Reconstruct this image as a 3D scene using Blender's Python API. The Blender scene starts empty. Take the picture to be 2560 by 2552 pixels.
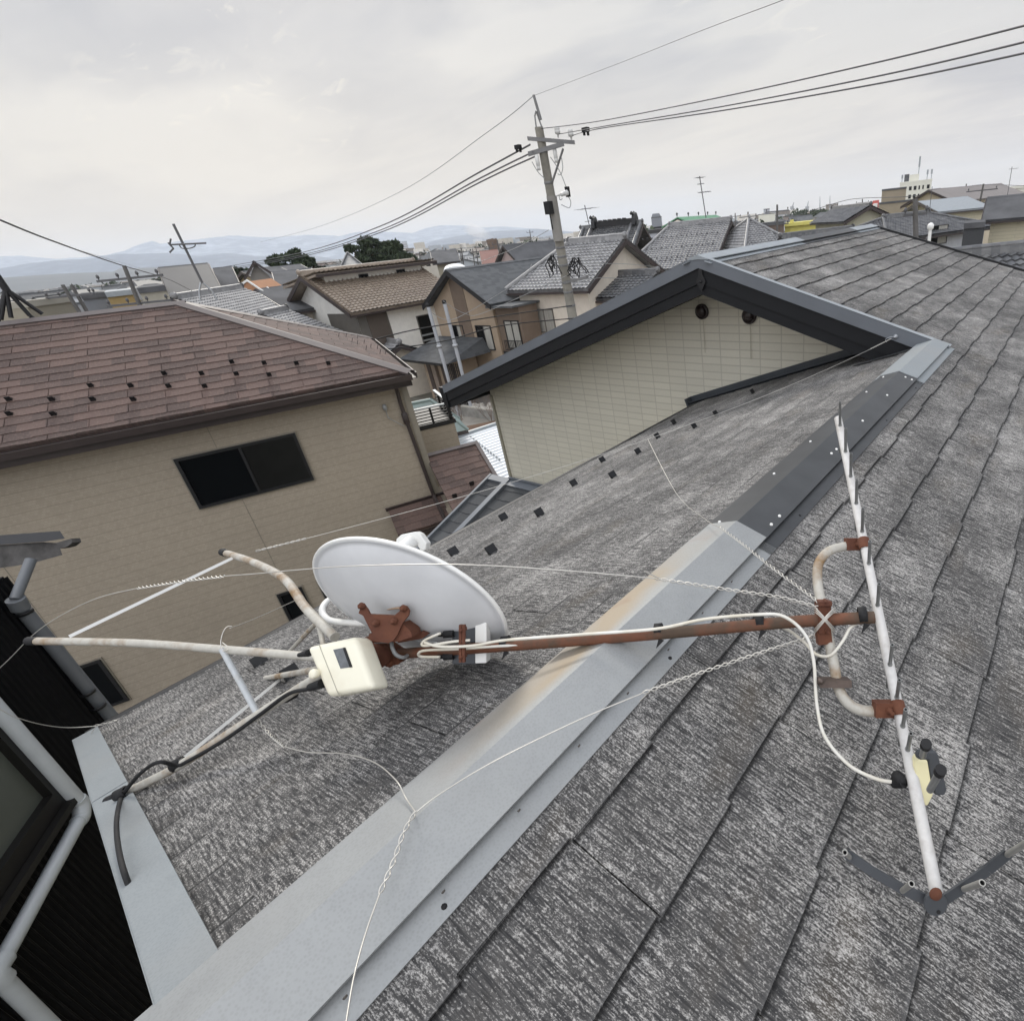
import bpy, bmesh, math, random
from mathutils import Vector, Matrix, noise
R=math.radians; PI=math.pi
sc=bpy.context.scene; C=sc.collection
random.seed(7)
# ------------------------------------------------------------------ camera model (photo pixels 2560x2552)
F=1382.8; PX=1679.5; PY=1276.0; TH=R(27.106); RO=R(-5.695); PS=R(-36.593)
CAM=Vector((0,0,8.0))
W_=Vector((math.sin(PS)*math.cos(TH),math.cos(PS)*math.cos(TH),-math.sin(TH)))
r0=Vector((math.cos(PS),-math.sin(PS),0)); u0=r0.cross(W_)
R_=math.cos(RO)*r0+math.sin(RO)*u0; U_=-math.sin(RO)*r0+math.cos(RO)*u0
def ray(x,y): return R_*((x-PX)/F)-U_*((y-PY)/F)+W_
def AX(x,y,d): return CAM+ray(x,y)*d                      # point seen at a pixel, d metres in front of the lens
def HZ(x,y,z): v=ray(x,y); return CAM+v*((z-8.0)/v.z)      # point on a level plane
def PLN(x,y,p,n): v=ray(x,y); return CAM+v*((p-CAM).dot(n)/v.dot(n))
def DIST(x,y,d): v=ray(x,y); return CAM+v*(d/math.hypot(v.x,v.y))
cam=bpy.data.cameras.new('camera'); co=bpy.data.objects.new('camera',cam); C.objects.link(co)
cam.sensor_width=36; cam.lens=36*F/2560; cam.shift_x=(1280-PX)/2560; cam.clip_end=60000; cam.clip_start=.02
m=Matrix((R_,U_,-W_)).transposed().to_4x4(); m.translation=CAM; co.matrix_world=m; sc.camera=co
# ------------------------------------------------------------------ materials
MATS={}
def newmat(n):
    m=bpy.data.materials.new(n); m.use_nodes=True; nt=m.node_tree; MATS[n]=m
    return m,nt,nt.nodes['Principled BSDF']
def nd(nt,t,**k):
    n=nt.nodes.new(t)
    for a,b in k.items():
        if a in n.inputs.keys(): n.inputs[a].default_value=b
        else: setattr(n,a,b)
    return n
def math_(nt,op,a,b=None,c=None):
    n=nt.nodes.new('ShaderNodeMath'); n.operation=op
    for i,v in enumerate((a,b,c)):
        if v is None: continue
        if isinstance(v,(int,float)): n.inputs[i].default_value=v
        else: nt.links.new(v,n.inputs[i])
    return n.outputs[0]
def mix(nt,f,a,b):
    n=nt.nodes.new('ShaderNodeMix'); n.data_type='RGBA'
    for i,v in ((0,f),(6,a),(7,b)):
        if isinstance(v,(int,float)): n.inputs[i].default_value=v
        elif isinstance(v,tuple): n.inputs[i].default_value=(*v[:3],1)
        else: nt.links.new(v,n.inputs[i])
    return n.outputs[2]
def ramp(nt,v,a,b):
    n=nt.nodes.new('ShaderNodeMapRange'); nt.links.new(v,n.inputs[0]); n.inputs[1].default_value=a; n.inputs[2].default_value=b
    return n.outputs[0]
def coords(nt,kind='Object',sc_=(1,1,1)):
    t=nt.nodes.new('ShaderNodeTexCoord'); mp=nt.nodes.new('ShaderNodeMapping'); nt.links.new(t.outputs[kind],mp.inputs[0]); mp.inputs[3].default_value=sc_
    return mp.outputs[0]
def noise_(nt,co_,scale,detail=4,rough=.6):
    n=nd(nt,'ShaderNodeTexNoise',Scale=scale,Detail=detail,Roughness=rough); nt.links.new(co_,n.inputs['Vector']); return n.outputs['Fac']
def bump(nt,b,h,s=.3,d=.01,prev=None):
    n=nd(nt,'ShaderNodeBump',Strength=s,Distance=d); nt.links.new(h,n.inputs['Height'])
    if prev: nt.links.new(prev,n.inputs['Normal'])
    nt.links.new(n.outputs[0],b.inputs['Normal']); return n.outputs[0]
def M(n,col,rough=.6,metal=0,var=.25,scale=6,bmp=.15,col2=None,lo=.35,hi=.65,kind='Object',sc3=(1,1,1),spec=.5,detail=5):
    if n in MATS: return MATS[n]
    m,nt,b=newmat(n); b.inputs['Roughness'].default_value=rough; b.inputs['Metallic'].default_value=metal
    b.inputs['Specular IOR Level'].default_value=spec
    c=coords(nt,kind,sc3); f=ramp(nt,noise_(nt,c,scale,detail),lo,hi)
    c2=col2 or tuple(x*(1-var) for x in col)
    k=mix(nt,f,col,c2); nt.links.new(k,b.inputs['Base Color'])
    if bmp: bump(nt,b,noise_(nt,c,scale*6,3),bmp,.004)
    return m
def slate_mat():
    m,nt,b=newmat('weathered slate'); b.inputs['Roughness'].default_value=.8; b.inputs['Specular IOR Level'].default_value=.3
    uv=lambda a,c,s=1,d=3,r=.6: noise_(nt,coords(nt,'UV',(a,c,1)),s,d,r)
    groove=uv(250,17,1,3,.55)                      # ribs pressed into the slate, running down the slope
    speck=uv(380,190,1,3,.75); mid=uv(110,62,1,4,.6); bl=uv(3.2,4.6,1.6,3,.5); big=uv(1,1,1.1,2,.5)
    sep=nt.nodes.new('ShaderNodeSeparateXYZ'); nt.links.new(coords(nt,'UV'),sep.inputs[0])
    wn=nt.nodes.new('ShaderNodeTexWhiteNoise'); wn.noise_dimensions='2D'
    cx=nt.nodes.new('ShaderNodeCombineXYZ'); nt.links.new(math_(nt,'FLOOR',math_(nt,'DIVIDE',sep.outputs[0],.455)),cx.inputs[0]); nt.links.new(math_(nt,'FLOOR',math_(nt,'DIVIDE',sep.outputs[1],.182)),cx.inputs[1]); nt.links.new(cx.outputs[0],wn.inputs[0])
    th=math_(nt,'ADD',math_(nt,'MULTIPLY',groove,.27),math_(nt,'ADD',math_(nt,'MULTIPLY',speck,.52),math_(nt,'MULTIPLY',mid,.21)))
    for v,k in ((bl,.13),(big,.12),(wn.outputs[0],.022)): th=math_(nt,'ADD',th,math_(nt,'MULTIPLY',math_(nt,'SUBTRACT',v,.5),k))
    f=ramp(nt,th,.490,.600)
    base=mix(nt,ramp(nt,groove,.35,.62),(.026,.026,.027),(.088,.085,.082))
    base=mix(nt,math_(nt,'MULTIPLY',wn.outputs[0],.16),base,(.09,.087,.083))
    br=ramp(nt,uv(2.5,5,1,3),.56,.72); base=mix(nt,math_(nt,'MULTIPLY',br,.4),base,(.095,.077,.055))
    k=mix(nt,math_(nt,'MULTIPLY',f,.86),base,(.50,.485,.46))
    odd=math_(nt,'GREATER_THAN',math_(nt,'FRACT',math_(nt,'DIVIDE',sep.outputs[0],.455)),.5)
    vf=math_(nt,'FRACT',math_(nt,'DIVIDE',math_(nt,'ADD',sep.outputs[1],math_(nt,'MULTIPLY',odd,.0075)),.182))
    k=mix(nt,math_(nt,'MULTIPLY',ramp(nt,vf,.06,.02),.8),k,(.010,.010,.010)); k=mix(nt,math_(nt,'MULTIPLY',ramp(nt,vf,.955,.985),.45),k,(.10,.10,.10)); nt.links.new(k,b.inputs['Base Color'])  # painted shadow line below each course butt, grey tone along the edge above
    bump(nt,b,math_(nt,'ADD',groove,math_(nt,'MULTIPLY',speck,.4)),.7,.003)
    return m
def galv_mat(n,c1,c2,rough=.42,stain=True,metal=.55):
    m,nt,b=newmat(n); b.inputs['Metallic'].default_value=metal; b.inputs['Roughness'].default_value=rough
    o=coords(nt); v=nd(nt,'ShaderNodeTexVoronoi',Scale=210); nt.links.new(o,v.inputs['Vector'])
    f=noise_(nt,o,14,5,.7); k=mix(nt,f,c1,c2)
    k=mix(nt,math_(nt,'MULTIPLY',ramp(nt,v.outputs['Distance'],.1,.6),.12),k,(.5,.52,.53))
    w=noise_(nt,coords(nt,'Object',(1,1,1)),3.2,4); k=mix(nt,math_(nt,'MULTIPLY',ramp(nt,w,.5,.72),.4),k,(.27,.27,.26))
    if stain:
        s=noise_(nt,coords(nt,'Object',(1,.7,1)),3.1,3); sp=nt.nodes.new('ShaderNodeSeparateXYZ'); nt.links.new(coords(nt),sp.inputs[0])
        band=math_(nt,'MULTIPLY',ramp(nt,sp.outputs[0],.775,.745),math_(nt,'MULTIPLY',ramp(nt,sp.outputs[1],-2.75,-2.45),ramp(nt,sp.outputs[1],-1.72,-2.1)))
        k=mix(nt,math_(nt,'MULTIPLY',math_(nt,'MULTIPLY',ramp(nt,s,.38,.62),band),.7),k,(.29,.22,.13))
        s3=noise_(nt,coords(nt,'Object',(1,1,1)),7,2); k=mix(nt,math_(nt,'MULTIPLY',math_(nt,'MULTIPLY',ramp(nt,s3,.57,.70),band),.5),k,(.22,.10,.055))
    nt.links.new(k,b.inputs['Base Color']); nt.links.new(math_(nt,'ADD',math_(nt,'MULTIPLY',f,.25),rough-.1),b.inputs['Roughness'])
    bump(nt,b,noise_(nt,coords(nt,'Object',(4,60,4)),4,4),.06,.003)
    return m
def brick_mat(n,col,mortar,w,h,off=0,ms=.006,rough=.75,var=.12,bstr=.5,fine=60,lines=0):
    m,nt,b=newmat(n); b.inputs['Roughness'].default_value=rough; b.inputs['Specular IOR Level'].default_value=.3
    uv=coords(nt,'UV'); t=nt.nodes.new('ShaderNodeTexBrick'); nt.links.new(uv,t.inputs['Vector']); t.offset=off; t.squash=1
    t.inputs['Scale'].default_value=1; t.inputs['Mortar Size'].default_value=ms; t.inputs['Mortar Smooth'].default_value=.3; t.inputs['Brick Width'].default_value=w; t.inputs['Row Height'].default_value=h
    t.inputs['Color1'].default_value=(*col,1); t.inputs['Color2'].default_value=(*[c*(1-var) for c in col],1); t.inputs['Mortar'].default_value=(*mortar,1); t.inputs['Bias'].default_value=0
    f=noise_(nt,coords(nt,'UV'),fine,4,.7); f2=noise_(nt,coords(nt,'UV'),.7,3)
    k=mix(nt,math_(nt,'MULTIPLY',f,.35),t.outputs[0],tuple(c*.6 for c in col)); k=mix(nt,math_(nt,'MULTIPLY',ramp(nt,f2,.4,.7),.14),k,tuple(c*.55 for c in mortar)); nt.links.new(k,b.inputs['Base Color'])
    if lines:
        sp=nt.nodes.new('ShaderNodeSeparateXYZ'); nt.links.new(uv,sp.inputs[0]); lf=math_(nt,'FRACT',math_(nt,'DIVIDE',sp.outputs[1],lines)); k=mix(nt,math_(nt,'MULTIPLY',ramp(nt,lf,.10,.04),.28),k,tuple(c*.25 for c in col)); nt.links.new(k,b.inputs['Base Color'])
    hh=math_(nt,'ADD',math_(nt,'MULTIPLY',t.outputs['Fac'],-1),math_(nt,'MULTIPLY',f,.5)); bump(nt,b,hh,bstr,.004)
    return m
def colonial_mat(n,c1,c2,c3,grain=.4):
    m,nt,b=newmat(n); b.inputs['Roughness'].default_value=.8; b.inputs['Specular IOR Level'].default_value=.3
    sp=nt.nodes.new('ShaderNodeSeparateXYZ'); nt.links.new(coords(nt,'UV'),sp.inputs[0])
    row=math_(nt,'FLOOR',math_(nt,'DIVIDE',sp.outputs[1],.182)); 
    cx=nt.nodes.new('ShaderNodeCombineXYZ'); nt.links.new(math_(nt,'FLOOR',math_(nt,'DIVIDE',math_(nt,'ADD',sp.outputs[0],math_(nt,'MULTIPLY',row,.152)),.303)),cx.inputs[0]); nt.links.new(row,cx.inputs[1])
    wn=nt.nodes.new('ShaderNodeTexWhiteNoise'); wn.noise_dimensions='2D'; nt.links.new(cx.outputs[0],wn.inputs[0])
    k=mix(nt,ramp(nt,wn.outputs[0],.35,.65),c1,c2)
    f=noise_(nt,coords(nt,'UV',(40,18,1)),1,5,.7); k=mix(nt,math_(nt,'MULTIPLY',ramp(nt,f,.5,.7),grain),k,c3); nt.links.new(k,b.inputs['Base Color'])
    bump(nt,b,f,.3,.004); return m
def tile_mat(n,c1,c2,rough=.35):
    m,nt,b=newmat(n); b.inputs['Roughness'].default_value=rough; b.inputs['Specular IOR Level'].default_value=.6
    v=nt.nodes.new('ShaderNodeTexWhiteNoise'); v.noise_dimensions='2D'; sp=nt.nodes.new('ShaderNodeSeparateXYZ'); nt.links.new(coords(nt,'UV'),sp.inputs[0])
    cx=nt.nodes.new('ShaderNodeCombineXYZ'); nt.links.new(math_(nt,'FLOOR',math_(nt,'DIVIDE',sp.outputs[0],.28)),cx.inputs[0]); nt.links.new(math_(nt,'FLOOR',math_(nt,'DIVIDE',sp.outputs[1],.27)),cx.inputs[1]); nt.links.new(cx.outputs[0],v.inputs[0])
    k=mix(nt,v.outputs[0],c1,c2); f=noise_(nt,coords(nt,'UV'),5,4); k=mix(nt,math_(nt,'MULTIPLY',ramp(nt,f,.45,.7),.4),k,tuple(c*.45 for c in c1)); nt.links.new(k,b.inputs['Base Color'])
    return m
def rust_pipe(n,paint,rust,lo,hi,scale=9,rough=.6,sc3=(1,1,1)):
    m,nt,b=newmat(n); c=coords(nt,'Object',sc3); f=ramp(nt,noise_(nt,c,scale,5,.65),lo,hi); g=noise_(nt,c,70,4)
    k=mix(nt,f,paint,rust); k=mix(nt,math_(nt,'MULTIPLY',g,.4),k,tuple(x*.45 for x in rust)); nt.links.new(k,b.inputs['Base Color']); b.inputs['Roughness'].default_value=rough
    bump(nt,b,g,.35,.002); return m
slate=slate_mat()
galv=galv_mat('galvanised ridge sheet',(.215,.222,.222),(.30,.31,.306),.5,True,.25)
galv2=galv_mat('grey verge sheet',(.19,.21,.22),(.25,.275,.285),.55,False,.2)
darkcap=M('dark painted ridge sheet',(.052,.055,.058),.42,.1,.25,7,.05)
gable_m=brick_mat('beige block siding',(.72,.685,.565),(.53,.50,.41),.205,.073,0,.0055,.7,.07,.35,45)
left_m=brick_mat('taupe mosaic siding',(.41,.355,.28),(.325,.282,.225),.045,.0375,.5,.0025,.7,.14,.10,50,.15)
brown_roof=colonial_mat('brown slate',(.080,.057,.050),(.118,.080,.068),(.24,.17,.145),.35)
dark_low=colonial_mat('dark slate',(.045,.048,.052),(.062,.066,.07),(.12,.12,.12),.2)
grey_slate=colonial_mat('grey slate',(.075,.08,.085),(.10,.105,.11),(.2,.2,.2),.2)
kaw=tile_mat('silver grey roof tile',(.17,.17,.175),(.27,.27,.27),.45)
kaw_d=tile_mat('dark roof tile',(.07,.073,.078),(.15,.15,.15),.32)
kaw_b=tile_mat('light brown roof tile',(.23,.185,.145),(.29,.24,.19),.5)
kaw_o=tile_mat('orange roof tile',(.50,.17,.06),(.62,.25,.10),.5)
black_m=M('black painted steel',(.009,.0095,.011),.5,.0,.2,8,.05)
fascia_m=M('charcoal bargeboard',(.010,.011,.013),.55,0,.15,4,.05,spec=.3)
vflash=M('blue grey verge flashing',(.15,.165,.185),.42,.1,.12,3,.03)
vflash_l=M('light verge flashing',(.33,.36,.38),.42,.3,.12,5,.03)
brown_tr=M('dark brown trim',(.045,.033,.031),.45,0,.2,5,.05)
brown_cap=M('brown ridge cap',(.10,.082,.078),.5,0,.15,5,.03)
beige_tr=M('taupe corner trim',(.26,.235,.19),.6,0,.15,5,.05)
white_w=M('white stucco',(.80,.785,.73),.8,0,.1,3,.3)
cream_w=M('cream stucco',(.68,.62,.53),.8,0,.1,3,.3)
tan_w=M('tan wall',(.34,.265,.19),.75,0,.1,3,.2)
brown_w=M('brown wall',(.155,.115,.085),.75,0,.12,3,.2)
grey_w=M('grey wall',(.46,.475,.51),.75,0,.1,3,.2)
dgrey_w=M('dark grey brown wall',(.13,.12,.105),.7,0,.12,3,.2)
pink_w=M('pinkish wall',(.52,.41,.38),.8,0,.1,3,.2)
yellow_w=M('yellow wall',(.66,.60,.17),.7,0,.08,3,.1)
ivory_w=brick_mat('ivory lap siding',(.62,.57,.42),(.42,.39,.30),2.5,.2,.5,.012,.7,.05,.4,20)
concrete=M('concrete',(.30,.295,.275),.85,0,.3,2.2,.35,(.19,.185,.17))
pole_c=M('weathered pole concrete',(.27,.255,.22),.85,0,.3,3,.3,(.19,.18,.155))
glass_m,_nt,_b=newmat('dark window glass'); _b.inputs['Base Color'].default_value=(.006,.007,.008,1); _b.inputs['Roughness'].default_value=.08; _b.inputs['Specular IOR Level'].default_value=.1
curt_m=M('window with pale curtain',(.42,.41,.37),.35,0,.35,2.2,0,kind='UV',sc3=(9,.4,1))
steel=M('galvanised steel',(.42,.44,.46),.4,.5,.2,20,.1)
whitep=M('white plastic',(.80,.80,.77),.35,0,.04,6,.02)
cream_p=M('cream plastic',(.78,.75,.61),.45,0,.05,7,.08,(.66,.60,.46),lo=.5,hi=.8)
ivory_p=M('pale yellow plastic',(.78,.72,.44),.45,0,.06,9,.03)
grey_p=M('dark grey plastic',(.05,.055,.062),.45,0,.1,9,.03)
blk_p=M('black rubber',(.007,.007,.008),.75,0,.1,9,.05)
dish_m=M('light grey dish paint',(.62,.63,.64),.4,0,.14,4,.03)
rust_m=rust_pipe('heavy rust',(.16,.058,.028),(.105,.036,.020),.35,.65,22,.85)
mast_m=rust_pipe('rusty mast pipe',(.17,.062,.030),(.085,.055,.035),.42,.60,9,.75)
leg_m=rust_pipe('weathered painted pipe',(.52,.51,.46),(.26,.165,.08),.47,.66,8,.6,(1,1,1))
leg_w=rust_pipe('bright galvanised pipe',(.55,.58,.60),(.40,.38,.33),.5,.75,8,.45)
alu=rust_pipe('chalky aluminium',(.66,.65,.63),(.40,.37,.33),.5,.78,12,.5)
alu_d=M('dull aluminium tube',(.24,.245,.24),.45,.4,.25,30,.05)
cable_w=M('white coax sheath',(.72,.71,.66),.4,0,.15,14,.03,(.60,.56,.46))
cable_g=M('grey cable sheath',(.30,.31,.31),.45,0,.15,14,.03)
wire_m=M('stainless guy wire',(.62,.60,.55),.35,.5,.15,20,0)
wire_d=M('dark overhead wire',(.10,.10,.105),.6,0,.1,2,0)
wood_d=M('weathered dark timber',(.045,.042,.04),.9,0,.5,9,.6,(.11,.105,.10))
snow_m=M('white coated sheet roof',(.80,.83,.85),.35,0,.05,2,.05)
green_m=M('faded green sheet roof',(.22,.28,.265),.5,0,.15,3,.1)
grass_m=M('winter lawn',(.13,.15,.045),.95,0,.4,3,.6,(.20,.18,.09))
soil_m=M('bare brown soil',(.20,.125,.08),.95,0,.35,1.6,.7,(.12,.075,.05))
porc=M('glazed porcelain',(.62,.62,.60),.25,0,.05,5,0)
# ------------------------------------------------------------------ mesh builder
OFF={}
class MB:
    def __init__(s): s.v=[]; s.f=[]; s.m=[]; s.sm=[]
    def poly(s,pts,m=0,sm=False):
        n=len(s.v); s.v+= [Vector(p) for p in pts]; s.f.append(tuple(range(n,n+len(pts)))); s.m.append(m); s.sm.append(sm); return s
    def faces(s,pts,fs,m=0,sm=False):
        n=len(s.v); s.v+=[Vector(p) for p in pts]
        for f in fs: s.f.append(tuple(n+i for i in f)); s.m.append(m); s.sm.append(sm)
        return s
    def box(s,o,a,b,c,m=0):   # corner + three edge vectors
        o,a,b,c=map(Vector,(o,a,b,c)); p=[o,o+a,o+a+b,o+b,o+c,o+a+c,o+a+b+c,o+b+c]
        fs=[(0,3,2,1),(4,5,6,7),(0,1,5,4),(1,2,6,5),(2,3,7,6),(3,0,4,7)]
        if a.cross(b).dot(c)<0: fs=[f[::-1] for f in fs]
        return s.faces(p,fs,m)
    def cbox(s,c,sx,sy,sz,X=(1,0,0),Y=(0,1,0),Z=(0,0,1),m=0):
        X,Y,Z=Vector(X).normalized()*sx,Vector(Y).normalized()*sy,Vector(Z).normalized()*sz
        return s.box(Vector(c)-X/2-Y/2-Z/2,X,Y,Z,m)
    def prism(s,pts,d,m=0):    # polygon extruded by d
        n=len(pts); p=[Vector(q) for q in pts]; d=Vector(d); q=[x+d for x in p]
        nrm=Vector((0,0,0))
        for i in range(n): nrm+=p[i].cross(p[(i+1)%n])
        fl=nrm.dot(d)>0
        fs=[tuple(range(n)),tuple(range(2*n-1,n-1,-1))]+[(i,n+i,n+(i+1)%n,(i+1)%n) for i in range(n)]
        if fl: fs=[f[::-1] for f in fs]
        return s.faces(p+q,fs,m)
    def tube(s,pts,r,n=8,m=0,cap=True,hollow=0):
        pts=[Vector(p) for p in pts]; k=len(pts); rs=r if isinstance(r,(list,tuple)) else [r]*k
        t0=(pts[1]-pts[0]).normalized(); a=t0.orthogonal().normalized(); V=[]
        for i,p in enumerate(pts):
            t=((pts[min(i+1,k-1)]-pts[i]).normalized()+(pts[i]-pts[max(i-1,0)]).normalized()).normalized()
            a=(a-t*a.dot(t)).normalized(); b=t.cross(a)
            V+=[p+(a*math.cos(2*PI*j/n)+b*math.sin(2*PI*j/n))*rs[i] for j in range(n)]
        fs=[(i*n+j,i*n+(j+1)%n,(i+1)*n+(j+1)%n,(i+1)*n+j) for i in range(k-1) for j in range(n)]
        s.faces(V,fs,m,True)
        if cap:
            if not hollow: s.faces(V[:n],[tuple(range(n-1,-1,-1))],m)
            else:
                c=pts[0]; t=(pts[1]-pts[0]).normalized()
                inn=[c+(v-c)*.7 for v in V[:n]]; dp=[v+t*r*2.5 for v in inn]
                s.faces(V[:n]+inn+dp,[(j,n+j,n+(j+1)%n,(j+1)%n)[::-1] for j in range(n)]+[(n+j,2*n+j,2*n+(j+1)%n,n+(j+1)%n)[::-1] for j in range(n)],m)
                s.faces(dp,[tuple(range(n-1,-1,-1))],1)
            s.faces(V[-n:],[tuple(range(n))],m)
        return s
    def lathe(s,c,ax,prof,n=16,m=0):  # prof: (radius, height)
        ax=Vector(ax).normalized(); a=ax.orthogonal().normalized(); b=ax.cross(a); c=Vector(c)
        V=[c+ax*h+(a*math.cos(2*PI*j/n)+b*math.sin(2*PI*j/n))*max(r,1e-5) for r,h in prof for j in range(n)]
        k=len(prof); s.faces(V,[(i*n+j,i*n+(j+1)%n,(i+1)*n+(j+1)%n,(i+1)*n+j) for i in range(k-1) for j in range(n)],m,True); return s
    def build(s,name,mat,parent=None,clip=None,bevel=0,uvf=None):
        me=bpy.data.meshes.new(name); off=OFF.get(parent.name,Vector((0,0,0))) if parent else Vector((0,0,0))
        me.from_pydata([tuple(v) for v in s.v],[],s.f)
        for mt in (mat if isinstance(mat,(list,tuple)) else [mat]): me.materials.append(mt)
        for i,p in enumerate(me.polygons): p.material_index=min(s.m[i],len(me.materials)-1); p.use_smooth=s.sm[i]
        if clip:
            bm=bmesh.new(); bm.from_mesh(me)
            for p,n in clip: bmesh.ops.bisect_plane(bm,geom=bm.verts[:]+bm.edges[:]+bm.faces[:],plane_co=p,plane_no=n,clear_outer=True)
            bm.to_mesh(me); bm.free()
        uv=me.uv_layers.new(name='UVMap'); Z=Vector((0,0,1))
        for p in me.polygons:
            n=p.normal; t=Z.cross(n)
            if t.length<.08: t=Vector((1,0,0))
            t.normalize(); b=n.cross(t)
            if uvf: t,b,o=uvf
            else: o=Vector((0,0,0))
            for li in p.loop_indices:
                v=me.vertices[me.loops[li].vertex_index].co-o; uv.data[li].uv=(v.dot(t),v.dot(b))
        if off.length: 
            for v in me.vertices: v.co-=off
        o=bpy.data.objects.new(name,me); C.objects.link(o)
        if parent: o.parent=parent; OFF[o.name]=off
        if bevel:
            bv=o.modifiers.new('b','BEVEL'); bv.width=bevel; bv.segments=2; bv.limit_method='ANGLE'
        return o
def thing(name,label,cat,loc=(0,0,0),group=None):
    o=bpy.data.objects.new(name,None); C.objects.link(o); o.location=loc; o.empty_display_size=.2
    OFF[o.name]=Vector(loc); o['label']=label; o['category']=cat
    if group: o['group']=group
    return o
def tag(o,label,cat,group=None):
    o['label']=label; o['category']=cat
    if group: o['group']=group
    return o
def struct(o): o['kind']='structure'; return o
def stuff(o,label,cat): o['kind']='stuff'; o['label']=label; o['category']=cat; return o
def dup(root,loc,rotz=None,label=None,group=None,scale=None):
    r=root.copy(); C.objects.link(r); r.location=loc
    if rotz is not None: r.rotation_euler=(0,0,rotz)
    if scale: r.scale=(scale,)*3
    if label: r['label']=label
    if group: r['group']=group
    for ch in list(root.children):
        c=ch.copy(); C.objects.link(c); c.parent=r
        for g in list(ch.children):
            d=g.copy(); C.objects.link(d); d.parent=c
    return r
def spline(pts,n=8):
    P=[Vector(p) for p in pts]; out=[]
    for i in range(len(P)-1):
        a=P[max(i-1,0)]; b=P[i]; c=P[i+1]; d=P[min(i+2,len(P)-1)]
        for k in range(n):
            t=k/n; out.append(.5*((2*b)+(c-a)*t+(2*a-5*b+4*c-d)*t*t+(3*b-a-3*c+d)*t**3))
    out.append(P[-1]); return out
def helix(mb,pts,r,wr,pitch,ph=0,m=0):
    P=spline(pts,12); L=0; out=[]
    a=(P[1]-P[0]).normalized().orthogonal().normalized()
    for i,p in enumerate(P):
        if i: L+=(P[i]-P[i-1]).length
        t=(P[min(i+1,len(P)-1)]-P[max(i-1,0)]).normalized(); a=(a-t*a.dot(t)).normalized(); b=t.cross(a)
        out.append((p,a.copy(),b.copy(),L))
    # resample densely
    res=[]; tot=L; n=max(12,int(tot/pitch*9)); j=0
    for k in range(n+1):
        s=tot*k/n
        while j<len(out)-2 and out[j+1][3]<s: j+=1
        p,a_,b_,l0=out[j]; q=out[j+1]; f=(s-l0)/max(q[3]-l0,1e-6); c=p.lerp(q[0],f); an=2*PI*s/pitch+ph
        res.append(c+(a_*math.cos(an)+b_*math.sin(an))*r)
    mb.tube(res,wr,5,m)
Zv=Vector((0,0,1))
# ------------------------------------------------------------------ roof generators
def slates(o,u,s,n,L,D,first=0.0,exp=.182,w=.91,th=.006,notch=.007,seed=1,joint=.003,tilt=.012,segs=4):
    """overlapping slates. o: top corner, u along, s down the slope, n outward; L length, D slope length; butts at first+k*exp"""
    rnd=random.Random(seed); mb=MB(); k=0; d=first
    o=Vector(o)
    while d<D+exp:
        top=max(d-exp-.03,0); bot=min(d,D)
        if bot-top>.02:
            off=(k%2)*w/2 + rnd.uniform(-.004,.004); a=-off
            while a<L:
                a0=max(a+joint/2,0); a1=min(a+w-joint/2,L)
                if a1-a0>.01:
                    h=rnd.uniform(-.0008,.0012)
                    # bottom profile: alternate tabs
                    pb=[]
                    for j in range(segs):
                        x0=a+w*j/segs; x1=a+w*(j+1)/segs; x0=max(x0,a0); x1=min(x1,a1)
                        if x1<=x0: continue
                        dd=bot-(notch if j%2 else 0)
                        pb.append((x0,dd-.002)); pb.append((x1,dd+.002))
                    A=lambda x,y,z: o+u*x+s*y+n*z
                    zt=.001; zb=th+tilt*.0+h+.004
                    nb=len(pb); P=[A(x,y,zb) for x,y in pb]+[A(a1,top,zt),A(a0,top,zt)]
                    # ensure ccw order seen from n
                    f=list(range(len(P)))
                    nn=(P[nb]-P[0]).cross(P[-1]-P[1]) 
                    mb.faces(P,[tuple(f)])
                    Q=[A(x,y,-.002) for x,y in pb]
                    mb.faces(P[:nb]+Q,[(j,nb+j,nb+j+1,j+1) for j in range(nb-1)])
                    # side faces at the joints
                    mb.faces([P[0],P[-1],A(a0,top,-.002),Q[0]],[(0,1,2,3)]); mb.faces([P[nb-1],P[nb],A(a1,top,-.002),Q[-1]],[(0,1,2,3)])
                a+=w
        d+=exp; k+=1
    return mb
def under(mb,o,u,s,n,L,D,t=.05):
    mb.box(Vector(o)-n*(t+.003),u*L,s*D,n*t); return mb
def kawara(o,u,s,n,L,D,pw=.27,ph=.25,amp=.05,step=.045,res=5):
    """wavy overlapping tiles as one surface"""
    mb=MB(); o=Vector(o); nu=max(2,int(round(L/pw)))*res; rows=max(2,int(round(D/ph))); V=[]
    for r in range(rows):
        for e in (0,1):
            d=D*(r+e)/rows
            for i in range(nu+1):
                x=L*i/nu; w=amp*(.5+.5*math.cos(2*PI*(i/res)))**1.3
                z=w+ (step if e else .0)
                V.append(o+u*x+s*d+n*(z+.02))
    fs=[]; W=nu+1
    for q in range(2*rows-1):
        for i in range(nu): fs.append((q*W+i,(q+1)*W+i,(q+1)*W+i+1,q*W+i+1))
    mb.faces(V,fs,0,False); return mb
def kflip(mb,n):
    # make faces point along n
    out=[]
    for f in mb.f:
        a,b,c=(mb.v[f[0]],mb.v[f[1]],mb.v[f[2]]); out.append(f if (b-a).cross(c-a).dot(n)>=0 else f[::-1])
    mb.f=out; return mb
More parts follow.
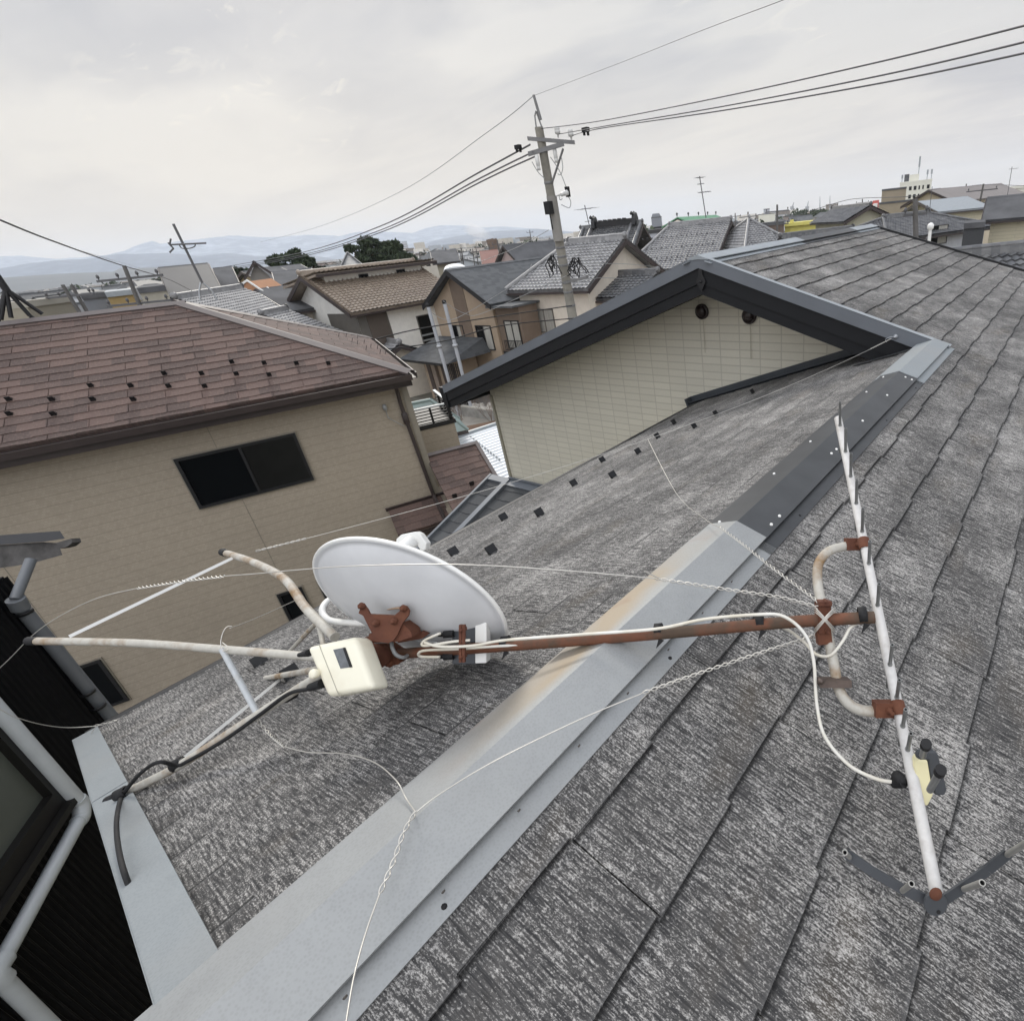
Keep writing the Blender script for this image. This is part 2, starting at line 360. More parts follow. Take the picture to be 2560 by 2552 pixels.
# ================================================================== OUR HOUSE
RX=-.7186; RZ=8-.839; TA=.3371; AL=math.atan(TA); ca,sa=math.cos(AL),math.sin(AL)
Yv=Vector((0,1,0)); sR=Vector((ca,0,-sa)); sL=Vector((-ca,0,-sa)); nR=Vector((sa,0,ca)); nL=Vector((-sa,0,ca))
AX0=-2.473; AZ=RZ-TA*(AX0-RX)                      # upper ridge
VY=4.0; WY=4.6; FY=8.45
def zR(x): return RZ-TA*(x-RX)
def zL(x): return RZ+TA*(x-RX)
house=thing('slate_house','weathered grey slate roof house in the foreground with galvanised ridge and beige block gable','house',(-1.5,3,0))
# right slope: near part starts at the lower ridge, far part at the upper ridge
o=Vector((RX,-.12,RZ)); first=.022
mb=slates(o,Yv,sR,nR,VY+.12,4.9,first=first+.182,notch=.0075,seed=3)
o2=Vector((AX0,VY,AZ)); dU=(RX-AX0)/ca; f2=(dU+first)%.182
mb2=slates(o2,Yv,sR,nR,FY-VY,4.9+dU,first=f2+.0,notch=.0075,seed=5)
mb.v+= [] 
def join(a,b):
    n=len(a.v); a.v+=b.v; a.f+=[tuple(i+n for i in f) for f in b.f]; a.m+=b.m; a.sm+=b.sm; return a
join(mb,mb2); under(mb,o,Yv,sR,nR,VY+.12,4.9); under(mb,o2,Yv,sR,nR,FY-VY,4.9+dU)
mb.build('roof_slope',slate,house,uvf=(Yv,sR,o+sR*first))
# left slope of the low part
EX=-2.84; DL=(RX-EX)/ca
mb=slates(Vector((RX,-.09,RZ)),Yv,sL,nL,WY+.09,DL,first=.2,notch=.006,seed=11,th=.005)
under(mb,Vector((RX,-.09,RZ)),Yv,sL,nL,WY+.09,DL)
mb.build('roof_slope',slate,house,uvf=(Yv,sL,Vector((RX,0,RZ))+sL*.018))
# left slope of the upper part
pe=PLN(1112,973.5,Vector((0,VY,0)),Yv); UX=pe.x
DU=(AX0-UX)/ca
mb=slates(Vector((AX0,VY,AZ)),Yv,sL,nL,FY-VY,DU,first=.2,seed=12); under(mb,Vector((AX0,VY,AZ)),Yv,sL,nL,FY-VY,DU)
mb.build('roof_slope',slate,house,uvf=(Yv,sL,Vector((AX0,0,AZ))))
# ridge caps -------------------------------------------------------
def cap(y0,y1,x,z,mat,w=.103,lift=.03,flange=.03,over=0,label=None,lab2=None):
    mb=MB(); t=.012
    for s,n_ in ((sR,nR),(sL,nL)):
        top=Vector((x,0,z))+Zv*(lift+over); e=top+s*w; e2=e-n_*(lift*.22); f=Vector((x,0,z))+s*(w-.03)+n_*.009; g=f+s*(flange+.03)
        for a,b in ((top,e),(e,e2)):
            mb.poly([a+Yv*y0,b+Yv*y0,b+Yv*y1,a+Yv*y1])
        mb.box(f+Yv*(y0-.02),s*(flange+.03),Yv*(y1-y0+.02),n_*.004)
        mb.poly([top+Yv*y0,e+Yv*y0,e2+Yv*y0,Vector((x,y0,z))]); mb.poly([top+Yv*y1,e+Yv*y1,e2+Yv*y1,Vector((x,y1,z))])
    o=mb.build('ridge_cap',mat,house)
    if label: o['label']=label
    return o
cap(-.15,1.29,RX,RZ,galv,over=.003,label='bare galvanised ridge sheet stained with rust')
dk=cap(1.27,3.17,RX,RZ,darkcap,label='dark painted length of ridge sheet')
cap(3.15,4.03,RX,RZ,galv2,over=.003,label='short pale ridge sheet meeting the bargeboard')
cap(VY-.02,5.9,AX0,AZ,vflash_l,over=.003); cap(5.86,7.6,AX0,AZ,darkcap); cap(7.56,FY+.02,AX0,AZ,vflash_l,over=.003)
# screws on the dark cap
top=Vector((RX,0,RZ+.03))
for k,(y,s,n_,d) in enumerate([(y,sR,nR,d) for y,d in ((1.42,.085),(1.36,.085),(1.95,.06),(2.0,.062),(2.35,.055),(2.75,.05),(3.1,.05),(3.1,.085))]+[(y,sL,nL,.07) for y in (1.3,1.7,2.05,2.4,2.8,3.1)]):
    MB().lathe(top+s*d+Yv*y-n_*.001,n_,[(.0,.006),(.0045,.005),(.0055,0)][::-1],8).build('screw',whitep,dk)
for y in (.15,.75,1.5,1.95,2.5,3.05):
    MB().lathe(Vector((RX,y,RZ))+sR*.118+nR*.008,nR,[(.005,0),(.0045,.006),(0,.007)],8).build('screw',blk_p,dk)
for k in range(9):
    for s_,n_ in ((sR,nR),(sL,nL)):
        MB().lathe(Vector((RX,-.02+k*.15+(.03 if s_ is sR else 0),RZ))+s_*.1035+n_*.022,s_,[(.0035,0),(.003,.002),(0,.0025)],6).build('nail_head',M('dull nail head',(.10,.09,.08),.6,.2,.2,5,0),dk)
# rust showing under the ridge sheet edge
for y0,y1 in ((-.05,.14),(.70,.95)):
    MB().box(Vector((RX,y0,RZ))+sL*.104+nL*.006,sL*.010,Yv*(y1-y0),nL*.010).build('ridge_board',M('red brown ridge timber',(.24,.085,.05),.8,0,.4,30,.3),house)
# verge sheet along the cut end of the left slope
mb=MB(); e0=Vector((RX,-.135,RZ))+sL*.02; mb.box(e0+nL*.012,sL*(DL-.02),Yv*.073,nL*.006); mb.box(e0-nL*.08,sL*(DL-.0),Yv*-.003,nL*.095)
mb.box(e0+sL*(DL-.02)+nL*-.03,Yv*.073,nL*.048,sL*.004)
mb.box(e0+sL*1.22+nL*.0185,sL*.004,Yv*.073,nL*.0012)
mb.build('verge_sheet',galv2,house)
# eave gutter of the left slope
mb=MB(); ge=Vector((EX-.055,-.1,zL(EX)-.06)); mb.tube([ge,ge+Yv*(WY+.05)],.05,10); mb.build('gutter',black_m,house)
# walls
gp=PLN(1247,1070,Vector((0,WY,0)),Yv); GX=gp.x
def ztop(x): return (zR(x) if x>AX0 else AZ+TA*(x-AX0))-.09
mb=MB(); mb.prism([(GX,WY,1.0),(3.2,WY,1.0),(3.2,WY,ztop(3.2)),(AX0,WY,ztop(AX0)),(GX,WY,ztop(GX))],Yv*(FY-WY-.4)); mb.build('wall',gable_m,house)
mb=MB(); mb.prism([(-2.5,.3,1.0),(3.2,.3,1.0),(3.2,.3,zR(3.2)-.09),(RX,.3,RZ-.09),(-2.5,.3,zL(-2.5)-.09)],Yv*(WY-.3-.01)); mb.build('wall',gable_m,house)
mb=MB(); mb.cbox((GX+.012,WY-.008,3.6),.04,.03,5.2); mb.cbox((GX-.012,WY+.02,3.6),.03,.04,5.2); mb.build('corner_trim',M('siding corner trim',(.33,.31,.245),.6,0,.06,3,.03),house)
# gable bargeboards and verge flashing on both rakes
def rake(x0,z0,s,n_,D,left):
    a=Vector((x0,VY,z0))
    mb=MB(); H1,H2=.115,.085
    ex=Vector((s.x,0,s.z)); dn=-Zv
    def band(y,off,h,t,mat_i,lo=0.0,hi=None):
        hi=hi or D; mb.prism([a+ex*lo+dn*off,a+ex*hi+dn*off,a+ex*hi+dn*(off+h),a+ex*lo+dn*(off+h)],Yv*t,mat_i)
        return mb
    band(0,.058,H1,.03,0)
    mb.build('bargeboard',fascia_m,house)
    mb=MB(); b=a+Yv*.012; mb.prism([b+dn*(.058+H1+.004),b+ex*D+dn*(.058+H1+.004),b+ex*D+dn*(.058+H1+H2),b+dn*(.058+H1+H2)],Yv*.03); mb.build('bargeboard',fascia_m,house)
    mb=MB(); b=a-Yv*.014; mb.prism([b+Zv*.03,b+ex*D+Zv*.03,b+ex*D-Zv*.062,b-Zv*.062],Yv*.008); mb.build('verge_flashing',vflash,house)
    mb=MB(); b=a-Yv*.014+n_*.026; mb.box(b,ex*D,Yv*.055,n_*.004); mb.build('verge_flashing',vflash_l,house)
    mb=MB(); mb.box(Vector((x0,VY+.04,z0))-Zv*.2,ex*D,Yv*(WY-VY-.04),-Zv*.02); mb.build('soffit',fascia_m,house)
DR=(-.62-AX0)/ca
rake(AX0,AZ,sR,nR,DR,False); rake(AX0,AZ,sL,nL,DU+.02,True)
# end box at the lower left of the rake
e=Vector((UX-.0,VY-.01,AZ+TA*(UX-AX0)))
mb=MB(); mb.prism([e+Vector((.0,0,.0)),e+Vector((0,0,-.26)),e+Vector((-.085,0,-.22)),e+Vector((-.11,0,-.0))],Yv*(FY-VY)); mb.build('gutter',fascia_m,house)
# gable apex ornament
c=Vector((AX0+.015,VY-.012,AZ-.16)); mb=MB(); mb.prism([c+Vector(p) for p in ((-.012,0,.1),(.012,0,.1),(.02,0,.045),(.045,0,0),(.0,0,-.075),(-.045,0,0),(-.02,0,.045))],Yv*.012); mb.lathe(c,-Yv,[(.012,0),(.01,.012),(0,.016)],8); mb.build('apex_ornament',black_m,house)
# round vents in the gable wall
for px,py in ((1756,779),(1874,790)):
    p=PLN(px,py,Vector((0,WY-.01,0)),Yv); mb=MB()
    mb.lathe(p,-Yv,[(.068,0),(.068,.02),(.058,.03),(.055,.022),(.052,.01),(.0,.008)],28)
    mb.lathe(p+Vector((-.006,-.012,.006)),-Yv,[(.048,0),(.046,.02),(.03,.032),(0,.035)],20)
    mb.cbox(p+Vector((0,-.035,-.018)),.09,.03,.006)
    mb.build('round_vent',M('brown painted vent hood',(.05,.038,.035),.4,0,.4,40,.05),house)
    MB().box(p+Vector((.003,-.004,-.075)),(.005,0,0),(0,-.0012,0),(0,0,-.3)).build('drip_stain',M('drip stain',(.50,.465,.365),.8,0,.2,9,0),house)
# step flashing where the left slope meets the gable wall
mb=MB(); a=Vector((RX-.1,WY-.012,zL(RX-.1)))
Df=(RX-.1+3.0)/ca
mb.box(a+nL*.008,sL*Df,-Yv*.085,nL*.012); mb.box(a+nL*.0,sL*Df,-Yv*.012,nL*.07); mb.box(a+nL*.0-Yv*.085,sL*Df,Yv*.008,nL*.03)
mb.box(a+sL*Df-nL*.07,-Yv*.1,nL*.14,sL*.02); mb.build('wall_flashing',M('dark wall flashing',(.055,.062,.07),.42,.1,.15,5,.03),house)
# flat flashing patch under the bargeboard at the ridge
mb=MB(); p0=Vector((RX-.09,3.93,zL(RX-.09)))+nL*.012; mb.box(p0,sL*.42,Yv*.05,nL*.004); mb.build('wall_flashing',darkcap,house)
# snow guards on the left slope
def guard(p,s,n_,par,mat1,mat2,sz=1):
    mb=MB(); y=Yv
    mb.box(p-s*.05*sz-y*.017*sz,s*.1*sz,y*.034*sz,n_*.003,1)
    q=p+s*.05*sz; up=(n_*.9+s*.25).normalized()
    mb.box(q-y*.026*sz+n_*.002,y*.052*sz,up*.043*sz,s*.003,0)
    mb.poly([q-y*.022*sz-s*.001,q+y*.022*sz-s*.001,q-s*.03*sz+n_*.012],1)
    mb.poly([q-y*.026*sz,q-y*.026*sz+up*.04*sz,q-y*.026*sz-s*.022*sz],0)
    mb.build('snow_guard',[mat1,mat2],par)
def onL(px,py): 
    v=ray(px,py); # plane z=RZ+TA*(x-RX)
    k=(RZ-8-TA*RX)/(v.z-TA*v.x); return CAM+v*k
gs=[(1152,1386),(1250,1382),(1276,1298),(1368,1287),(1452,1212),(1552,1192),(1522,1153),(1613,1132),(1660,1093),(1754,1068),(1700,1058),(1807,1036),(1898,981),(665,1665),(747,1697),(744,1665)]
for px,py in gs[:13]+gs[13:15]:
    p=onL(px,py); guard(p,sL,nL,house,black_m,galv2)
# lower roof of our house beside the gable wall
b0=PLN(1271,1199,Vector((0,WY,0)),Yv); b1=PLN(1368,1224,Vector((0,WY,0)),Yv)
LZ=b0.z; lo=Vector((GX,WY-.002,LZ)); sl=Vector((0,-math.cos(R(20)),-math.sin(R(20)))); Xv=Vector((1,0,0)); nl=Vector((0,-math.sin(R(20)),math.cos(R(20))))
lr=slates(lo,Xv,sl,nl,2.2,2.9,first=.2,seed=21); under(lr,lo,Xv,sl,nl,2.2,2.9)
lr.build('lower_roof',dark_low,house,uvf=(Xv,sl,lo+sl*.018))
mb=MB(); mb.box(lo+nl*.02,Xv*2.2,sl*.12,nl*.012); mb.box(lo+nl*.02,Xv*2.2,sl*.02,nl*.06)
mb.build('wall_flashing',vflash,house)
mb=MB(); mb.box(lo-Xv*.07+nl*.0,Xv*.085,sl*2.95,nl*.05); mb.build('verge_flashing',vflash,house)
lw=slates(lo-Xv*.075-Xv*.34,Xv,sl,nl,.34,2.9,first=.2,seed=22); under(lw,lo-Xv*.415,Xv,sl,nl,.34,2.9); lw.build('lower_roof',dark_low,house,uvf=(Xv,sl,lo+sl*.018))
mb=MB(); mb.box(lo-Xv*.445,Xv*.04,sl*2.95,nl*.045); mb.box(lo-Xv*.445+sl*.0,Xv*.44,sl*.1,nl*.04); mb.build('verge_flashing',vflash,house)
mb=MB(); mb.box((GX-.38,WY-2.6,1.0),(2.5,0,0),(0,2.55,0),(0,0,LZ-1.95)); mb.build('wall',gable_m,house)
# far verge edge
mb=MB(); mb.box(Vector((AX0,FY,AZ))+nR*.0,sR*6,Yv*.03,nR*.03); mb.box(Vector((AX0,FY+.03,AZ))-Zv*.2,sR*6,Yv*.02,Zv*.2); mb.build('verge_flashing',black_m,house)

# ================================================================== LEFT HOUSE (brown roof)
HB=R(23.112); hu=Vector((math.sin(HB),math.cos(HB),0)); hn=Vector((math.cos(HB),-math.sin(HB),0))   # hn faces us
bB=R(26.5); hs=hn*math.cos(bB)-Zv*math.sin(bB); hnn=hn*math.sin(bB)+Zv*math.cos(bB)
P0=CAM+Vector((-13.715,1.513,-.7777))
def onB(px,py): return PLN(px,py,P0,hnn)
lh=thing('brown_roof_house','two storey neighbour house with brown slate hip roof and taupe mosaic siding','house',(P0.x,P0.y,0))
rA=onB(447,757); rL=onB(60,808); eR=onB(1030,928); eL=onB(-60,1128)
# slope coordinate of ridge / eave measured from P0
dr=(rA-P0).dot(hs); de=((onB(0,1130)-P0).dot(hs)+(onB(600,1002)-P0).dot(hs))/2
aR=(rA-P0).dot(hu); aE=(onB(1020,925)-P0).dot(hu)
aW=aE+.0
Lr=18.0; ORG=P0+hs*dr+hu*(aR-Lr+ (aE-aR)+.0); DD=de-dr
first=((-dr)%.182)+.182
br=slates(ORG,hu,hs,hnn,Lr,DD,first=first,notch=.012,seed=31,th=.009,joint=.012,segs=3); under(br,ORG,hu,hs,hnn,Lr,DD)
hipd=(P0+hs*de+hu*aE)-(P0+hs*dr+hu*aR)      # direction of the hip line
hip_n=hipd.cross(hnn).normalized()
if hip_n.dot(hu)<0: hip_n=-hip_n
RP=P0+hs*dr+hu*aR; EP=P0+hs*de+hu*aE
print('LEFT',dr,de,aR,aE,RP,EP)
br.build('roof_slope',brown_roof,lh,clip=[(RP,hip_n)],uvf=(hu,hs,ORG+hs*(first-.182)))
# hip end slope (faces along +hu) : contains RP, EP and horizontal direction hn
back=RP-hn*((EP-RP).dot(hn))+ (EP-RP).dot(hu)*hu; back.z=EP.z
e1=(EP-back); hl=e1.length; e1.normalize(); mid=(EP+back)/2; sh=(mid-RP); sh=(sh-e1*sh.dot(e1)); SD=sh.length; sh.normalize(); nh=e1.cross(sh); nh=nh if nh.z>0 else -nh
oh=RP-e1*(hl/2)
hb=slates(oh,e1,sh,nh,hl,SD,first=.19,notch=.012,seed=33,th=.009,joint=.012,segs=3); under(hb,oh,e1,sh,nh,hl,SD)
def pln3(a,b,n_,inside):
    k=(b-a).cross(n_).normalized(); return (a,k if k.dot(inside-a)<0 else -k)
hb.build('roof_slope',brown_roof,lh,clip=[pln3(RP,EP,nh,mid),pln3(RP,back,nh,mid)],uvf=(e1,sh,oh))
# back slope
bs=-hn*math.cos(bB)-Zv*math.sin(bB)
mb=MB(); mb.poly([RP,RP-hu*Lr,RP-hu*Lr+bs*DD,back]); mb.build('roof_slope',brown_roof,lh)
# caps
mb=MB(); 
def capline(mb,a,b,na,nb,w=.13,t=.035):
    d=(b-a).normalized()
    for n_ in (na,nb):
        s=d.cross(n_).normalized(); other=nb if n_ is na else na
        if s.dot(n_-other)<0: s=-s
        q=a+(na+nb).normalized()*t; mb.box(q-n_*.012,b-a,s*w,n_*.012); mb.box(q-n_*.012+s*w,b-a,-n_*t,s*.003)
capline(mb,RP-hu*Lr,RP+hu*.1,hnn,(bs.cross(hu)*(1 if bs.cross(hu).z>0 else -1)).normalized()); mb.build('ridge_cap',brown_cap,lh)
mb=MB(); capline(mb,RP,EP+(EP-RP).normalized()*.05,hnn,nh,.12); mb.build('ridge_cap',brown_cap,lh)
mb=MB(); capline(mb,RP,back,nh,hnn,.12); mb.build('ridge_cap',brown_cap,lh)
# gutter and fascia
g0=ORG+hs*DD; g0=Vector(g0)
mb=MB(); GL=EP-g0
def gutter(mb,a,L,out,w=.11,h=.10):
    d=L.normalized(); a=a-Zv*.045+out*.005
    pr=[(0,0),(0,-h),(w,-h),(w+.012,.0),(w-.006,.0),(w-.014,-h+.012),(.012,-h+.012),(.012,0)]
    p=[a+out*x+Zv*z for x,z in pr]; mb.prism(p,L)
gutter(mb,g0,GL+hu*.02,hn); mb.build('gutter',brown_tr,lh)
mb=MB(); gutter(mb,EP,back-EP,hu); mb.build('gutter',brown_tr,lh)
mb=MB(); mb.box(g0-hn*.02-Zv*.06,GL,-Zv*.20,hn*.02); mb.box(EP-hu*.02-Zv*.06,back-EP,-Zv*.2,hu*.02); mb.box(g0-hn*.02-Zv*.22,GL-hu*.02,-hn*.55,-Zv*.02); mb.box(EP-hu*.02-Zv*.22,(back-EP),-hu*.55,-Zv*.02); mb.build('fascia',brown_tr,lh)
# walls : set back below the eave
wp=EP-hn*.42-hu*.62
wc=PLN(1007,961,wp,hn)               # right corner of the front wall
WC=Vector((wc.x,wc.y,0)); ZE=EP.z-.24
ww=(EP-back).length-1.0
mb=MB(); mb.box(WC,-hu*17,-hn*ww,Zv*ZE); mb.build('wall',left_m,lh)
def fwin(px4,name,lab=None,sash=True,split=.5):
    P=[PLN(x,y,wp,hn) for x,y in px4]; x0=min(p.dot(hu) for p in P); 
    us=sorted(p.dot(hu) for p in P); zs=sorted(p.z for p in P); ua=(us[0]+us[1])/2; ub=(us[2]+us[3])/2; za=(zs[0]+zs[1])/2; zb=(zs[2]+zs[3])/2
    base=WC+hu*(ua-WC.dot(hu)); base.z=za; W=hu*(ub-ua); H=Zv*(zb-za)
    mb=MB(); t=.045
    mb.box(base+hn*.002,W,Zv*t,hn*.05); mb.box(base+hn*.002+H-Zv*t,W,Zv*t,hn*.05); mb.box(base+hn*.002+Zv*t,hu*t,H-Zv*2*t,hn*.05); mb.box(base+hn*.002+W-hu*t+Zv*t,hu*t,H-Zv*2*t,hn*.05)
    if sash: mb.box(base+W*split+hn*.002+Zv*t,hu*.04,H-Zv*2*t,hn*.04)
    f=mb.build('window',black_m,lh)
    if lab: f['label']=lab
    MB().box(base+hu*t+Zv*t+hn*.012,(W*split-hu*t) if sash else (W-hu*2*t),H-Zv*2*t,hn*.006).build('pane',glass_m,f)
    if sash: MB().box(base+W*split+hu*.04+Zv*t+hn*.02,W*(1-split)-hu*(t+.04),H-Zv*2*t,hn*.006).build('pane',M('pane with painted reflection',(.012,.0125,.012),.3,0,.3,3,0,spec=.3),f)  # right pane greyed to stand in for a reflection
    q=MB(); e=.022; q.box(base-hu*e-Zv*e,W+hu*2*e,Zv*e,hn*.02); q.box(base-hu*e+H,W+hu*2*e,Zv*e,hn*.02); q.box(base-hu*e,hu*e,H,hn*.02); q.box(base+W,hu*e,H,hn*.02); q.build('frame',beige_tr,f)
fwin([(434.6,1150),(736.7,1078.6),(784,1196.5),(501,1272)],'w','wide sliding window with black panes')
fwin([(182.8,1670),(247.6,1644.7),(327,1746),(262.5,1768)],'w',sash=False)
fwin([(690,1487),(752,1464),(792,1545),(735,1568)],'w',sash=False)
fwin([(798,1448),(850,1432),(885,1520),(830,1545)],'w',sash=False)
# siding joints
for k in (3.03,6.06,9.1,12.1): MB().box(WC-hu*k+Zv*.3,hu*.008,Zv*(ZE-.3),hn*.003).build('siding_joint',M('siding sealant',(.20,.18,.145),.6,0,.1,4,0),lh)
mb=MB(); mb.box(WC+hn*.0-hu*.06,hu*.11,hn*.022,Zv*ZE); mb.box(WC-hn*.1+hn*.0,hn*.12,hu*.05,Zv*ZE); mb.build('corner_trim',beige_tr,lh)
# downpipe at the corner
dpx=WC-hu*.16+hn*.06; mb=MB()
dq=lambda x,y,o=.06: PLN(x,y,wp+hn*o,hn)
mb.tube(spline([dq(982,950,.25),dq(992,975,.1),dq(1002,1010),dq(1012,1040)],5)+[dq(1084,1238)],.036,10)
for z in (0,): mb.lathe(dq(1014,1046),Zv,[(.036,-.12),(.055,-.09),(.055,.09),(.036,.12)],12)
mb.tube([dq(1084,1238),dq(1084,1238)+hn*.2-Zv*.12,dq(1084,1238)+hn*.9-Zv*.42],.036,10); mb.build('downpipe',brown_tr,lh)
# meter lamp and bracket near the corner
mb=MB(); q=WC-hu*.42+hn*.05+Zv*(ZE-.38); mb.lathe(q,Zv,[(.0,.06),(.03,.05),(.04,0),(.035,-.05),(0,-.06)],10); mb.tube([q,q-Zv*.2,q+hn*.02-Zv*.3+hu*.1,q-Zv*.42+hu*.22],.008,6); mb.build('wall_lamp',cable_g,lh)
# snow guards
def bguard(p,par,u,s,n_,k=1):
    u=u*k; s=s*k; n_=n_*k
    mb=MB(); mb.box(p-u*.04,u*.08,s*.006,n_*.11); mb.prism([p-u*.035,p-u*.035-s*.09,p-u*.035+n_*.1],u*.07); mb.build('snow_guard',black_m,par)
T=640/1926
for x,y in ((78,1515),(400,1515),(708,1515),(1012,1515),(82,1625),(412,1625),(693,1412),(992,1412),(1277,1415),(1547,1415),(1245,1320),(1525,1320),(1785,1322),(1750,1232)):
    bguard(onB(x*T,500+y*T),lh,hu,hs,hnn,.78)
for x,y in ((188,1240),(430,1242),(670,1243),(225,1328)):
    bguard(onB(600+x*T,500+y*T),lh,hu,hs,hnn,.78)
cH=EP-(EP-RP)*.5
for x,y in ((740,1030),(795,1035),(840,1070),(880,1045),(930,1085),(980,1115),(945,1130),(880,1090),(1030,1125),(1050,1160),(1090,1160),(1163,1192)):
    p=PLN(600+x*T,500+y*T,RP,nh)
    mb=MB(); mb.box(p-e1*.02,e1*.04,sh*.008,nh*.1); mb.box(p-e1*.02,e1*.04,-sh*.15,nh*.008); mb.build('snow_guard',brown_tr,lh)
# balcony, railing and lower roofs beside the corner
bl=WC+hu*.0
bA=WC+hu*.05-hn*.9; zb=PLN(1050,1077,bA,hn).z
mb=MB(); mb.box((bA.x,bA.y,0),hu*.8,-hn*1.6,Zv*zb); mb.build('balcony_wall',left_m,lh)
mb=MB(); mb.box(bA+hn*.02+Zv*zb-hu*.02,hu*.86,-hn*1.66,Zv*.09); mb.build('balcony_cap',black_m,lh)
rt=MB(); zr=PLN(1036,1029,bA,hn).z; RH=zr-zb
for k in range(3): rt.box(bA+hu*(.03+k*.35)+Zv*zb,hu*.04,-hn*.04,Zv*RH)
for k in range(3): rt.box(bA+hu*.76-hn*(.5*k+.0)+Zv*zb,hu*.04,-hn*.04,Zv*RH)
for k in range(5): rt.box(bA+Zv*(zb+.1+k*(RH-.1)/5)+hu*0,hu*.8,-hn*.02,Zv*.022); rt.box(bA+hu*.8+Zv*(zb+.1+k*(RH-.1)/5),-hn*1.5,hu*.02,Zv*.022)
rt.build('railing',black_m,lh)
mb=MB(); mb.box(bA+Zv*zr,hu*.84,-hn*.06,Zv*.03); mb.box(bA+hu*.78+Zv*zr,-hn*1.55,hu*.06,Zv*.03); mb.build('handrail',vflash_l,lh)
# brown lower roof in front of the balcony
q0=PLN(1085,1148,WC+hu*.02,hn); 
lzz=PLN(1075,1140,WC,hn).z
lo2=WC-hn*.9+hu*.03; lo2.z=lzz+.25
s2=hn*math.cos(R(22))-Zv*math.sin(R(22)); n2=hn*math.sin(R(22))+Zv*math.cos(R(22))
a_=PLN(1078,1145,lo2,n2); b_=PLN(1182,1112,lo2,n2); print('LOWROOF',(b_-a_).dot(hu),(b_-a_).dot(s2),lzz)
W2=max(1.0,min((b_-lo2).dot(hu)-.15,4)); o3=lo2+s2*((b_-lo2).dot(s2))
lr2=slates(o3,hu,s2,n2,W2,2.6,first=.19,notch=.009,seed=41); under(lr2,o3,hu,s2,n2,W2,2.6); lr2.build('lower_roof',brown_roof,lh,uvf=(hu,s2,o3))
mb=MB(); mb.box(o3+n2*.01-s2*.05,hu*(W2+.05),s2*.09,n2*.03); mb.box(o3+n2*.01+hu*(W2-.02),hu*.07,s2*2.6,n2*.035); mb.build('ridge_cap',brown_cap,lh)
for x,y in ((1465,1400),(1300,1520)): bguard(PLN(800+x*.2596,850+y*.2596,o3,n2),lh,hu,s2,n2)
w3=MB(); w3.box(Vector((lo2.x,lo2.y,0))+hn*.0,hu*(W2-.3),hn*1.8,Zv*(lzz-1.0)); w3.build('wall',left_m,lh)
# small front lean-to
p1=PLN(1030,1257,WC,hn); wz=p1.z
o4=WC-hu*.95; o4.z=wz; lr3=slates(o4,hu,s2,n2,1.0,.75,first=.19,seed=43); under(lr3,o4,hu,s2,n2,1.0,.75); lr3.build('lower_roof',brown_roof,lh,uvf=(hu,s2,o4))
mb=MB(); mb.box(o4-hu*.04+n2*.0,hu*1.15,s2*.03,n2*.06); gutter(mb,o4+s2*.75,hu*1.05,hn,.09,.08); mb.build('gutter',brown_tr,lh)

# ================================================================== BLACK CLAD HOUSE (left foreground)
bh_=thing('black_clad_house','black corrugated steel clad house beside the near roof edge with a grey rain pipe','house',(-3.6,-.1,0))
azw=R(-56); wv=Vector((math.sin(azw),math.cos(azw),0)); wn=Vector((wv.y,-wv.x,0))   # wv points away along wall
if wn.dot(Vector((0,0,0))-Vector((-3.6,-.1,0)))<0: wn=-wn
v=ray(170,1640); cR=CAM+v/v.length*4.1
Bc=Vector((cR.x,cR.y,0))
def onW(px,py,off=0): return PLN(px,py,Bc+wn*off,wn)
top=onW(15,1440).z
mb=MB(); L=5.6; n=int(L/.008); V=[]; fs=[]
for i in range(n+1):
    d=i*.008; off=(.0,.007,.007,.0)[i%4]
    q=Bc-wv*d+wn*off; V+=[Vector((q.x,q.y,0.2)),Vector((q.x,q.y,top))]
mb.faces(V,[(2*i,2*i+1,2*i+3,2*i+2) for i in range(n)])
clad=M('black corrugated cladding',(.0045,.0047,.0055),.5,.0,.2,5,.03,spec=.12)
mb.build('wall',clad,bh_)
mb=MB(); mb.box(Vector((Bc.x,Bc.y,.2))-wn*.012,-wv*L,-wn*3.0,Zv*(top-.2)); mb.build('wall',clad,bh_)
# downpipe along the corner and diagonal branch to the eave
mb=MB(); c0=Bc+wv*.035+wn*.02
pts=[onW(75,1400,.25),onW(52,1490,.05)]; pts=[Vector(p) for p in pts]
kk=onW(70,1530,.03)
mb.tube([onW(78,1398,.10),onW(38,1497,.05)],.02,12); mb.tube([onW(38,1497,.05),onW(52,1520,.04)],[.033,.033],12)
mb.tube([onW(50,1515,.03),onW(285,1800,.03)],.028,12)
for p in ((60,1530),(218,1730),(245,1765)): 
    a=onW(*p,.03); mb.lathe(a,Zv,[(.029,-.008),(.0315,-.008),(.0315,.008),(.029,.008)],14,1)
mb.build('downpipe',[M('grey pvc pipe',(.13,.14,.15),.4,0,.1,10,.03),black_m],bh_)
# zigzag pipe
gp_=M('pale grey pvc pipe',(.50,.53,.54),.38,0,.08,10,.03)
mb=MB(); A_=onW(-60,1712,.07); B_=onW(213,2022,.07); C_=onW(-12,2432,.07); D_=onW(140,2580,.07)
dd=lambda a,b,t: a+(b-a).normalized()*t
mb.tube([A_,dd(B_,A_,.05)],.027,14); mb.tube([dd(B_,C_,.05),dd(C_,B_,.03)],.027,14); mb.tube([dd(C_,D_,.03),D_],.027,14)
mb.tube(spline([dd(B_,A_,.065),dd(B_,A_,.035),dd(B_,C_,.035),dd(B_,C_,.065)],5),.031,14); mb.tube(spline([dd(C_,B_,.05),C_,dd(C_,D_,.05)],5),.0345,14); mb.build('rain_pipe',gp_,bh_)
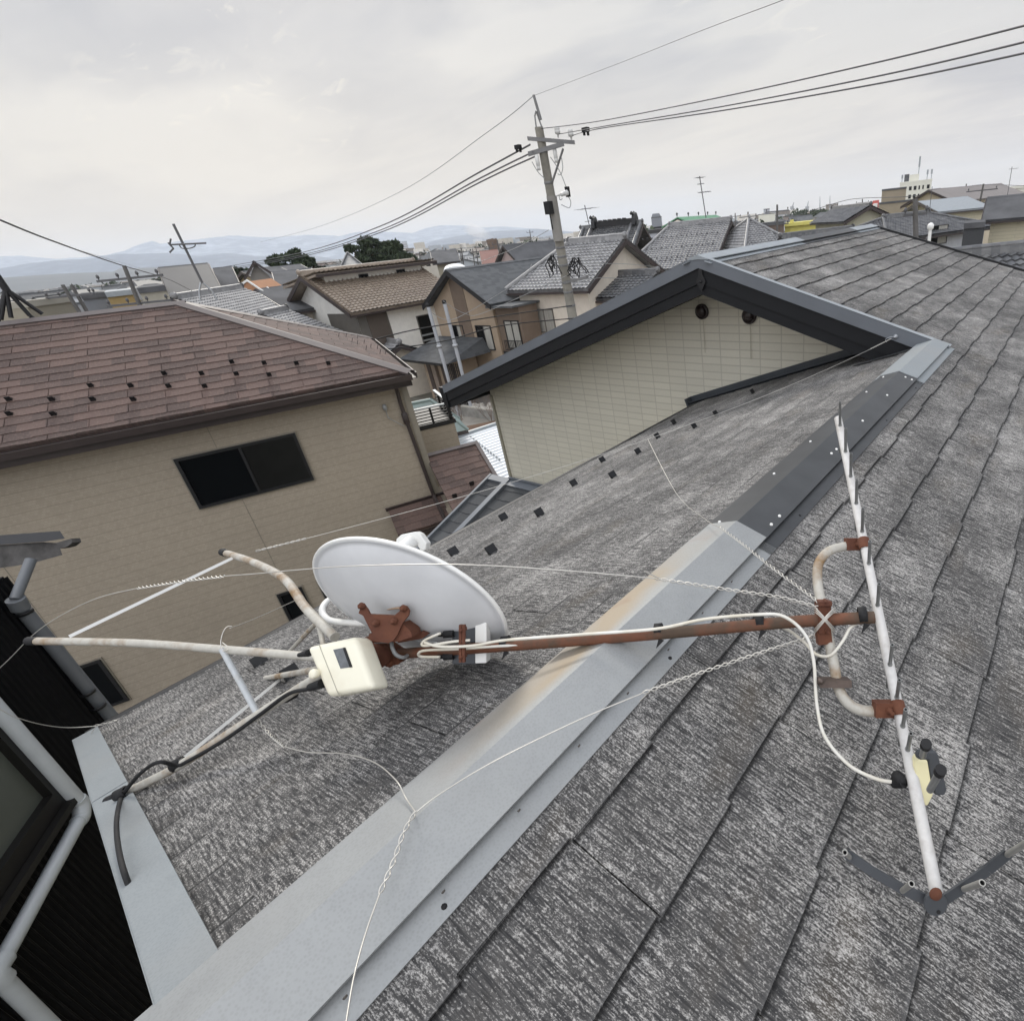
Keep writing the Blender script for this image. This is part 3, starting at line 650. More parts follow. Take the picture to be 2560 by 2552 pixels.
# window
wr=onW(92,1998,.0); wu=wr.dot(wv); 
mb=MB(); b=Vector((Bc.x,Bc.y,0))-wv*(Bc.dot(wv)-wu); b.z=wr.z; t=.07
Wn=1.3; Hn=1.0
mb.box(b-wv*-.0+wn*.01-Zv*t+wv*t,-wv*(Wn+t),Zv*t,wn*.045); mb.box(b+wn*.01,wv*t,Zv*Hn,wn*.045); mb.box(b+wn*.01+Zv*Hn+wv*t,-wv*(Wn+t),Zv*t,wn*.045)
mb.box(b+wn*.01+wv*t-Zv*(t+.03),-wv*(Wn+t),Zv*.028,wn*.075)
f=mb.build('window',M('bronze window frame',(.014,.013,.012),.4,.2,.2,8,.03),bh_)
MB().box(b+wn*.014,-wv*Wn,Zv*Hn,wn*.008).build('pane',M('frosted greenish pane',(.10,.11,.092),.35,0,.1,3,.02),f)
# eave with its timber
mb=MB(); a=AX(0,1356,3.2); d=AX(152,1334,3.35); x=(d-a); x.z*=1
mb=MB(); mb.prism([AX(x,y,3.3) for x,y in ((-150,1349),(150,1327),(162,1346),(110,1354),(-150,1372))],ray(90,1350).normalized()*.3); ev=mb.build('eave_sheet',M('dark eave sheet',(.022,.023,.026),.45,0,.1,4,.02),bh_)
mb=MB(); mb.prism([AX(x,y,3.32) for x,y in ((-150,1372),(108,1355),(140,1357),(150,1370),(156,1387),(80,1408),(-150,1442))],ray(90,1380).normalized()*.06); mb.prism([AX(x,y,3.31) for x,y in ((140,1357),(178,1346),(181,1356),(168,1366),(150,1371))],W_*.05); mb.build('eave_timber',wood_d,bh_)
# ================================================================== FALLEN ROOF ANTENNA MAST
S2=.3842
def t2(x,y,d): return AX(560+x*S2,1300+y*S2,d)
pR=AX(2186,1543,1.135); pL=AX(900,1641,1.36)
mast=thing('antenna_mast','rusty antenna mast with four splayed roof legs, toppled flat across the slate ridge','antenna mast',tuple(pL))
pm=spline([pL,AX(1300,1612,1.275),AX(1660,1583,1.212),AX(1960,1556,1.165),pR],6)
MB().tube(pm,.0127,16,0,True).build('mast_pipe',mast_m,mast)
def onpole(px,off=0):
    v=ray(px,1600); n=Vector(U_); best=min(pm,key=lambda p:abs((p-CAM).dot(R_)/(p-CAM).dot(W_)*F+PX-px)); return best
pd=(pR-pL).normalized()
for x,y in ((1264,1608),(1647,1577),(1900,1554),(2156,1537)):
    d=1/(1/1.36+(x-900)/(2186-900)*(1/1.135-1/1.36)); c=AX(x,y,d); mb=MB()
    mb.lathe(c-pd*.009,pd,[(.0129,0),(.0175,.001),(.0172,.009),(.0176,.017),(.0129,.018)],12); mb.prism([c-U_*.014-W_*.012,c-U_*.036-W_*.012-R_*.006,c-U_*.018-W_*.012+R_*.012],W_*.002)
    mb.build('tape_band',blk_p,mast)
Hc=AX(885,1650,1.33)
def leg(name,pts,r,mat=leg_m,caps=True,lab=None):
    mb=MB().tube(spline(pts,6),r,14,0); o=mb.build('leg',mat,mast)
    if lab: o['label']=lab
    if caps:
        a,b=pts[0],(pts[1]-pts[0]).normalized(); MB().tube([a-b*.012,a+b*.022],r*1.14,12).build('end_cap',blk_p,o)
    return o
lA=leg('leg',[AX(78,1602,1.58),AX(330,1607,1.5),AX(555,1623,1.43),Hc],.0105)
lB=leg('leg',[AX(560,1381,1.92),AX(640,1408,1.78),AX(712,1448,1.6),AX(765,1520,1.46),AX(838,1592,1.34)],.0115)
lC=leg('leg',[AX(278,1998,1.455),AX(440,1918,1.43),AX(600,1815,1.40),AX(760,1712,1.37),AX(850,1660,1.35)],.0108)
lD=leg('leg',[AX(660,1696,2.05),AX(740,1682,1.7),AX(800,1672,1.42),Hc],.0095)
MB().tube([AX(555,1622,1.42),AX(647,1790,1.395)],.0075,10).build('brace',leg_w,mast)
def strip(a,b,w,t,nm,mat,par=mast):
    d=b-a; view=((a+b)/2-CAM).normalized(); s=d.cross(view).normalized(); MB().box(a-s*w/2,s*w,d,view*t).build(nm,mat,par)
strip(AX(173,1591,1.55),AX(600,1386,1.88),.009,.002,'brace',whitep)
strip(AX(443,1908,1.42),AX(706,1693,1.9),.009,.002,'brace',whitep)
MB().tube([AX(788,1560,1.48),AX(724,1628,1.75)],.006,8).build('brace',leg_m,mast)
MB().tube(spline([AX(795,1560,1.47),AX(803,1590,1.45),AX(810,1625,1.4)],5),.006,8).build('brace',leg_m,mast)
# hub clamp
mb=MB(); mb.lathe(AX(945,1638,1.315)+W_*.02,-W_,[(.0,.0),(.026,.0),(.03,.008),(.03,.03),(.022,.036),(.008,.038),(.008,.046),(0,.047)],18)
mb.prism([t2(x,y,1.33) for x,y in ((900,770),(1040,790),(1130,850),(1180,900),(1130,940),(1075,950),(1040,930),(985,935),(930,880),(905,830))],W_*.03)
for x,y in ((990,835),(1078,935),(1150,890)): mb.lathe(t2(x,y,1.325)+W_*.006,-W_,[(.009,0),(.009,.008),(.005,.01),(.005,.018),(0,.018)],6)
mb.build('hub_clamp',rust_m,mast)
MB().tube(spline([t2(985,792,1.31),t2(1080,790,1.3),t2(1095,830,1.29),t2(1120,875,1.29),t2(1165,893,1.3),t2(1195,880,1.32)],5),.0045,8).build('u_bolt',cable_g,mast)
# ------------------------------------------------------------------ satellite dish
Cd=AX(1024,1505,1.37); V=(Cd-CAM).normalized(); Rl=(R_-V*R_.dot(V)).normalized(); Ul=Rl.cross(V)
if Ul.dot(U_)<0: Ul=-Ul
pa,pb=AX(797,1392,1.37),AX(1256,1614,1.37); Av=(pb-pa)/2; Av=Av-V*Av.dot(V)*.3; an=Av.normalized()
upv=V.cross(an); upv=upv if upv.dot(Ul)>0 else -upv
sn_=.46; cs_=math.sqrt(1-sn_**2); Bv=(upv*sn_-V*cs_).normalized()*(Av.length*.96); nb=(-upv*cs_-V*sn_).normalized()
dish=thing('satellite_dish','round light grey satellite dish seen from behind, tipped over beside the slate ridge','satellite dish',tuple(Cd))
mb=MB(); N=64; ring=[(1.0,.0),(1.0,.006),(.985,.009),(.965,.006),(.93,.0125),(.8,.028),(.6,.045),(.4,.056),(.2,.062),(.02,.064)]
Vt=[]
for r,h in ring:
    for j in range(N): a=2*PI*j/N; Vt.append(Cd+(Av*math.cos(a)+Bv*math.sin(a))*r+nb*h)
fs=[(i*N+j,i*N+(j+1)%N,(i+1)*N+(j+1)%N,(i+1)*N+j) for i in range(len(ring)-1) for j in range(N)]; fs.append(tuple((len(ring)-1)*N+j for j in range(N)))
Vf=[]
for r,h in ring: 
    for j in range(N): a=2*PI*j/N; Vf.append(Cd+(Av*math.cos(a)+Bv*math.sin(a))*r*.995+nb*(h-.0025))
mb.faces(Vt,fs,0,True); mb.faces(Vf,[f[::-1] for f in fs],0,True); mb.build('reflector',dish_m,dish)
rm=[Cd+(Av*math.cos(2*PI*j/N)+Bv*math.sin(2*PI*j/N))*1.0+nb*.003 for j in range(N+1)]
MB().tube(rm,.0048,8,0,False).build('rim',whitep,dish)
# LNB and its arm
lp=AX(1012,1368,1.52); ld=(AX(1040,1345,1.54)-lp).normalized()
mb=MB(); mb.lathe(lp-ld*.02,ld,[(.018,0),(.0195,.01),(.0195,.05),(.0,.05)],20); f=mb.build('feed_horn',whitep,dish)
q=AX(1030,1352,1.5); Xq=(AX(1066,1376,1.5)-AX(1030,1345,1.5)).normalized(); Yq=(AX(1000,1350,1.5)-AX(1040,1333,1.5)).normalized()
mb=MB(); mb.prism([AX(560+x*S2,1300+y*S2,1.53) for x,y in ((1118,125),(1150,95),(1245,75),(1275,90),(1318,150),(1310,195),(1280,205),(1235,130),(1150,150),(1120,165))],W_*.03); mb.build('feed_housing',whitep,dish,bevel=.003)
MB().tube(spline([t2(930,672,1.42),t2(820,668,1.45),t2(700,655,1.5),t2(650,620,1.53),t2(640,575,1.55),t2(670,530,1.58),t2(720,500,1.62)],6),.0085,12).build('feed_arm',whitep,dish)
# rusty bracket
mb=MB(); mb.prism([t2(x,y,1.255) for x,y in ((880,540),(905,543),(935,585),(948,612),(1108,620),(1145,590),(1150,562),(1185,560),(1205,590),(1200,620),(1160,672),(1128,745),(1100,785),(1070,800),(935,782),(962,735),(905,622),(875,606),(885,575))],W_*.006)
mb.prism([t2(x,y,1.262) for x,y in ((945,740),(1160,670),(1215,725),(1225,760),(1130,790),(930,800))],W_*.045)
mb.prism([t2(x,y,1.31) for x,y in ((1130,760),(1225,755),(1290,722),(1330,740),(1290,770),(1130,800))],W_*.01)
for x,y in ((985,672),(1103,660),(1165,575),(893,560)): mb.lathe(t2(x,y,1.25)+W_*.004,-W_,[(.0085,0),(.0085,.005),(.0045,.007),(.0045,.012),(0,.012)],6)
mb.build('mount_bracket',rust_m,dish)
# rust runs on the dish back
for (x0,y0,x1,y1) in ((745,500,890,548),(1000,575,1150,578)):
    pts=[]
    for k in range(9):
        f=k/8; x=x0+(x1-x0)*f; y=y0+(y1-y0)*f+6*math.sin(f*5)
        v=ray(560+x*S2,1300+y*S2); p=PLN(560+x*S2,1300+y*S2,Cd+nb*.0,nb); rr=(p-Cd); u=rr.dot(Av)/Av.length**2; w_=rr.dot(Bv)/Bv.length**2; r=min(math.hypot(u,w_),1)
        hgt=.064*(1-r*r)+.0045; pts.append(PLN(560+x*S2,1300+y*S2,Cd+nb*hgt,nb))
    MB().tube(pts,[.0006+.0022*k/8 for k in range(9)],6).build('rust_run',M('rust run',(.42,.29,.19),.7,0,.3,50,0),dish)
# ------------------------------------------------------------------ cream amplifier box
bxo=thing('amplifier_box','cream weathered plastic amplifier housing with a small dark window, fixed at the mast hub','junction box',tuple(AX(845,1668,1.22)))
TL,TR,BR,BL=(AX(x,y,d) for x,y,d in ((762,1617,1.235),(886,1590,1.215),(934,1722,1.17),(816,1744,1.19)))
dp=(AX(800,1640,1.31)-AX(800,1640,1.23)).normalized(); nf=(TR-TL).cross(BL-TL).normalized(); nf=nf if nf.dot(W_)>0 else -nf
mb=MB(); mb.prism([TL,TR,BR,BL],nf*.058); ob=mb.build('housing',cream_p,bxo,bevel=.0)
bv=ob.modifiers.new('b','BEVEL'); bv.width=.013; bv.segments=4; bv.limit_method='NONE'
for p in ob.data.polygons: p.use_smooth=True
def onbx(x,y,o=0): return PLN(x,y,TL-nf*o,nf)
mb=MB(); mb.prism([onbx(*p,.0012) for p in ((833,1624),(862,1618),(880,1667),(851,1671))],nf*.002); f=mb.build('label_window',M('smoky window',(.13,.14,.15),.25,0,.3,60,0),bxo)
mb=MB(); mb.prism([onbx(*p,.0022) for p in ((856.5,1619),(862,1618),(880,1667),(874,1668))],nf*.002); mb.build('shadow_slot',blk_p,f)
mb=MB(); mb.prism([onbx(*p,.0006) for p in ((796.5,1611),(798,1611),(848,1738),(846,1738))],nf*.001); mb.build('seam',M('lid seam shadow',(.33,.31,.25),.6,0,.1,5,0),bxo)
mb=MB(); kp=onbx(788,1684,.003); mb.lathe(kp+nf*.004,-nf,[(.0095,0),(.0105,.003),(.0105,.011),(.008,.0135),(0,.0135)],10); mb.build('knob',cream_p,bxo)
mb=MB(); mb.tube([AX(748,1637,1.27),AX(772,1632,1.25)],[.005,.0085],10); mb.tube([AX(776,1718,1.24),AX(806,1708,1.22)],[.009,.011],10); mb.build('cable_gland',blk_p,bxo)
# ------------------------------------------------------------------ signal mixers on the mast
for k,(y0,y1,lab) in enumerate(((1561,1608,'dark grey signal mixer with a white lid above the rusty mast'),(1619,1661,'dark grey signal mixer with a white lid below the rusty mast'))):
    c=AX(1170,(y0+y1)/2,1.31); g=thing('signal_mixer',lab,'mixer',tuple(c),'signal mixers on the mast')
    mb=MB(); mb.box(AX(1130,y1,1.31),AX(1190,y1-1,1.302)-AX(1130,y1,1.31),AX(1130,y0,1.31)-AX(1130,y1,1.31),W_*.028); mb.build('body',grey_p,g,bevel=.002)
    mb=MB(); ya,yb=(1557,1612) if k==0 else (1612,1659)
    mb.box(AX(1187,yb,1.298),AX(1216,yb-1,1.294)-AX(1187,yb,1.298),AX(1187,ya,1.298)-AX(1187,yb,1.298),W_*.032); mb.build('lid',whitep,g,bevel=.003)
    yc=1586 if k==0 else 1641
    mb=MB(); a,b=AX(1096,yc+1,1.305),AX(1134,yc-2,1.305); mb.tube([a,a.lerp(b,.3),a.lerp(b,.35),b],[.0045,.0055,.0085,.0085],10); mb.build('connector',blk_p,g)
mb=MB(); 
for x in (1152,1160): mb.cbox(AX(x,1608,1.255),.006,.085,.008,R_,U_,W_)
for y in (1573,1640): mb.lathe(AX(1156,y,1.26)+W_*.01,-W_,[(.008,0),(.008,.012),(.004,.014),(.004,.024),(0,.024)],6)
mb.build('clamp',rust_m,mast)
# ------------------------------------------------------------------ UHF antenna
b0=AX(2348,2262,.885); b1=AX(2095,1046,1.5); bd=(b1-b0).normalized()
uhf=thing('yagi_antenna','chalky aluminium UHF yagi antenna with short rods, lying over the right slate slope','antenna',tuple(b0))
def boomY(y):
    lo_,hi_=0,1
    for _ in range(30):
        m_=(lo_+hi_)/2; p=b0.lerp(b1,m_)-CAM; yy=PY-F*p.dot(U_)/p.dot(W_)
        if yy>y: lo_=m_
        else: hi_=m_
    return b0.lerp(b1,lo_)
MB().tube([b0,boomY(1900)],.0108,16).build('boom',alu,uhf); MB().tube([boomY(1905),b1],.0102,16).build('boom',alu,uhf)
ev_=-ray(2108,2660).normalized()
for i,y in enumerate((1071,1136,1198,1265,1335,1415,1519,1667,1749,1820,1878)):
    p=boomY(y); Lh=.085 if i<8 else .08
    mb=MB(); mb.tube([p+ev_*Lh,p-ev_*Lh],.0036,10,0,True,1)
    mb.lathe(p+ev_*.0095,ev_,[(.0048,0),(.0048,.003),(.0036,.0035)],10); mb.build('element_rod',[alu_d,blk_p],uhf)
# reflector
hub=b0-bd*.0; 
mb=MB()
def ribbon(mb,pts,w,t):
    for a,b in zip(pts,pts[1:]):
        d=b-a; s=d.cross(W_).normalized(); s=s if s.dot(U_)>0 else -s; mb.box(a-s*w/2,d,s*w,W_*t)
Lp=[AX(2345,2262,.885),AX(2262,2226,.90),AX(2180,2178,.93),AX(2118,2136,.955)]
Rp=[AX(2345,2262,.885),AX(2405,2222,.875),AX(2470,2176,.865),AX(2522,2134,.855)]
ribbon(mb,Lp,.0165,.004); ribbon(mb,Rp,.0165,.004); mb.build('reflector_arm',grey_p,uhf)
hc=AX(2340,2260,.876); mb=MB(); mb.prism([hc+(R_*math.cos(a)+U_*math.sin(a))*.0185 for a in [2*PI*j/24 for j in range(24)]],W_*.005); mb.prism([hc+R_*.004-U_*.012+(R_*math.cos(a)+U_*math.sin(a))*.0035-W_*.0008 for a in [2*PI*j/8 for j in range(8)]],W_*.001,1); mb.build('reflector_hub',[grey_p,blk_p],uhf,bevel=.0008)
mb=MB(); mb.lathe(AX(2340,2235,.875),-W_,[(.0,-.001),(.0105,-.001),(.0095,.001),(0,.0015)],14); mb.build('rusty_end',rust_m,uhf)
for a,b,da,db in (((2124,2142),(2112,2130),.955,.87),((2256,2226),(2279,2208),.90,.79),((2410,2222),(2456,2206),.872,.74),((2518,2136),(2580,2097),.856,.75)):
    mb=MB(); mb.tube([AX(*b,db),AX(*a,da)],.0043,12,0,True,1); mb.build('reflector_rod',[M('grey tube',(.36,.355,.33),.45,.3,.2,30,.05),blk_p],uhf)
for a,b,da,db in (((2256,2226),(2240,2240),.91,1.0),((2470,2165),(2452,2172),.87,.95)):
    MB().tube([AX(*a,da),AX(*b,db)],.0043,10).build('reflector_rod',alu_d,uhf)
# balun housing
t7=lambda x,y,d: AX(1960+x*.3115,1800+y*.3115,d)
mb=MB(); mb.prism([t7(x,y,.985) for x,y in ((1065,320),(1155,325),(1200,600),(1155,690),(1110,680),(1080,580),(1090,540),(1060,480),(1050,380))],W_*.03); mb.build('feed_box',ivory_p,uhf,bevel=.003)
mb=MB(); mb.prism([t7(x,y,1.0) for x,y in ((1150,250),(1215,250),(1240,275),(1310,560),(1290,605),(1215,605),(1165,410))],W_*.035); mb.prism([t7(x,y,.965) for x,y in ((1060,270),(1080,240),(1150,235),(1172,260),(1175,320),(1100,322),(1065,305))],W_*.008)
mb.build('feed_cover',grey_p,uhf,bevel=.003)
for (a,da),(b,db) in ((((1112,285),.955),((1140,195),.90)),(((1170,560),.94),((1255,405),.86))):
    pa_,pb_=t7(*a,da),t7(*b,db); mb=MB(); mb.tube([pa_,pb_],.0058,12); r_=mb.build('dipole_rod',alu_d,uhf)
    d=(pb_-pa_).normalized(); MB().tube([pb_-d*.012,pb_+d*.006],[.0085,.0085],14).build('rod_cap',blk_p,r_)
mb=MB(); mb.tube([t7(880,500,1.01),t7(960,500,.99)],.0095,12); mb.lathe(t7(925,470,1.0),-W_,[(.011,-.01),(.012,0),(.008,.012),(0,.013)],14); mb.build('cable_boot',blk_p,uhf)
# curved bracket and clamps
MB().tube(spline([AX(2150,1362,1.305),AX(2112,1366,1.3),AX(2072,1378,1.28),AX(2047,1408,1.26),AX(2044,1455,1.235),AX(2056,1520,1.195),AX(2070,1590,1.16),AX(2086,1668,1.13),AX(2095,1715,1.11),AX(2115,1752,1.095),AX(2150,1774,1.085),AX(2205,1779,1.075)],6),.0108,14).build('support_arm',leg_m,uhf)
for (x,y,d) in ((2140,1360,1.3),(2217,1771,1.07)):
    mb=MB(); c=AX(x,y,d); mb.cbox(c,.05,.028,.024,R_,U_,W_); mb.lathe(boomY(y)-bd*.014,bd,[(.0125,0),(.0135,.002),(.0135,.026),(.0125,.028)],14); mb.lathe(c-W_*.01,-W_,[(.007,0),(.007,.006),(.004,.008),(.004,.02),(0,.02)],6); mb.build('clamp',rust_m,uhf)
mb=MB(); c=AX(2060,1545,1.145)
mb.cbox(c+W_*.01,.026,.062,.035,R_,U_,W_); mb.cbox(c-U_*.03+W_*.008,.03,.05,.02,(R_-U_*-.12),(U_-R_*.12),W_); mb.cbox(c+U_*.032,.026,.01,.03,R_,U_,W_)
for dx,dy in ((0,.036),(.006,-.004),(.004,-.025)): mb.lathe(c+R_*dx+U_*dy-W_*.004,-W_,[(.006,0),(.006,.006),(.0035,.008),(.0035,.016),(0,.016)],6)
mb.build('clamp',rust_m,uhf,bevel=.002)
mb=MB(); mb.cbox(AX(2085,1705,1.105),.062,.014,.028,R_,U_,W_); mb.lathe(AX(2052,1703,1.09),-W_,[(.006,-.004),(.006,.004),(0,.006)],8); mb.build('saddle_band',M('tarnished band',(.12,.09,.075),.5,.3,.4,30,.1),uhf)
# ------------------------------------------------------------------ cables
def SF(x,y,lift):
    v=ray(x,y); zt=RZ-8+.034
    kR=(zt+TA*RX)/(v.z+TA*v.x); kL=(zt-TA*RX)/(v.z-TA*v.x); k=max(a for a in (kR,kL) if a>0) if True else 0
    return CAM+v*(k-lift*1.6)
def cable(name,pts,r,mat,label,cat='cable',n=8,grp=None):
    o=MB().tube(spline(pts,n),r,8).build(name,mat); tag(o,label,cat,grp); return o
cable('coax_cable',[AX(1175,1600,1.26),AX(1130,1604,1.255),AX(1062,1614,1.27),AX(1060,1602,1.28),AX(1095,1585,1.285),AX(1100,1584,1.29)],.0033,cable_w,'white coax loop entering the upper signal mixer')
cable('coax_cable',[AX(1062,1606,1.27),AX(1100,1616,1.255),AX(1180,1614,1.245),AX(1264,1600,1.24),AX(1450,1586,1.215),AX(1640,1572,1.19),AX(1760,1548,1.175),AX(1896,1536,1.15),AX(1960,1541,1.13),AX(2012,1585,1.12),AX(2034,1650,1.11),AX(2042,1760,1.09),AX(2062,1840,1.06),AX(2120,1910,1.03),AX(2190,1946,1.01),AX(2240,1955,1.005)],.0034,cable_w,'long white coax along the mast top dropping to the yagi feed box')
cable('coax_cable',[AX(1100,1642,1.29),AX(1050,1640,1.29),AX(1060,1626,1.28),AX(1150,1622,1.27),AX(1264,1614,1.27),AX(1450,1606,1.24),AX(1640,1592,1.215),AX(1890,1564,1.19),AX(1960,1570,1.19),AX(2010,1605,1.18),AX(2040,1635,1.15),AX(2075,1638,1.13),AX(2105,1605,1.13),AX(2125,1570,1.14),AX(2146,1556,1.15)],.0032,cable_w,'white coax hanging along the underside of the mast and looping under the clamp')
cable('coax_cable',[AX(985,1592,1.33),AX(1020,1597,1.325),AX(1070,1604,1.31),AX(1095,1606,1.3)],.003,cable_g,'short grey coax running from the dish bracket to the mast')
cable('black_cable',[AX(806,1708,1.235),AX(770,1722,1.29),AX(720,1735,1.33),AX(650,1786,1.37),AX(560,1850,1.395),AX(470,1902,1.405),AX(442,1913,1.40),AX(395,1905,1.37),AX(350,1934,1.40),AX(314,1976,1.425),AX(300,2002,1.40),SF(292,2045,.035),SF(292,2085,.02),SF(298,2130,.012),SF(308,2172,.008),SF(322,2212,-.02)],.0048,blk_p,'black cable strapped to the lowest mast leg and dropping over the verge')
for (x,y) in ((303,1984),(443,1911),(722,1738)):
    d=1.43; c=AX(x,y,d); o=MB().lathe(c-R_*.012+U_*-.006,(AX(x+30,y-16,d)-c).normalized(),[(.0115,0),(.0152,.002),(.0145,.016),(.0152,.028),(.0115,.03)],12).build('tape_band',blk_p,mast)
# ------------------------------------------------------------------ guy wires
def guy(label,parts):
    r=thing('guy_wire',label,'wire',tuple(parts[0][1][0]),'stainless guy wires')
    for kind,pts in parts:
        mb=MB()
        if kind=='t': helix(mb,pts,.0029,.0012,.034,0); helix(mb,pts,.0029,.0012,.034,PI)
        else: mb.tube(spline(pts,8),.0012,5)
        mb.build('twisted_wire' if kind=='t' else 'wire_strand',wire_m,r)
    return r
hk=PLN(2238,842,Vector((0,VY-.02,0)),Yv)
A1=hk; A9=AX(606,1386,1.88)
def sag(a,b,s,f0,f1,n=10):
    return [a.lerp(b,f0+(f1-f0)*k/n)-Zv*(s*4*(f0+(f1-f0)*k/n)*(1-(f0+(f1-f0)*k/n))) for k in range(n+1)]
g=guy('thin guy wire from the bargeboard hook across the slates to the upper mast leg',[('t',sag(A1,A9,.10,0.012,.07,4)),('s',sag(A1,A9,.10,.07,.985,16)),('t',sag(A1,A9,.10,.95,.99,3))])
mb=MB(); mb.lathe(hk,Yv*-1,[(.016,-.006),(.016,0),(.007,.004),(.007,.02),(0,.02)],10); mb.tube(spline([hk-Yv*.02,hk-Yv*.03+Vector((-.02,0,.005)),hk-Yv*.03+Vector((-.05,-.01,-.01)),hk-Yv*.02+Vector((-.045,-.01,-.03))],5),.002,6); mb.build('screw_eye',steel,g)
mid=sag(A1,A9,.10,.0,1,40)
def near(px):
    return min(mid,key=lambda p:abs(PX+F*(p-CAM).dot(R_)/(p-CAM).dot(W_)-px))
P3=near(1621)
guy('guy wire branching from the bargeboard wire over the ridge down to the mast clamp',[('s',[P3,AX(1690,1232,2.2),AX(1760,1296,1.7),AX(1800,1318,1.55)]),('t',[AX(1800,1318,1.55),AX(1860,1362,1.42),AX(1930,1418,1.3),AX(2030,1492,1.17),AX(2052,1512,1.14)])])
guy('long guy wire passing over the dish and swinging left to the roof corner',[('t',[AX(2045,1518,1.14),AX(1950,1493,1.15),AX(1800,1471,1.16),AX(1640,1446,1.17)]),('s',[AX(1655,1449,1.17),AX(1611,1428,1.15)]),('s',[AX(1640,1446,1.17),AX(1400,1425,1.15),AX(1150,1411,1.13),AX(900,1414,1.15),AX(750,1424,1.2),AX(640,1434,1.27),AX(560,1440,1.32)]),('t',[AX(560,1440,1.32),AX(460,1452,1.38),AX(345,1470,1.45)]),('s',[AX(345,1470,1.45),AX(230,1500,1.52),AX(110,1565,1.6),AX(30,1640,1.68),AX(-40,1720,1.78),AX(5,1775,1.85),AX(80,1805,1.95),AX(160,1818,2.05),AX(235,1815,2.11)]),('t',[AX(235,1814,2.11),AX(262,1808,2.12),AX(293,1799,2.13)]),
  ('s',[AX(240,1815,2.1),AX(228,1835,2.1),AX(226,1850,2.1)])])
guy('guy wire twisted from the mast clamp down to a junction on the galvanised ridge',[('t',[AX(2040,1588,1.17),SF(1900,1632,.1),SF(1750,1682,.07),SF(1605,1733,.06)]),('s',[SF(1625,1727,.06),SF(1600,1752,.04)]),('s',[SF(1605,1733,.06),SF(1450,1798,.05),SF(1240,1900,.035),SF(1100,1984,.015),SF(1040,2030,.01)])])
guy('slack guy wire from the lowest leg joint curling over the slates to the ridge junction',[('t',[AX(640,1795,1.39),SF(672,1832,.03),SF(712,1866,.02)]),('s',[SF(712,1866,.02),SF(770,1880,.01),SF(860,1884,.015),SF(935,1905,.03),SF(990,1950,.03),SF(1015,1995,.012),SF(1038,2028,.01)])])
guy('guy wire twisted below the ridge junction and running off the bottom edge',[('t',[SF(1040,2028,.01),SF(1010,2080,.01),SF(985,2150,.01),SF(950,2232,.012)]),('s',[SF(950,2232,.012),SF(915,2330,.02),SF(885,2440,.03),SF(862,2575,.04)])])
guy('short curl of thin wire looped round the long mast leg near the brace',[('s',[AX(580,1565,1.45),AX(566,1568,1.44),AX(556,1585,1.42),AX(552,1610,1.41),AX(560,1628,1.40),AX(572,1620,1.42),AX(556,1606,1.43)]),('s',[AX(575,1570,1.46),AX(640,1545,1.7),AX(740,1500,2.2)])])
mb=MB()
for s in (-1,1):
    for k in range(3): mb.tube(spline([AX(2062-27*s,1520+k*5,1.15),AX(2062-20*s,1523+k*5,1.118),AX(2062,1544+k*4,1.106),AX(2062+20*s,1566+k*5,1.118),AX(2062+25*s,1572+k*5,1.15)],4),.0011,5)
mb.build('wire_binding',wire_m,mast)
# ================================================================== GROUND AND STREETS
def flat(name,pts,z,mat,kind='structure'):
    o=MB().poly([(x,y,z) for x,y in pts]).build(name,mat); o['kind']=kind; return o
gm,nt,b=newmat('ground'); b.inputs['Roughness'].default_value=.95
c=coords(nt); f=noise_(nt,c,.035,5); f2=noise_(nt,c,.9,5); k=mix(nt,ramp(nt,f,.4,.6),(.17,.16,.14),(.105,.10,.075)); k=mix(nt,math_(nt,'MULTIPLY',ramp(nt,f2,.5,.7),.5),k,(.22,.215,.2)); nt.links.new(k,b.inputs['Base Color'])
flat('ground',[(-12400,-1400),(4400,-1400),(4400,12400),(-12400,12400)],0,gm)
asph=M('worn asphalt',(.19,.18,.165),.9,0,.35,1.2,.3,(.11,.105,.10),sc3=(1,1,1))
def gp(x,y,z=0.0): p=HZ(x,y,z); return (p.x,p.y)
flat('concrete_yard',[(-26,3),(-9,3),(-9,14),(-16,24),(-27,22),(-34,14)],.004,M('pale worn concrete',(.33,.31,.27),.9,0,.45,.5,.3,(.20,.185,.16)))
flat('street',[(-46,7),(-42,3),(-22,21),(-20,32),(-24,33),(-27,21.5)],.008,asph)
flat('soil_bed',[(-24.5,15.2),(-18,10.5),(-13,16),(-20,22)],.012,soil_m)
flat('lawn',[(-36.3,19.5),(-33.6,19.8),(-33.6,17.4),(-36.6,17.4)],.016,grass_m)
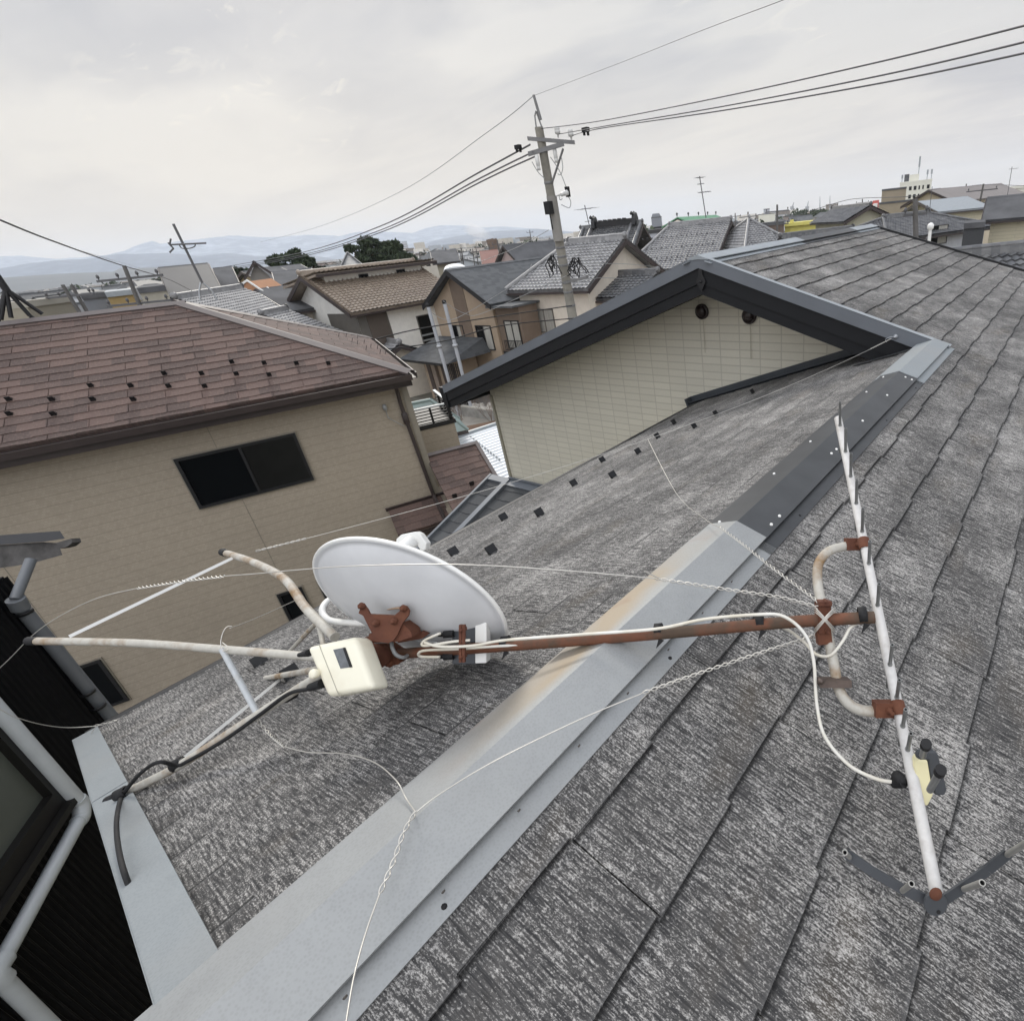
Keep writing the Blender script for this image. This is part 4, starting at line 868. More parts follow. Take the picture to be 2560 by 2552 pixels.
# ================================================================== GENERIC HOUSE
def Hs(name,label,eL,eR,z,depth,rise,wall,roofm,kind='gable_par',ov=.5,tiled=False,wins=(),group=None,wallh=None,base=0,cat='house',tk=.14,ridge=True,hipfrac=1.0,side_wall=None,court=True):
    eL=Vector((eL[0],eL[1],z)); eR=Vector((eR[0],eR[1],z)); L=(eR-eL).length; u=(eR-eL).normalized(); bk=Vector((-u.y,u.x,0))
    if bk.dot(Vector((eL.x,eL.y,0)))<0: bk=-bk
    root=thing(name,label,cat,(eL.x,eL.y,base),group)
    # walls
    a=eL+u*ov+bk*ov; wl=L-2*ov; wd=depth-2*ov
    A=Vector((a.x,a.y,base)); H=z-base-.02
    mb=MB(); B=a.copy(); B.z=base
    if kind=='gable_par':
        hr=rise*(1-2*0/depth); zr=z+rise-.16
        for q in (B,B+u*wl):
            mb.poly([q,q+bk*wd,q+bk*wd+Zv*H,Vector((q.x,q.y,0))+bk*(wd/2)+Zv*(zr-base+base),q+Zv*H] if True else [])
        mb.poly([B,B+u*wl,B+u*wl+Zv*H,B+Zv*H]); mb.poly([B+bk*wd,B+bk*wd+u*wl,B+bk*wd+u*wl+Zv*H,B+bk*wd+Zv*H])
    elif kind=='gable_perp':
        for q in (B,B+bk*wd):
            mb.poly([q,q+u*wl,q+u*wl+Zv*H,Vector((q.x,q.y,0))+u*(wl/2)+Zv*(z+rise-.16),q+Zv*H])
        mb.poly([B,B+bk*wd,B+bk*wd+Zv*H,B+Zv*H]); mb.poly([B+u*wl,B+bk*wd+u*wl,B+bk*wd+u*wl+Zv*H,B+u*wl+Zv*H])
    elif kind=='hipL':
        q=B+u*wl; mb.box(B,u*wl,bk*wd,Zv*H); mb.prism([q+Zv*H,q+bk*wd+Zv*H,Vector((q.x,q.y,0))+bk*(wd/2)+Zv*(z+rise-.16)],-u*.2)
    else:
        mb.box(B,u*wl,bk*wd,Zv*H)
    mb.build('wall',wall,root)
    # roofs
    rf=MB(); planes=[]
    def plane(o,al,s_,D,l,clip=None,nm='roof'):
        n_=al.cross(s_).normalized(); n_=n_ if n_.z>0 else -n_
        if tiled:
            m_=kflip(kawara(o,al,s_,n_,l,D),n_); 
        else:
            m_=MB(); m_.poly([o+n_*.02,o+al*l+n_*.02,o+al*l+s_*D+n_*.02,o+s_*D+n_*.02])
        m_.box(o-n_*tk,al*l,s_*D,n_*(tk-.012) )
        return m_.build('roof',roofm,root,clip=clip,uvf=(al,s_,o))
    if kind in('gable_par','hip','hipL'):
        hd=depth/2; D=math.hypot(hd,rise); s1=(-bk*hd-Zv*rise).normalized(); s2=(bk*hd-Zv*rise).normalized()
        o_=eL+bk*hd+Zv*rise
        if kind=='gable_par':
            plane(o_,u,s1,D,L); plane(o_,u,s2,D,L); ra,rb=o_,o_+u*L
        else:
            hx=min(hd*hipfrac,L/2-.01); r0_=o_+u*hx; r1_=o_+u*(L-hx) if kind=='hip' else o_+u*L
            n1=u.cross(s1); n1=n1 if n1.z>0 else -n1
            n2=u.cross(s2); n2=n2 if n2.z>0 else -n2
            cen=o_+u*L/2
            plane(o_,u,s1,D,L,[pln3(r0_,eL,n1,cen)]+([pln3(r1_,eR,n1,cen)] if kind=='hip' else [])); plane(o_,u,s2,D,L,[pln3(r0_,eL+bk*depth,n2,cen)]+([pln3(r1_,eR+bk*depth,n2,cen)] if kind=='hip' else []))
            for r_,e_,sg in ((r0_,eL,-1),(r1_,eR,1))[:2 if kind=='hip' else 1]:
                ss=(u*sg*hx-Zv*rise); Dh=ss.length; ss.normalize(); nn=bk.cross(ss); nn=nn if nn.z>0 else -nn; oo=r_-bk*hd
                md=oo+bk*hd+ss*Dh*.6
                plane(oo,bk,ss,Dh,depth,[pln3(r_,e_,nn,md),pln3(r_,e_+bk*depth,nn,md)])
            ra,rb=r0_,r1_
            if ridge:
                q=MB(); 
                for r_,e_ in ((ra,eL),(ra,eL+bk*depth),(rb,eR),(rb,eR+bk*depth))[:4 if kind=='hip' else 2]: q.tube([r_+Zv*.1,e_+Zv*.12],.11,7)
                q.build('hip_ridge',roofm,root)
    else:
        hd=L/2; D=math.hypot(hd,rise); s1=(-u*hd-Zv*rise).normalized(); s2=(u*hd-Zv*rise).normalized(); o_=eL+u*hd+Zv*rise
        plane(o_,bk,s1,D,depth); plane(o_,bk,s2,D,depth); ra,rb=o_,o_+bk*depth
    if ridge:
        q=MB(); d=(rb-ra).normalized(); sd=d.cross(Zv)
        if tiled:
            q.prism([ra-sd*.13+Zv*.0,ra+sd*.13,ra+sd*.09+Zv*.2,ra-sd*.09+Zv*.2],rb-ra); q.tube([ra+Zv*.22,rb+Zv*.22],.09,8)
            for e_ in (ra,rb): q.lathe(e_-d*(.04 if e_ is ra else -.04)+Zv*.2,d if e_ is rb else -d,[(.17,-.08),(.17,0),(.1,.05),(0,.05)],10)
        else: q.prism([ra-sd*.16-Zv*.04,ra+sd*.16-Zv*.04,ra+Zv*.05],rb-ra)
        q.build('ridge_cap',roofm,root)
    # fascia boards on gable ends
    if kind=='gable_perp':
        for e_,dr_ in ((eL,u),(eR,-u)):
            q=MB(); top=eL+u*hd+Zv*rise; q.prism([e_-bk*.02-Zv*.0,top-bk*.02,top-bk*.02-Zv*.26,e_-bk*.02-Zv*.26],bk*.05); q.build('bargeboard',black_m if wall in(tan_w,) else brown_tr,root)
    if kind in('gable_par','hipL'):
        for e_,sg in ((eL,-1),(eR,1))[0 if kind=='gable_par' else 1:]:
            top=e_+bk*(depth/2)+Zv*rise; q=MB()
            for f_ in (e_,e_+bk*depth): q.prism([f_+u*.02*sg,top+u*.02*sg,top+u*.02*sg-Zv*.24,f_+u*.02*sg-Zv*.24],u*.05*sg)
            q.build('bargeboard',brown_tr,root)
    if kind!='gable_perp':
        q=MB(); q.box(eL-bk*.06-Zv*.12,u*L,bk*.09,-Zv*.1); q.build('gutter',brown_tr,root)
    # windows: (face, along, z0, w, h, kind)
    for (face,x,z0,ww_,hh,kd) in wins:
        if face=='F': o_=B+u*x; al=u; nn=-bk
        elif face=='R': o_=B+u*wl+bk*x; al=bk; nn=u
        else: o_=B+bk*x; al=bk; nn=-u
        window(root,o_+Zv*(z0-base),al,nn,ww_,hh,kd)
    return root,B,u,bk,wl,wd
def window(root,o,al,nn,w_,h_,kd='d',fm=None):
    o=o+nn*.003
    fm=fm or {'d':black_m,'c':black_m,'g':dgrey_w,'w':whitep}.get(kd,black_m)
    t=.05; q=MB(); q.box(o,al*w_,Zv*t,nn*.05); q.box(o+Zv*(h_-t),al*w_,Zv*t,nn*.05); q.box(o+Zv*t,al*t,Zv*(h_-2*t),nn*.05); q.box(o+al*(w_-t)+Zv*t,al*t,Zv*(h_-2*t),nn*.05)
    if w_>1.0: q.box(o+al*(w_/2-t/2)+Zv*t,al*t,Zv*(h_-2*t),nn*.045)
    f=q.build('window',fm,root)
    if w_>1.0:
        MB().box(o+al*t+Zv*t+nn*.01,al*(w_/2-1.5*t),Zv*(h_-2*t),nn*.008).build('pane',glass_m if kd in('d','c') else curt_m,f)
        MB().box(o+al*(w_/2+t/2)+Zv*t+nn*.01,al*(w_/2-1.5*t),Zv*(h_-2*t),nn*.008).build('pane',glass_m if kd=='d' else curt_m,f)
    else: MB().box(o+al*t+Zv*t+nn*.01,al*(w_-2*t),Zv*(h_-2*t),nn*.008).build('pane',glass_m,f)
X2=lambda p:(p.x,p.y)
# brown gabled house
hb_z=5.2
bh,B,u,bk,wl,wd=Hs('brown_gable_house','two storey tan and brown striped house with a dark gable roof','x',(0,0),0,1,1,tan_w,grey_slate) if False else Hs('brown_gable_house','two storey tan and brown striped house with a steep dark gable roof',(-31.6,20.1),(-25.6,20.2),5.15,9.5,1.8,tan_w,grey_slate,'gable_perp',.45,wins=[('F',1.05,2.65,1.2,1.35,'c'),('F',3.35,2.65,1.3,1.35,'c')])
def panel(root,o,al,w_,nn,h_,mat,name='wall',t=.02): MB().box(o,al*w_,nn*t,Zv*h_).build(name,mat,root)
F0=B-bk*.003
ap=(5.15+1.8-.2); 
q=MB(); x0,x1=1.95,3.05; xm=wl/2
zt=lambda x:5.13+(1.8-.16)*(1-abs(x-xm)/(wl/2)) 
q.prism([F0+u*x0+Zv*3.0,F0+u*x1+Zv*3.0,F0+u*x1+Zv*(zt(x1)-.08),F0+u*xm+Zv*(zt(xm)-.1),F0+u*x0+Zv*(zt(x0)-.08)],-bk*.025); q.build('brown_stripe',brown_w,bh)
# right wing flush dark brown with balcony window
wg=Vector((B.x,B.y,0))+u*wl-bk*0; q=MB(); q.box(wg+u*.003+bk*.15,u*1.9,bk*1.3,Zv*4.95); q.build('wing_wall',brown_w,bh)
q=MB(); a=wg+u*.0-bk*.35+Zv*4.95; q.box(a-u*.1,u*2.1,bk*2,Zv*.1); q.build('wing_eave',grey_slate,bh)
window(bh,wg+u*.55+bk*.147+Zv*2.75,u,-bk,1.15,1.5,'g',black_m)
q=MB(); q.box(wg+u*.45-bk*.08+Zv*2.7,u*1.35,-bk*-.02,Zv*.04); q.box(wg+u*.45-bk*.08+Zv*3.2,u*1.35,bk*.03,Zv*.04)
for k in range(12): q.box(wg+u*(.47+k*.115)-bk*.075+Zv*2.72,u*.02,bk*.02,Zv*.5)
q.build('balcony_rail',black_m,bh)
window(bh,wg+u*.6+bk*.147+Zv*.1,u,-bk,.8,1.25,'d')
q=MB(); 
q.box(wg+u*.0+bk*.11-Zv*-2.45,u*1.95,bk*.03,Zv*.14); q.build('trim_band',black_m,bh)
for x,z_ in ((.35,1.75),(1.35,2.05),(-.25,2.75)): MB().lathe(wg+u*x+bk*.13+Zv*z_,-bk,[(0,0),(.07,0),(.07,.08),(.03,.1),(0,.1)],10).build('wall_light',whitep,bh)
# porch in front of the brown house
pz=2.55
q=MB(); e0=Vector((-31.9,17.9,pz)); e1_=Vector((-26.9,17.6,pz)); t0=Vector((B.x-.2,B.y-.02,3.35)); t1=Vector((B.x+3.9,B.y-.02,3.35))
nrm=Vector((0,-.3,1)).normalized()
q.poly([e0,e1_,t1,t0]); q.poly([e1_,Vector((e1_.x,B.y,pz)),t1]); q.poly([e0,t0,Vector((e0.x,B.y,pz))]); q.poly([e0,Vector((e0.x,B.y,pz)),Vector((e1_.x,B.y,pz)),e1_]); q.build('porch_roof',dark_low,bh)
q=MB(); q.box(e0-Zv*.14,(e1_-e0),Vector((0,.06,0)),Zv*.13); q.build('porch_gutter',black_m,bh)
q=MB(); q.box((-31.2,18.9,0),(2.9,0,0),(0,1.6,0),(0,0,2.45)); q.build('porch_wall',tan_w,bh)
q=MB(); q.box((-29.5,18.86,0),(1.2,0,0),(0,.04,0),(0,0,2.2)); q.box((-30.9,18.86,0),(.35,0,0),(0,.04,0),(0,0,2.3)); q.build('porch_door',M('dark brown door',(.06,.042,.035),.5,0,.1,4,.02),bh)
q=MB()
for k in range(9): q.box((-28.2+k*.16,18.3,0),(.035,0,0),(0,.035,0),(0,0,2.4))
for k in range(11): q.box((-28.2,18.3,.2+k*.2),(1.35,0,0),(0,.02,0),(0,0,.02))
q.build('porch_lattice',black_m,bh)
q=MB(); q.box((-30.2,18.7,0),(.35,0,0),(0,.2,0),(0,0,2.45)); q.box((-28.75,18.7,0),(.3,0,0),(0,.2,0),(0,0,2.45)); q.build('porch_pillar',M('porch pillar',(.24,.19,.15),.8,0,.1,4,.1),bh)
# white and grey house
wh,B2,u2,bk2,wl2,wd2=Hs('white_stucco_house','long white and dark grey house with light brown tiled roof and narrow raised upper storey',(-33.75,16.95),(-33.95,24.6),5.2,8.2,2.1,white_w,kaw_b,'gable_par',.6,True)
fa=-bk2
q=MB(); q.box(B2+fa*.003,u2*1.9,fa*.02,Zv*5.1); q.box(B2-fa*3.1-u2*.003,fa*3.1,-u2*.02,Zv*5.1); q.build('grey_cladding',dgrey_w,wh)
q=MB(); q.box(B2+fa*.028+u2*.55,u2*1.25,fa*.03,Zv*4.9); q.build('brown_shutter',M('brown shutter',(.10,.08,.065),.7,0,.1,4,.1),wh)
window(wh,B2+u2*3.75+Zv*2.35,u2,fa,1.0,2.0,'g',dgrey_w); 
q=MB(); 
for k in range(3): q.box(B2+fa*.07+u2*3.75+Zv*(2.45+k*.32),u2*1.0,fa*.03,Zv*.1)
q.build('window_rail',vflash_l,wh)
window(wh,B2+u2*5.25+Zv*3.55,u2,fa,.33,1.1,'d'); window(wh,B2-fa*1.3-u2*.02+Zv*2.2,-fa,-u2,1.0,1.8,'d')
# raised storey
cz=6.15; up=B2-fa*2.55+u2*.25; q=MB(); q.box(Vector((up.x,up.y,5.9)),u2*6.6,-fa*3.0,Zv*1.45); q.build('upper_wall',white_w,wh)
ur=Vector((up.x,up.y,7.38))+fa*.7-u2*.75
sU=(fa*1.0+Zv*.13).normalized(); q=kflip(kawara(ur-fa*4.4-Zv*.57,u2,sU,u2.cross(sU) if u2.cross(sU).z>0 else -u2.cross(sU),8.2,4.4),Zv); q.box(ur-fa*4.4-Zv*.72,u2*8.2,sU*4.4,Zv*.12); q.build('upper_roof',kaw_b,wh)
q=MB(); q.box(ur-Zv*.22,u2*8.2,-fa*.06,Zv*.16); q.build('upper_gutter',brown_tr,wh)
for x in (2.1,4.7): window(wh,Vector((up.x,up.y,6.7))+u2*x,u2,fa,.62,.34,'d')
q=MB()
for r_,k0 in ((1.2,13),(2.6,14)):
    for k in range(k0):
        hd_=8.2/2; s_=(-bk2*hd_-Zv*2.1).normalized(); ep=Vector((-33.75,16.95,5.2)); p=ep+u2*(.7+k*.48)-s_*r_; q.box(p+Zv*.04,u2*.1,s_*.03,Zv*.09)
o_=q.build('snow_guards',kaw_b,wh); o_['kind']='stuff'
# tiled house next to the pole
th,B3,u3,bk3,wl3,wd3=Hs('cream_tiled_house','cream stucco house with silver grey tiled roof directly behind the utility pole',(-26.05,21.85),(-20.1,21.95),5.6,7.0,2.0,cream_w,kaw,'hipL',.45,True,wins=[('F',.95,3.35,1.45,1.25,'g')],hipfrac=.55)
# clip left end into hip by adding a hip slope: extra wing
Hs('cream_tiled_annex','lower cream tiled wing tucked between the cream house and the big silver roof',(-21.2,22.9),(-18.0,23.05),5.0,4.4,.85,cream_w,kaw_d,'gable_par',.45,True,wins=[('F',.9,2.4,.9,1.2,'d')])
# big silver tiled house
dirv=Vector((3.8,2.2,0)).normalized()
eL=Vector((-28.7,35.3,0)); dirv=Vector((math.cos(R(12)),math.sin(R(12)),0)); eR=eL+dirv*7.3
bt,B4,u4,bk4,wl4,wd4=Hs('big_tiled_house','large house with broad silver grey tiled slope just beyond the gable bargeboard',X2(eL),X2(eR),5.2,9.5,2.75,cream_w,kaw,'hipL',.7,True,wins=[('F',1.9,3.2,1.6,1.2,'c')],hipfrac=.475)
q=MB(); s_=(-bk4*4.75-Zv*2.75).normalized(); nK=u4.cross(s_); nK=nK if nK.z>0 else -nK
for r_ in (1.0,1.35,2.6,4.0):
    for k in range(int((eR-eL).length/.41)-1): p=Vector((eL.x,eL.y,5.2))+u4*(.4+k*.41)-s_*r_; q.box(p+nK*.05,u4*.12,s_*.03,nK*.08)
o_=q.build('snow_guards',M('tile snow guards',(.10,.10,.11),.5,0,.1,4,0),bt); o_['kind']='stuff'
ea_=DIST(1862,628,43); eb2=DIST(1990,602,45); Hs('big_tiled_annex','silver tiled side wing at the right end of the large tiled house',X2(ea_),X2(eb2),ea_.z,6.5,1.9,cream_w,kaw,'hip',.6,True)
# temple style roof
ta_=DIST(1452,575,52); tb_=DIST(1606,557,50); TZ=ta_.z; ud=(tb_-ta_); ud.z=0; ud.normalize(); nd_=Vector((ud.y,-ud.x,0)); nd_=nd_ if nd_.dot(CAM-ta_)>0 else -nd_; TA_=ta_+nd_*5; TB_=tb_+nd_*5
tm,B5,u5,bk5,wl5,wd5=Hs('temple','old temple hall with tall black tiled ridge and ornate ridge end tiles',X2(TA_),X2(TB_),TZ-3.3,10,3.3,M('old plaster',(.40,.37,.31),.85,0,.2,2,.2),kaw_d,'gable_par',1.2,True)
ro=Vector((ta_.x,ta_.y,TZ)); re_=Vector((tb_.x,tb_.y,TZ))
q=MB(); q.box(ro-bk5*.2+Zv*.05+u5*1.2,(re_-ro)-u5*2.0,bk5*.4,Zv*.42); 
for k in range(int(((re_-ro).length-2.4)/.42)): q.tube([ro+u5*(1.4+k*.42)-bk5*.36+Zv*.5,ro+u5*(1.4+k*.42)+bk5*.36+Zv*.5],.05,6)
for e_ in (ro+u5*1.15,re_-u5*.75):
    q.prism([e_-bk5*.5+Zv*.0,e_+bk5*.5,e_+bk5*.4+Zv*.45,e_+bk5*.2+Zv*.75,e_+Zv*.85,e_-bk5*.2+Zv*.75,e_-bk5*.4+Zv*.45],u5*.3)
    for s__ in (-1,1): q.lathe(e_+bk5*.28*s__+Zv*.68,Zv,[(.09,0),(.15,.1),(.08,.22),(0,.28)],8)
q.build('ornate_ridge',black_m,tm)
q=MB()
for sg in (0,1):
    for x in ((0.25,1.0) if sg==0 else (-.9,-.15)):
        st=(ro if sg==0 else re_)+u5*x+Zv*.1; q.tube([st,st-bk5*4.6-Zv*3.0],.16,8)
q.build('descending_ridge',kaw_d,tm)
# ================================================================== POLES AND WIRES
def upole(loc,h,r0,r1,label,arms=(),grp='concrete utility poles',steps=True,mat=pole_c,lean=(0,0),boxes=()):
    root=thing('utility_pole',label,'utility pole',(loc[0],loc[1],0),grp); b=Vector((loc[0],loc[1],0)); tp=b+Zv*h+Vector((lean[0],lean[1],0))
    MB().tube([b,tp],[r0,r1],16).build('pole',mat,root)
    ax=(tp-b).normalized()
    for (z,dx,dy,l0,l1,th,ins) in arms:
        c=b+ax*z; d=Vector((dx,dy,0)).normalized(); n_=Vector((-d.y,d.x,0)); q=MB(); q.box(c+d*l0+n_*(r1+.02)-Zv*th/2,d*(l1-l0),n_*th,Zv*th); q.lathe(c-Zv*.04,ax,[(r1*1.25,0),(r1*1.3,.01),(r1*1.3,.07),(r1*1.25,.08)],14); a=q.build('crossarm',steel,root)
        for x in ins:
            MB().lathe(c+d*x+n_*(r1+.06)+Zv*th/2,Zv,[(.02,0),(.02,.1),(.075,.12),(.085,.2),(.05,.25),(.07,.27),(.055,.34),(0,.35)],12).build('insulator',porc,a)
    return root,b,ax
zp=lambda x,y,d: DIST(x,y,d)
psteel=M('backlit pole steel',(.20,.20,.20),.5,.3,.2,8,.05)  # steel colour darkened to paint in the backlit look of the hardware
pb_=DIST(1433,800,29.2*.66); pt_=DIST(1347,318,28.6*.66)
lx,ly=(pt_.x-pb_.x),(pt_.y-pb_.y); hz=pt_.z-pb_.z; k0=pb_.z/hz
base=(pb_.x-lx*k0,pb_.y-ly*k0); print('POLE',pb_,pt_)
pole,pb0,pax=upole(base,pt_.z,.19,.115,'tall grey concrete utility pole in the middle with crossarms and insulators',lean=(pt_.x-base[0],pt_.y-base[1]),
   arms=[])
def at(x,y,d=28.7): return DIST(x,y,d*.66)
def D2(x,y,d): return DIST(x,y,d*.66)
q=MB(); q.box(at(1320,352),at(1438,362,28.2)-at(1320,352),Vector((0,0,.09)),Vector((.05,-.06,0))); a=q.build('crossarm',psteel,pole)
for x,y in ((1396,337),(1429,343)): MB().lathe(at(x,y+8,28.4),Zv,[(.02,0),(.027,.08),(.07,.09),(.08,.16),(.06,.18),(.075,.2),(.06,.26),(0,.27)],12).build('insulator',porc,a)
q=MB(); q.box(at(1322,392),at(1411,366,28.3)-at(1322,392),Vector((0,0,.11)),Vector((.05,-.06,0))); a=q.build('crossarm',psteel,pole)
for x,y in ((1391,378),(1347,397)): MB().lathe(at(x,y+26,28.4),Zv,[(.0,-.03),(.05,-.03),(.05,.05),(.04,.06),(.055,.08),(.055,.34),(0,.35)],12).build('fuse_insulator',porc,a)
q=MB(); q.tube([at(1408,372,28.3),at(1381,455,28.6)],.03,8); q.build('strut',psteel,pole)
q=MB(); tpx=at(1347,322); q.tube([at(1352,300,28.65),at(1334,238)],[.04,.035],8); q.tube([at(1341,322,28.5),at(1337,290),at(1340,278)],.02,6); q.tube([at(1356,322,28.5),at(1348,300),at(1341,280)],.02,6); q.build('top_spike',psteel,pole)
for (x,y,w_) in ((1351,348,.17),(1355,378,.18),(1372,455,.19),(1389,528,.2),(1396,570,.22),(1400,590,.22),(1408,617,.21),(1410,640,.21),(1412,662,.21),(1418,706,.215),(1426,730,.22),(1430,765,.22),(1434,797,.23)):
    c=at(x,y,28.6); zc=c.z; c=pb0+pax*(zc/pax.z); MB().lathe(c-pax*.05,pax,[(.116+.075*(1-zc/10.7),0),(.126+.075*(1-zc/10.7),.01),(.126+.075*(1-zc/10.7),.06),(.116+.075*(1-zc/10.7),.07)],14).build('steel_band',psteel,pole)
q=MB(); c=at(1372,520,28.4); q.cbox(c,.22,.16,.33); q.tube([c-Zv*.12,at(1382,575,28.4)],.02,6); q.build('switch_box',blk_p,pole)
q=MB(); q.lathe(at(1402,487,28.4),Vector((1,0,.1)),[(.013,-.2),(.03,0),(.06,.03),(.06,.13),(.04,.16),(.075,.2),(.075,.26),(0,.27)],10); q.build('side_insulator',porc,pole)
q=MB(); q.cbox(at(1419,480,28.3),.1,.1,.26); q.build('side_clamp',blk_p,pole)
q=MB(); c=pb0+pax*(at(1390,545,28.6).z); q.tube([c+Vector((.05,-.05,-.6)),c+Vector((.05,-.05,.6))],.15,14); q.build('pole_sleeve',M('grey sleeve',(.25,.24,.22),.6,0,.1,3,.1),pole)
q=MB(); q.cbox(at(1440,700,28.1),1.0,.08,.08,(1,0,.12)); q.build('crossarm',psteel,pole)
rnd=random.Random(4)
def tangle(px,py,n,sz,lab):
    q=MB()
    for k in range(n):
        x,y=px+rnd.uniform(-sz,sz),py+rnd.uniform(-sz*1.6,0); pts=[at(x,y,28.2)]
        for j in range(4): x+=rnd.uniform(-9,9); y+=rnd.uniform(4,17); pts.append(at(x,y,28.2))
        q.tube(spline(pts,4),.016,5)
    q.build(lab,blk_p,pole)
tangle(1383,650,9,9,'jumper_cables'); tangle(1438,655,11,8,'jumper_cables')
for pts in (((1330,405),(1345,430),(1362,447)),((1376,393),(1400,430),(1419,478)),((1404,395),(1407,420),(1402,437),(1394,435)),((1421,492),(1427,505),(1423,520),(1403,512)),((1398,490),(1400,500),(1406,497))):
    MB().tube(spline([at(*p,28.3) for p in pts],5),.012,5).build('jumper_cable',cable_g,pole)
def wire(pts,r,label,mat=wire_d,grp='overhead lines on the utility poles',cat='cable',name='overhead_wire'):
    o=MB().tube(spline(pts,10),r*.75,5).build(name,mat); tag(o,label,cat,grp); return o
# left spans: go away to the far left
D=DIST
wire([at(1334,240),D2(1220,330,33),D2(1000,480,48),D2(800,566,75),D2(650,606,110)],.014,'topmost thin overhead line falling to the left of the pole tip',steel)
for k,(ys,xs) in enumerate((((366,430,566,635,674),0),((384,446,576,641,679),1),((394,456,582,645,682),2))):
    wire([at(1325+k*8,ys[0]-4,28.5),D2(1200,ys[1],34),D2(950,ys[2],55),D2(740,ys[3],90),D2(520,ys[4],140)],.03 if k else .034,('upper','middle','lower')[k]+' of the three dark power lines running left from the pole')
wire([at(1334,240),D2(1550,158,24),D2(1760,75,18),D2(1960,0,14),D2(2200,-98,10)],.006,'thin overhead line rising to the right from the pole tip')
for k,(y0,yr,yy) in enumerate(((325,62,(290,232,160)),(336,104,(312,260,193)),(340,133,(318,276,214)))):
    wire([at((1353,1396,1429)[k],y0-(3 if k==0 else 0),28.5),D2(1500,(303,318,322)[k],25),D2(1800,(244,268,278)[k],19.5),D2(2200,(155,190,209)[k],15),D2(2620,(50,92,121)[k],12)],.014,('upper','middle','lower')[k]+' of the three thick power lines running right from the pole')
for (x,y,d) in ((1295,368,29),(1464,325,26.5)):
    mb=MB(); c=D2(x,y,d); mb.cbox(c,.18,.12,.1); mb.cbox(c-Zv*.07-R_*.05,.035,.06,.11); mb.cbox(c-Zv*.07+R_*.05,.035,.06,.11); tag(mb.build('wire_spacer',blk_p),'black spacer clamp on the power lines '+('left' if x<1400 else 'right')+' of the pole','clamp','black clamps on the lines')
wire([D2(0,550,9),D2(130,602,11),D2(300,662,16),D2(420,698,25),D2(480,728,33)],.009,'dark cable sagging down from the left edge over the mountains')
wire([D2(-20,543,12),D2(180,620,15),D2(350,670,22)],.003,'hair thin second line just above the left sagging cable',steel)
wire([D2(660,880,27),D2(850,870,27),D2(1060,820,27.5),at(1430,764,28.3)],.022,'thick black bundle cable sagging past the brown house to the pole',blk_p)
wire([D2(900,880,27),D2(1100,855,27.5),D2(1250,815,28),at(1434,796,28.3)],.022,'lower black bundle cable reaching the pole beside the bargeboard',blk_p)
wire([D2(1108,753,31),D2(1160,783,32),D2(1210,782,32),at(1415,690,28.3)],.012,'pale service line looping from the steel pole to the utility pole',cable_g)
wire([D2(1068,775,32),D2(1120,800,32),D2(1180,775,32),D2(1300,700,30),D2(1330,660,30)],.012,'thin service line crossing in front of the striped house',cable_g)
wire([at(1425,660),D2(1560,660,32),D2(1640,668,35)],.012,'grey service line from the pole towards the big tiled house',cable_g)
wire([at(1430,710),D2(1500,695,30),D2(1580,700,32)],.012,'lower grey service line from the pole to the cream tiled wing',cable_g)
wire([at(1372,575),D2(1290,620,33),D2(1200,655,40)],.012,'thin line descending left from the pole sleeve',cable_g)
for k,(bx,by,tx,ty) in enumerate(((1125,960,1069,762),(1158,945,1110,754))):
    a=D(bx,by,31 if k==0 else 30.5); tpp=D(tx,ty,31 if k==0 else 30.5); a.z=0; r=thing('steel_pole',('nearer left','right hand')[k]+' slim galvanised service pole in front of the striped house','pole',(a.x,a.y,0),'slim galvanised service poles')
    MB().tube([a,tpp],.085,12).build('pole',M('light steel pole',(.40,.42,.45),.5,.1,.1,2,0),r); MB().lathe(tpp,Zv,[(.09,-.1),(.1,-.1),(.1,.05),(0,.08)],10).build('pole_cap',blk_p,r)
    for z_ in (1.2,3.6): MB().lathe(a.lerp(tpp,z_/tpp.z),Zv,[(.09,0),(.13,0),(.13,.12),(.09,.12)],10).build('strap',steel,r)
# ================================================================== YARD BETWEEN THE HOUSES
# white sheet roofed carport
a=HZ(1113,1108,2.5); b=HZ(1235,1068,2.5); c=HZ(1262,1190,2.5); d=HZ(1140,1160,2.5)
cu=(b-a).normalized(); cu.z=0; cn=Vector((cu.y,-cu.x,0)); cn=cn if cn.dot(CAM-a)>0 else -cn
cp=thing('carport','low outbuilding with a bright white ribbed sheet roof beside the gable wall','outbuilding',(a.x,a.y,0))
mb=MB(); L=(b-a).length+3; Wd=4.6; o_=a-cu*.8; n=int(Wd/.22)
for k in range(n):
    d0=cn*(k*.22)-Zv*(k*.22*.06); mb.box(o_+d0,cu*(L),cn*.2-Zv*.012,Zv*.03); mb.box(o_+d0+cn*.2,cu*L,cn*.02-Zv*.0012,Zv*.055)
mb.build('roof',snow_m,cp)
mb=MB(); mb.box(o_-cn*.12+Zv*.02,cu*L,cn*.1,Zv*.1); mb.build('ridge_trim',vflash_l,cp)
mb=MB(); mb.box(Vector((o_.x,o_.y,0))+cu*.2+cn*.2,cu*(L-.4),cn*(Wd-.5),Zv*2.15); mb.build('wall',grey_w,cp)
for k in range(12):
    f=k/11; p=HZ(1172+78*f,1093+62*f,2.45-.02); mb=MB(); mb.cbox(p+Zv*.08,.05,.03,.1); mb.build('snow_guard',steel,cp)
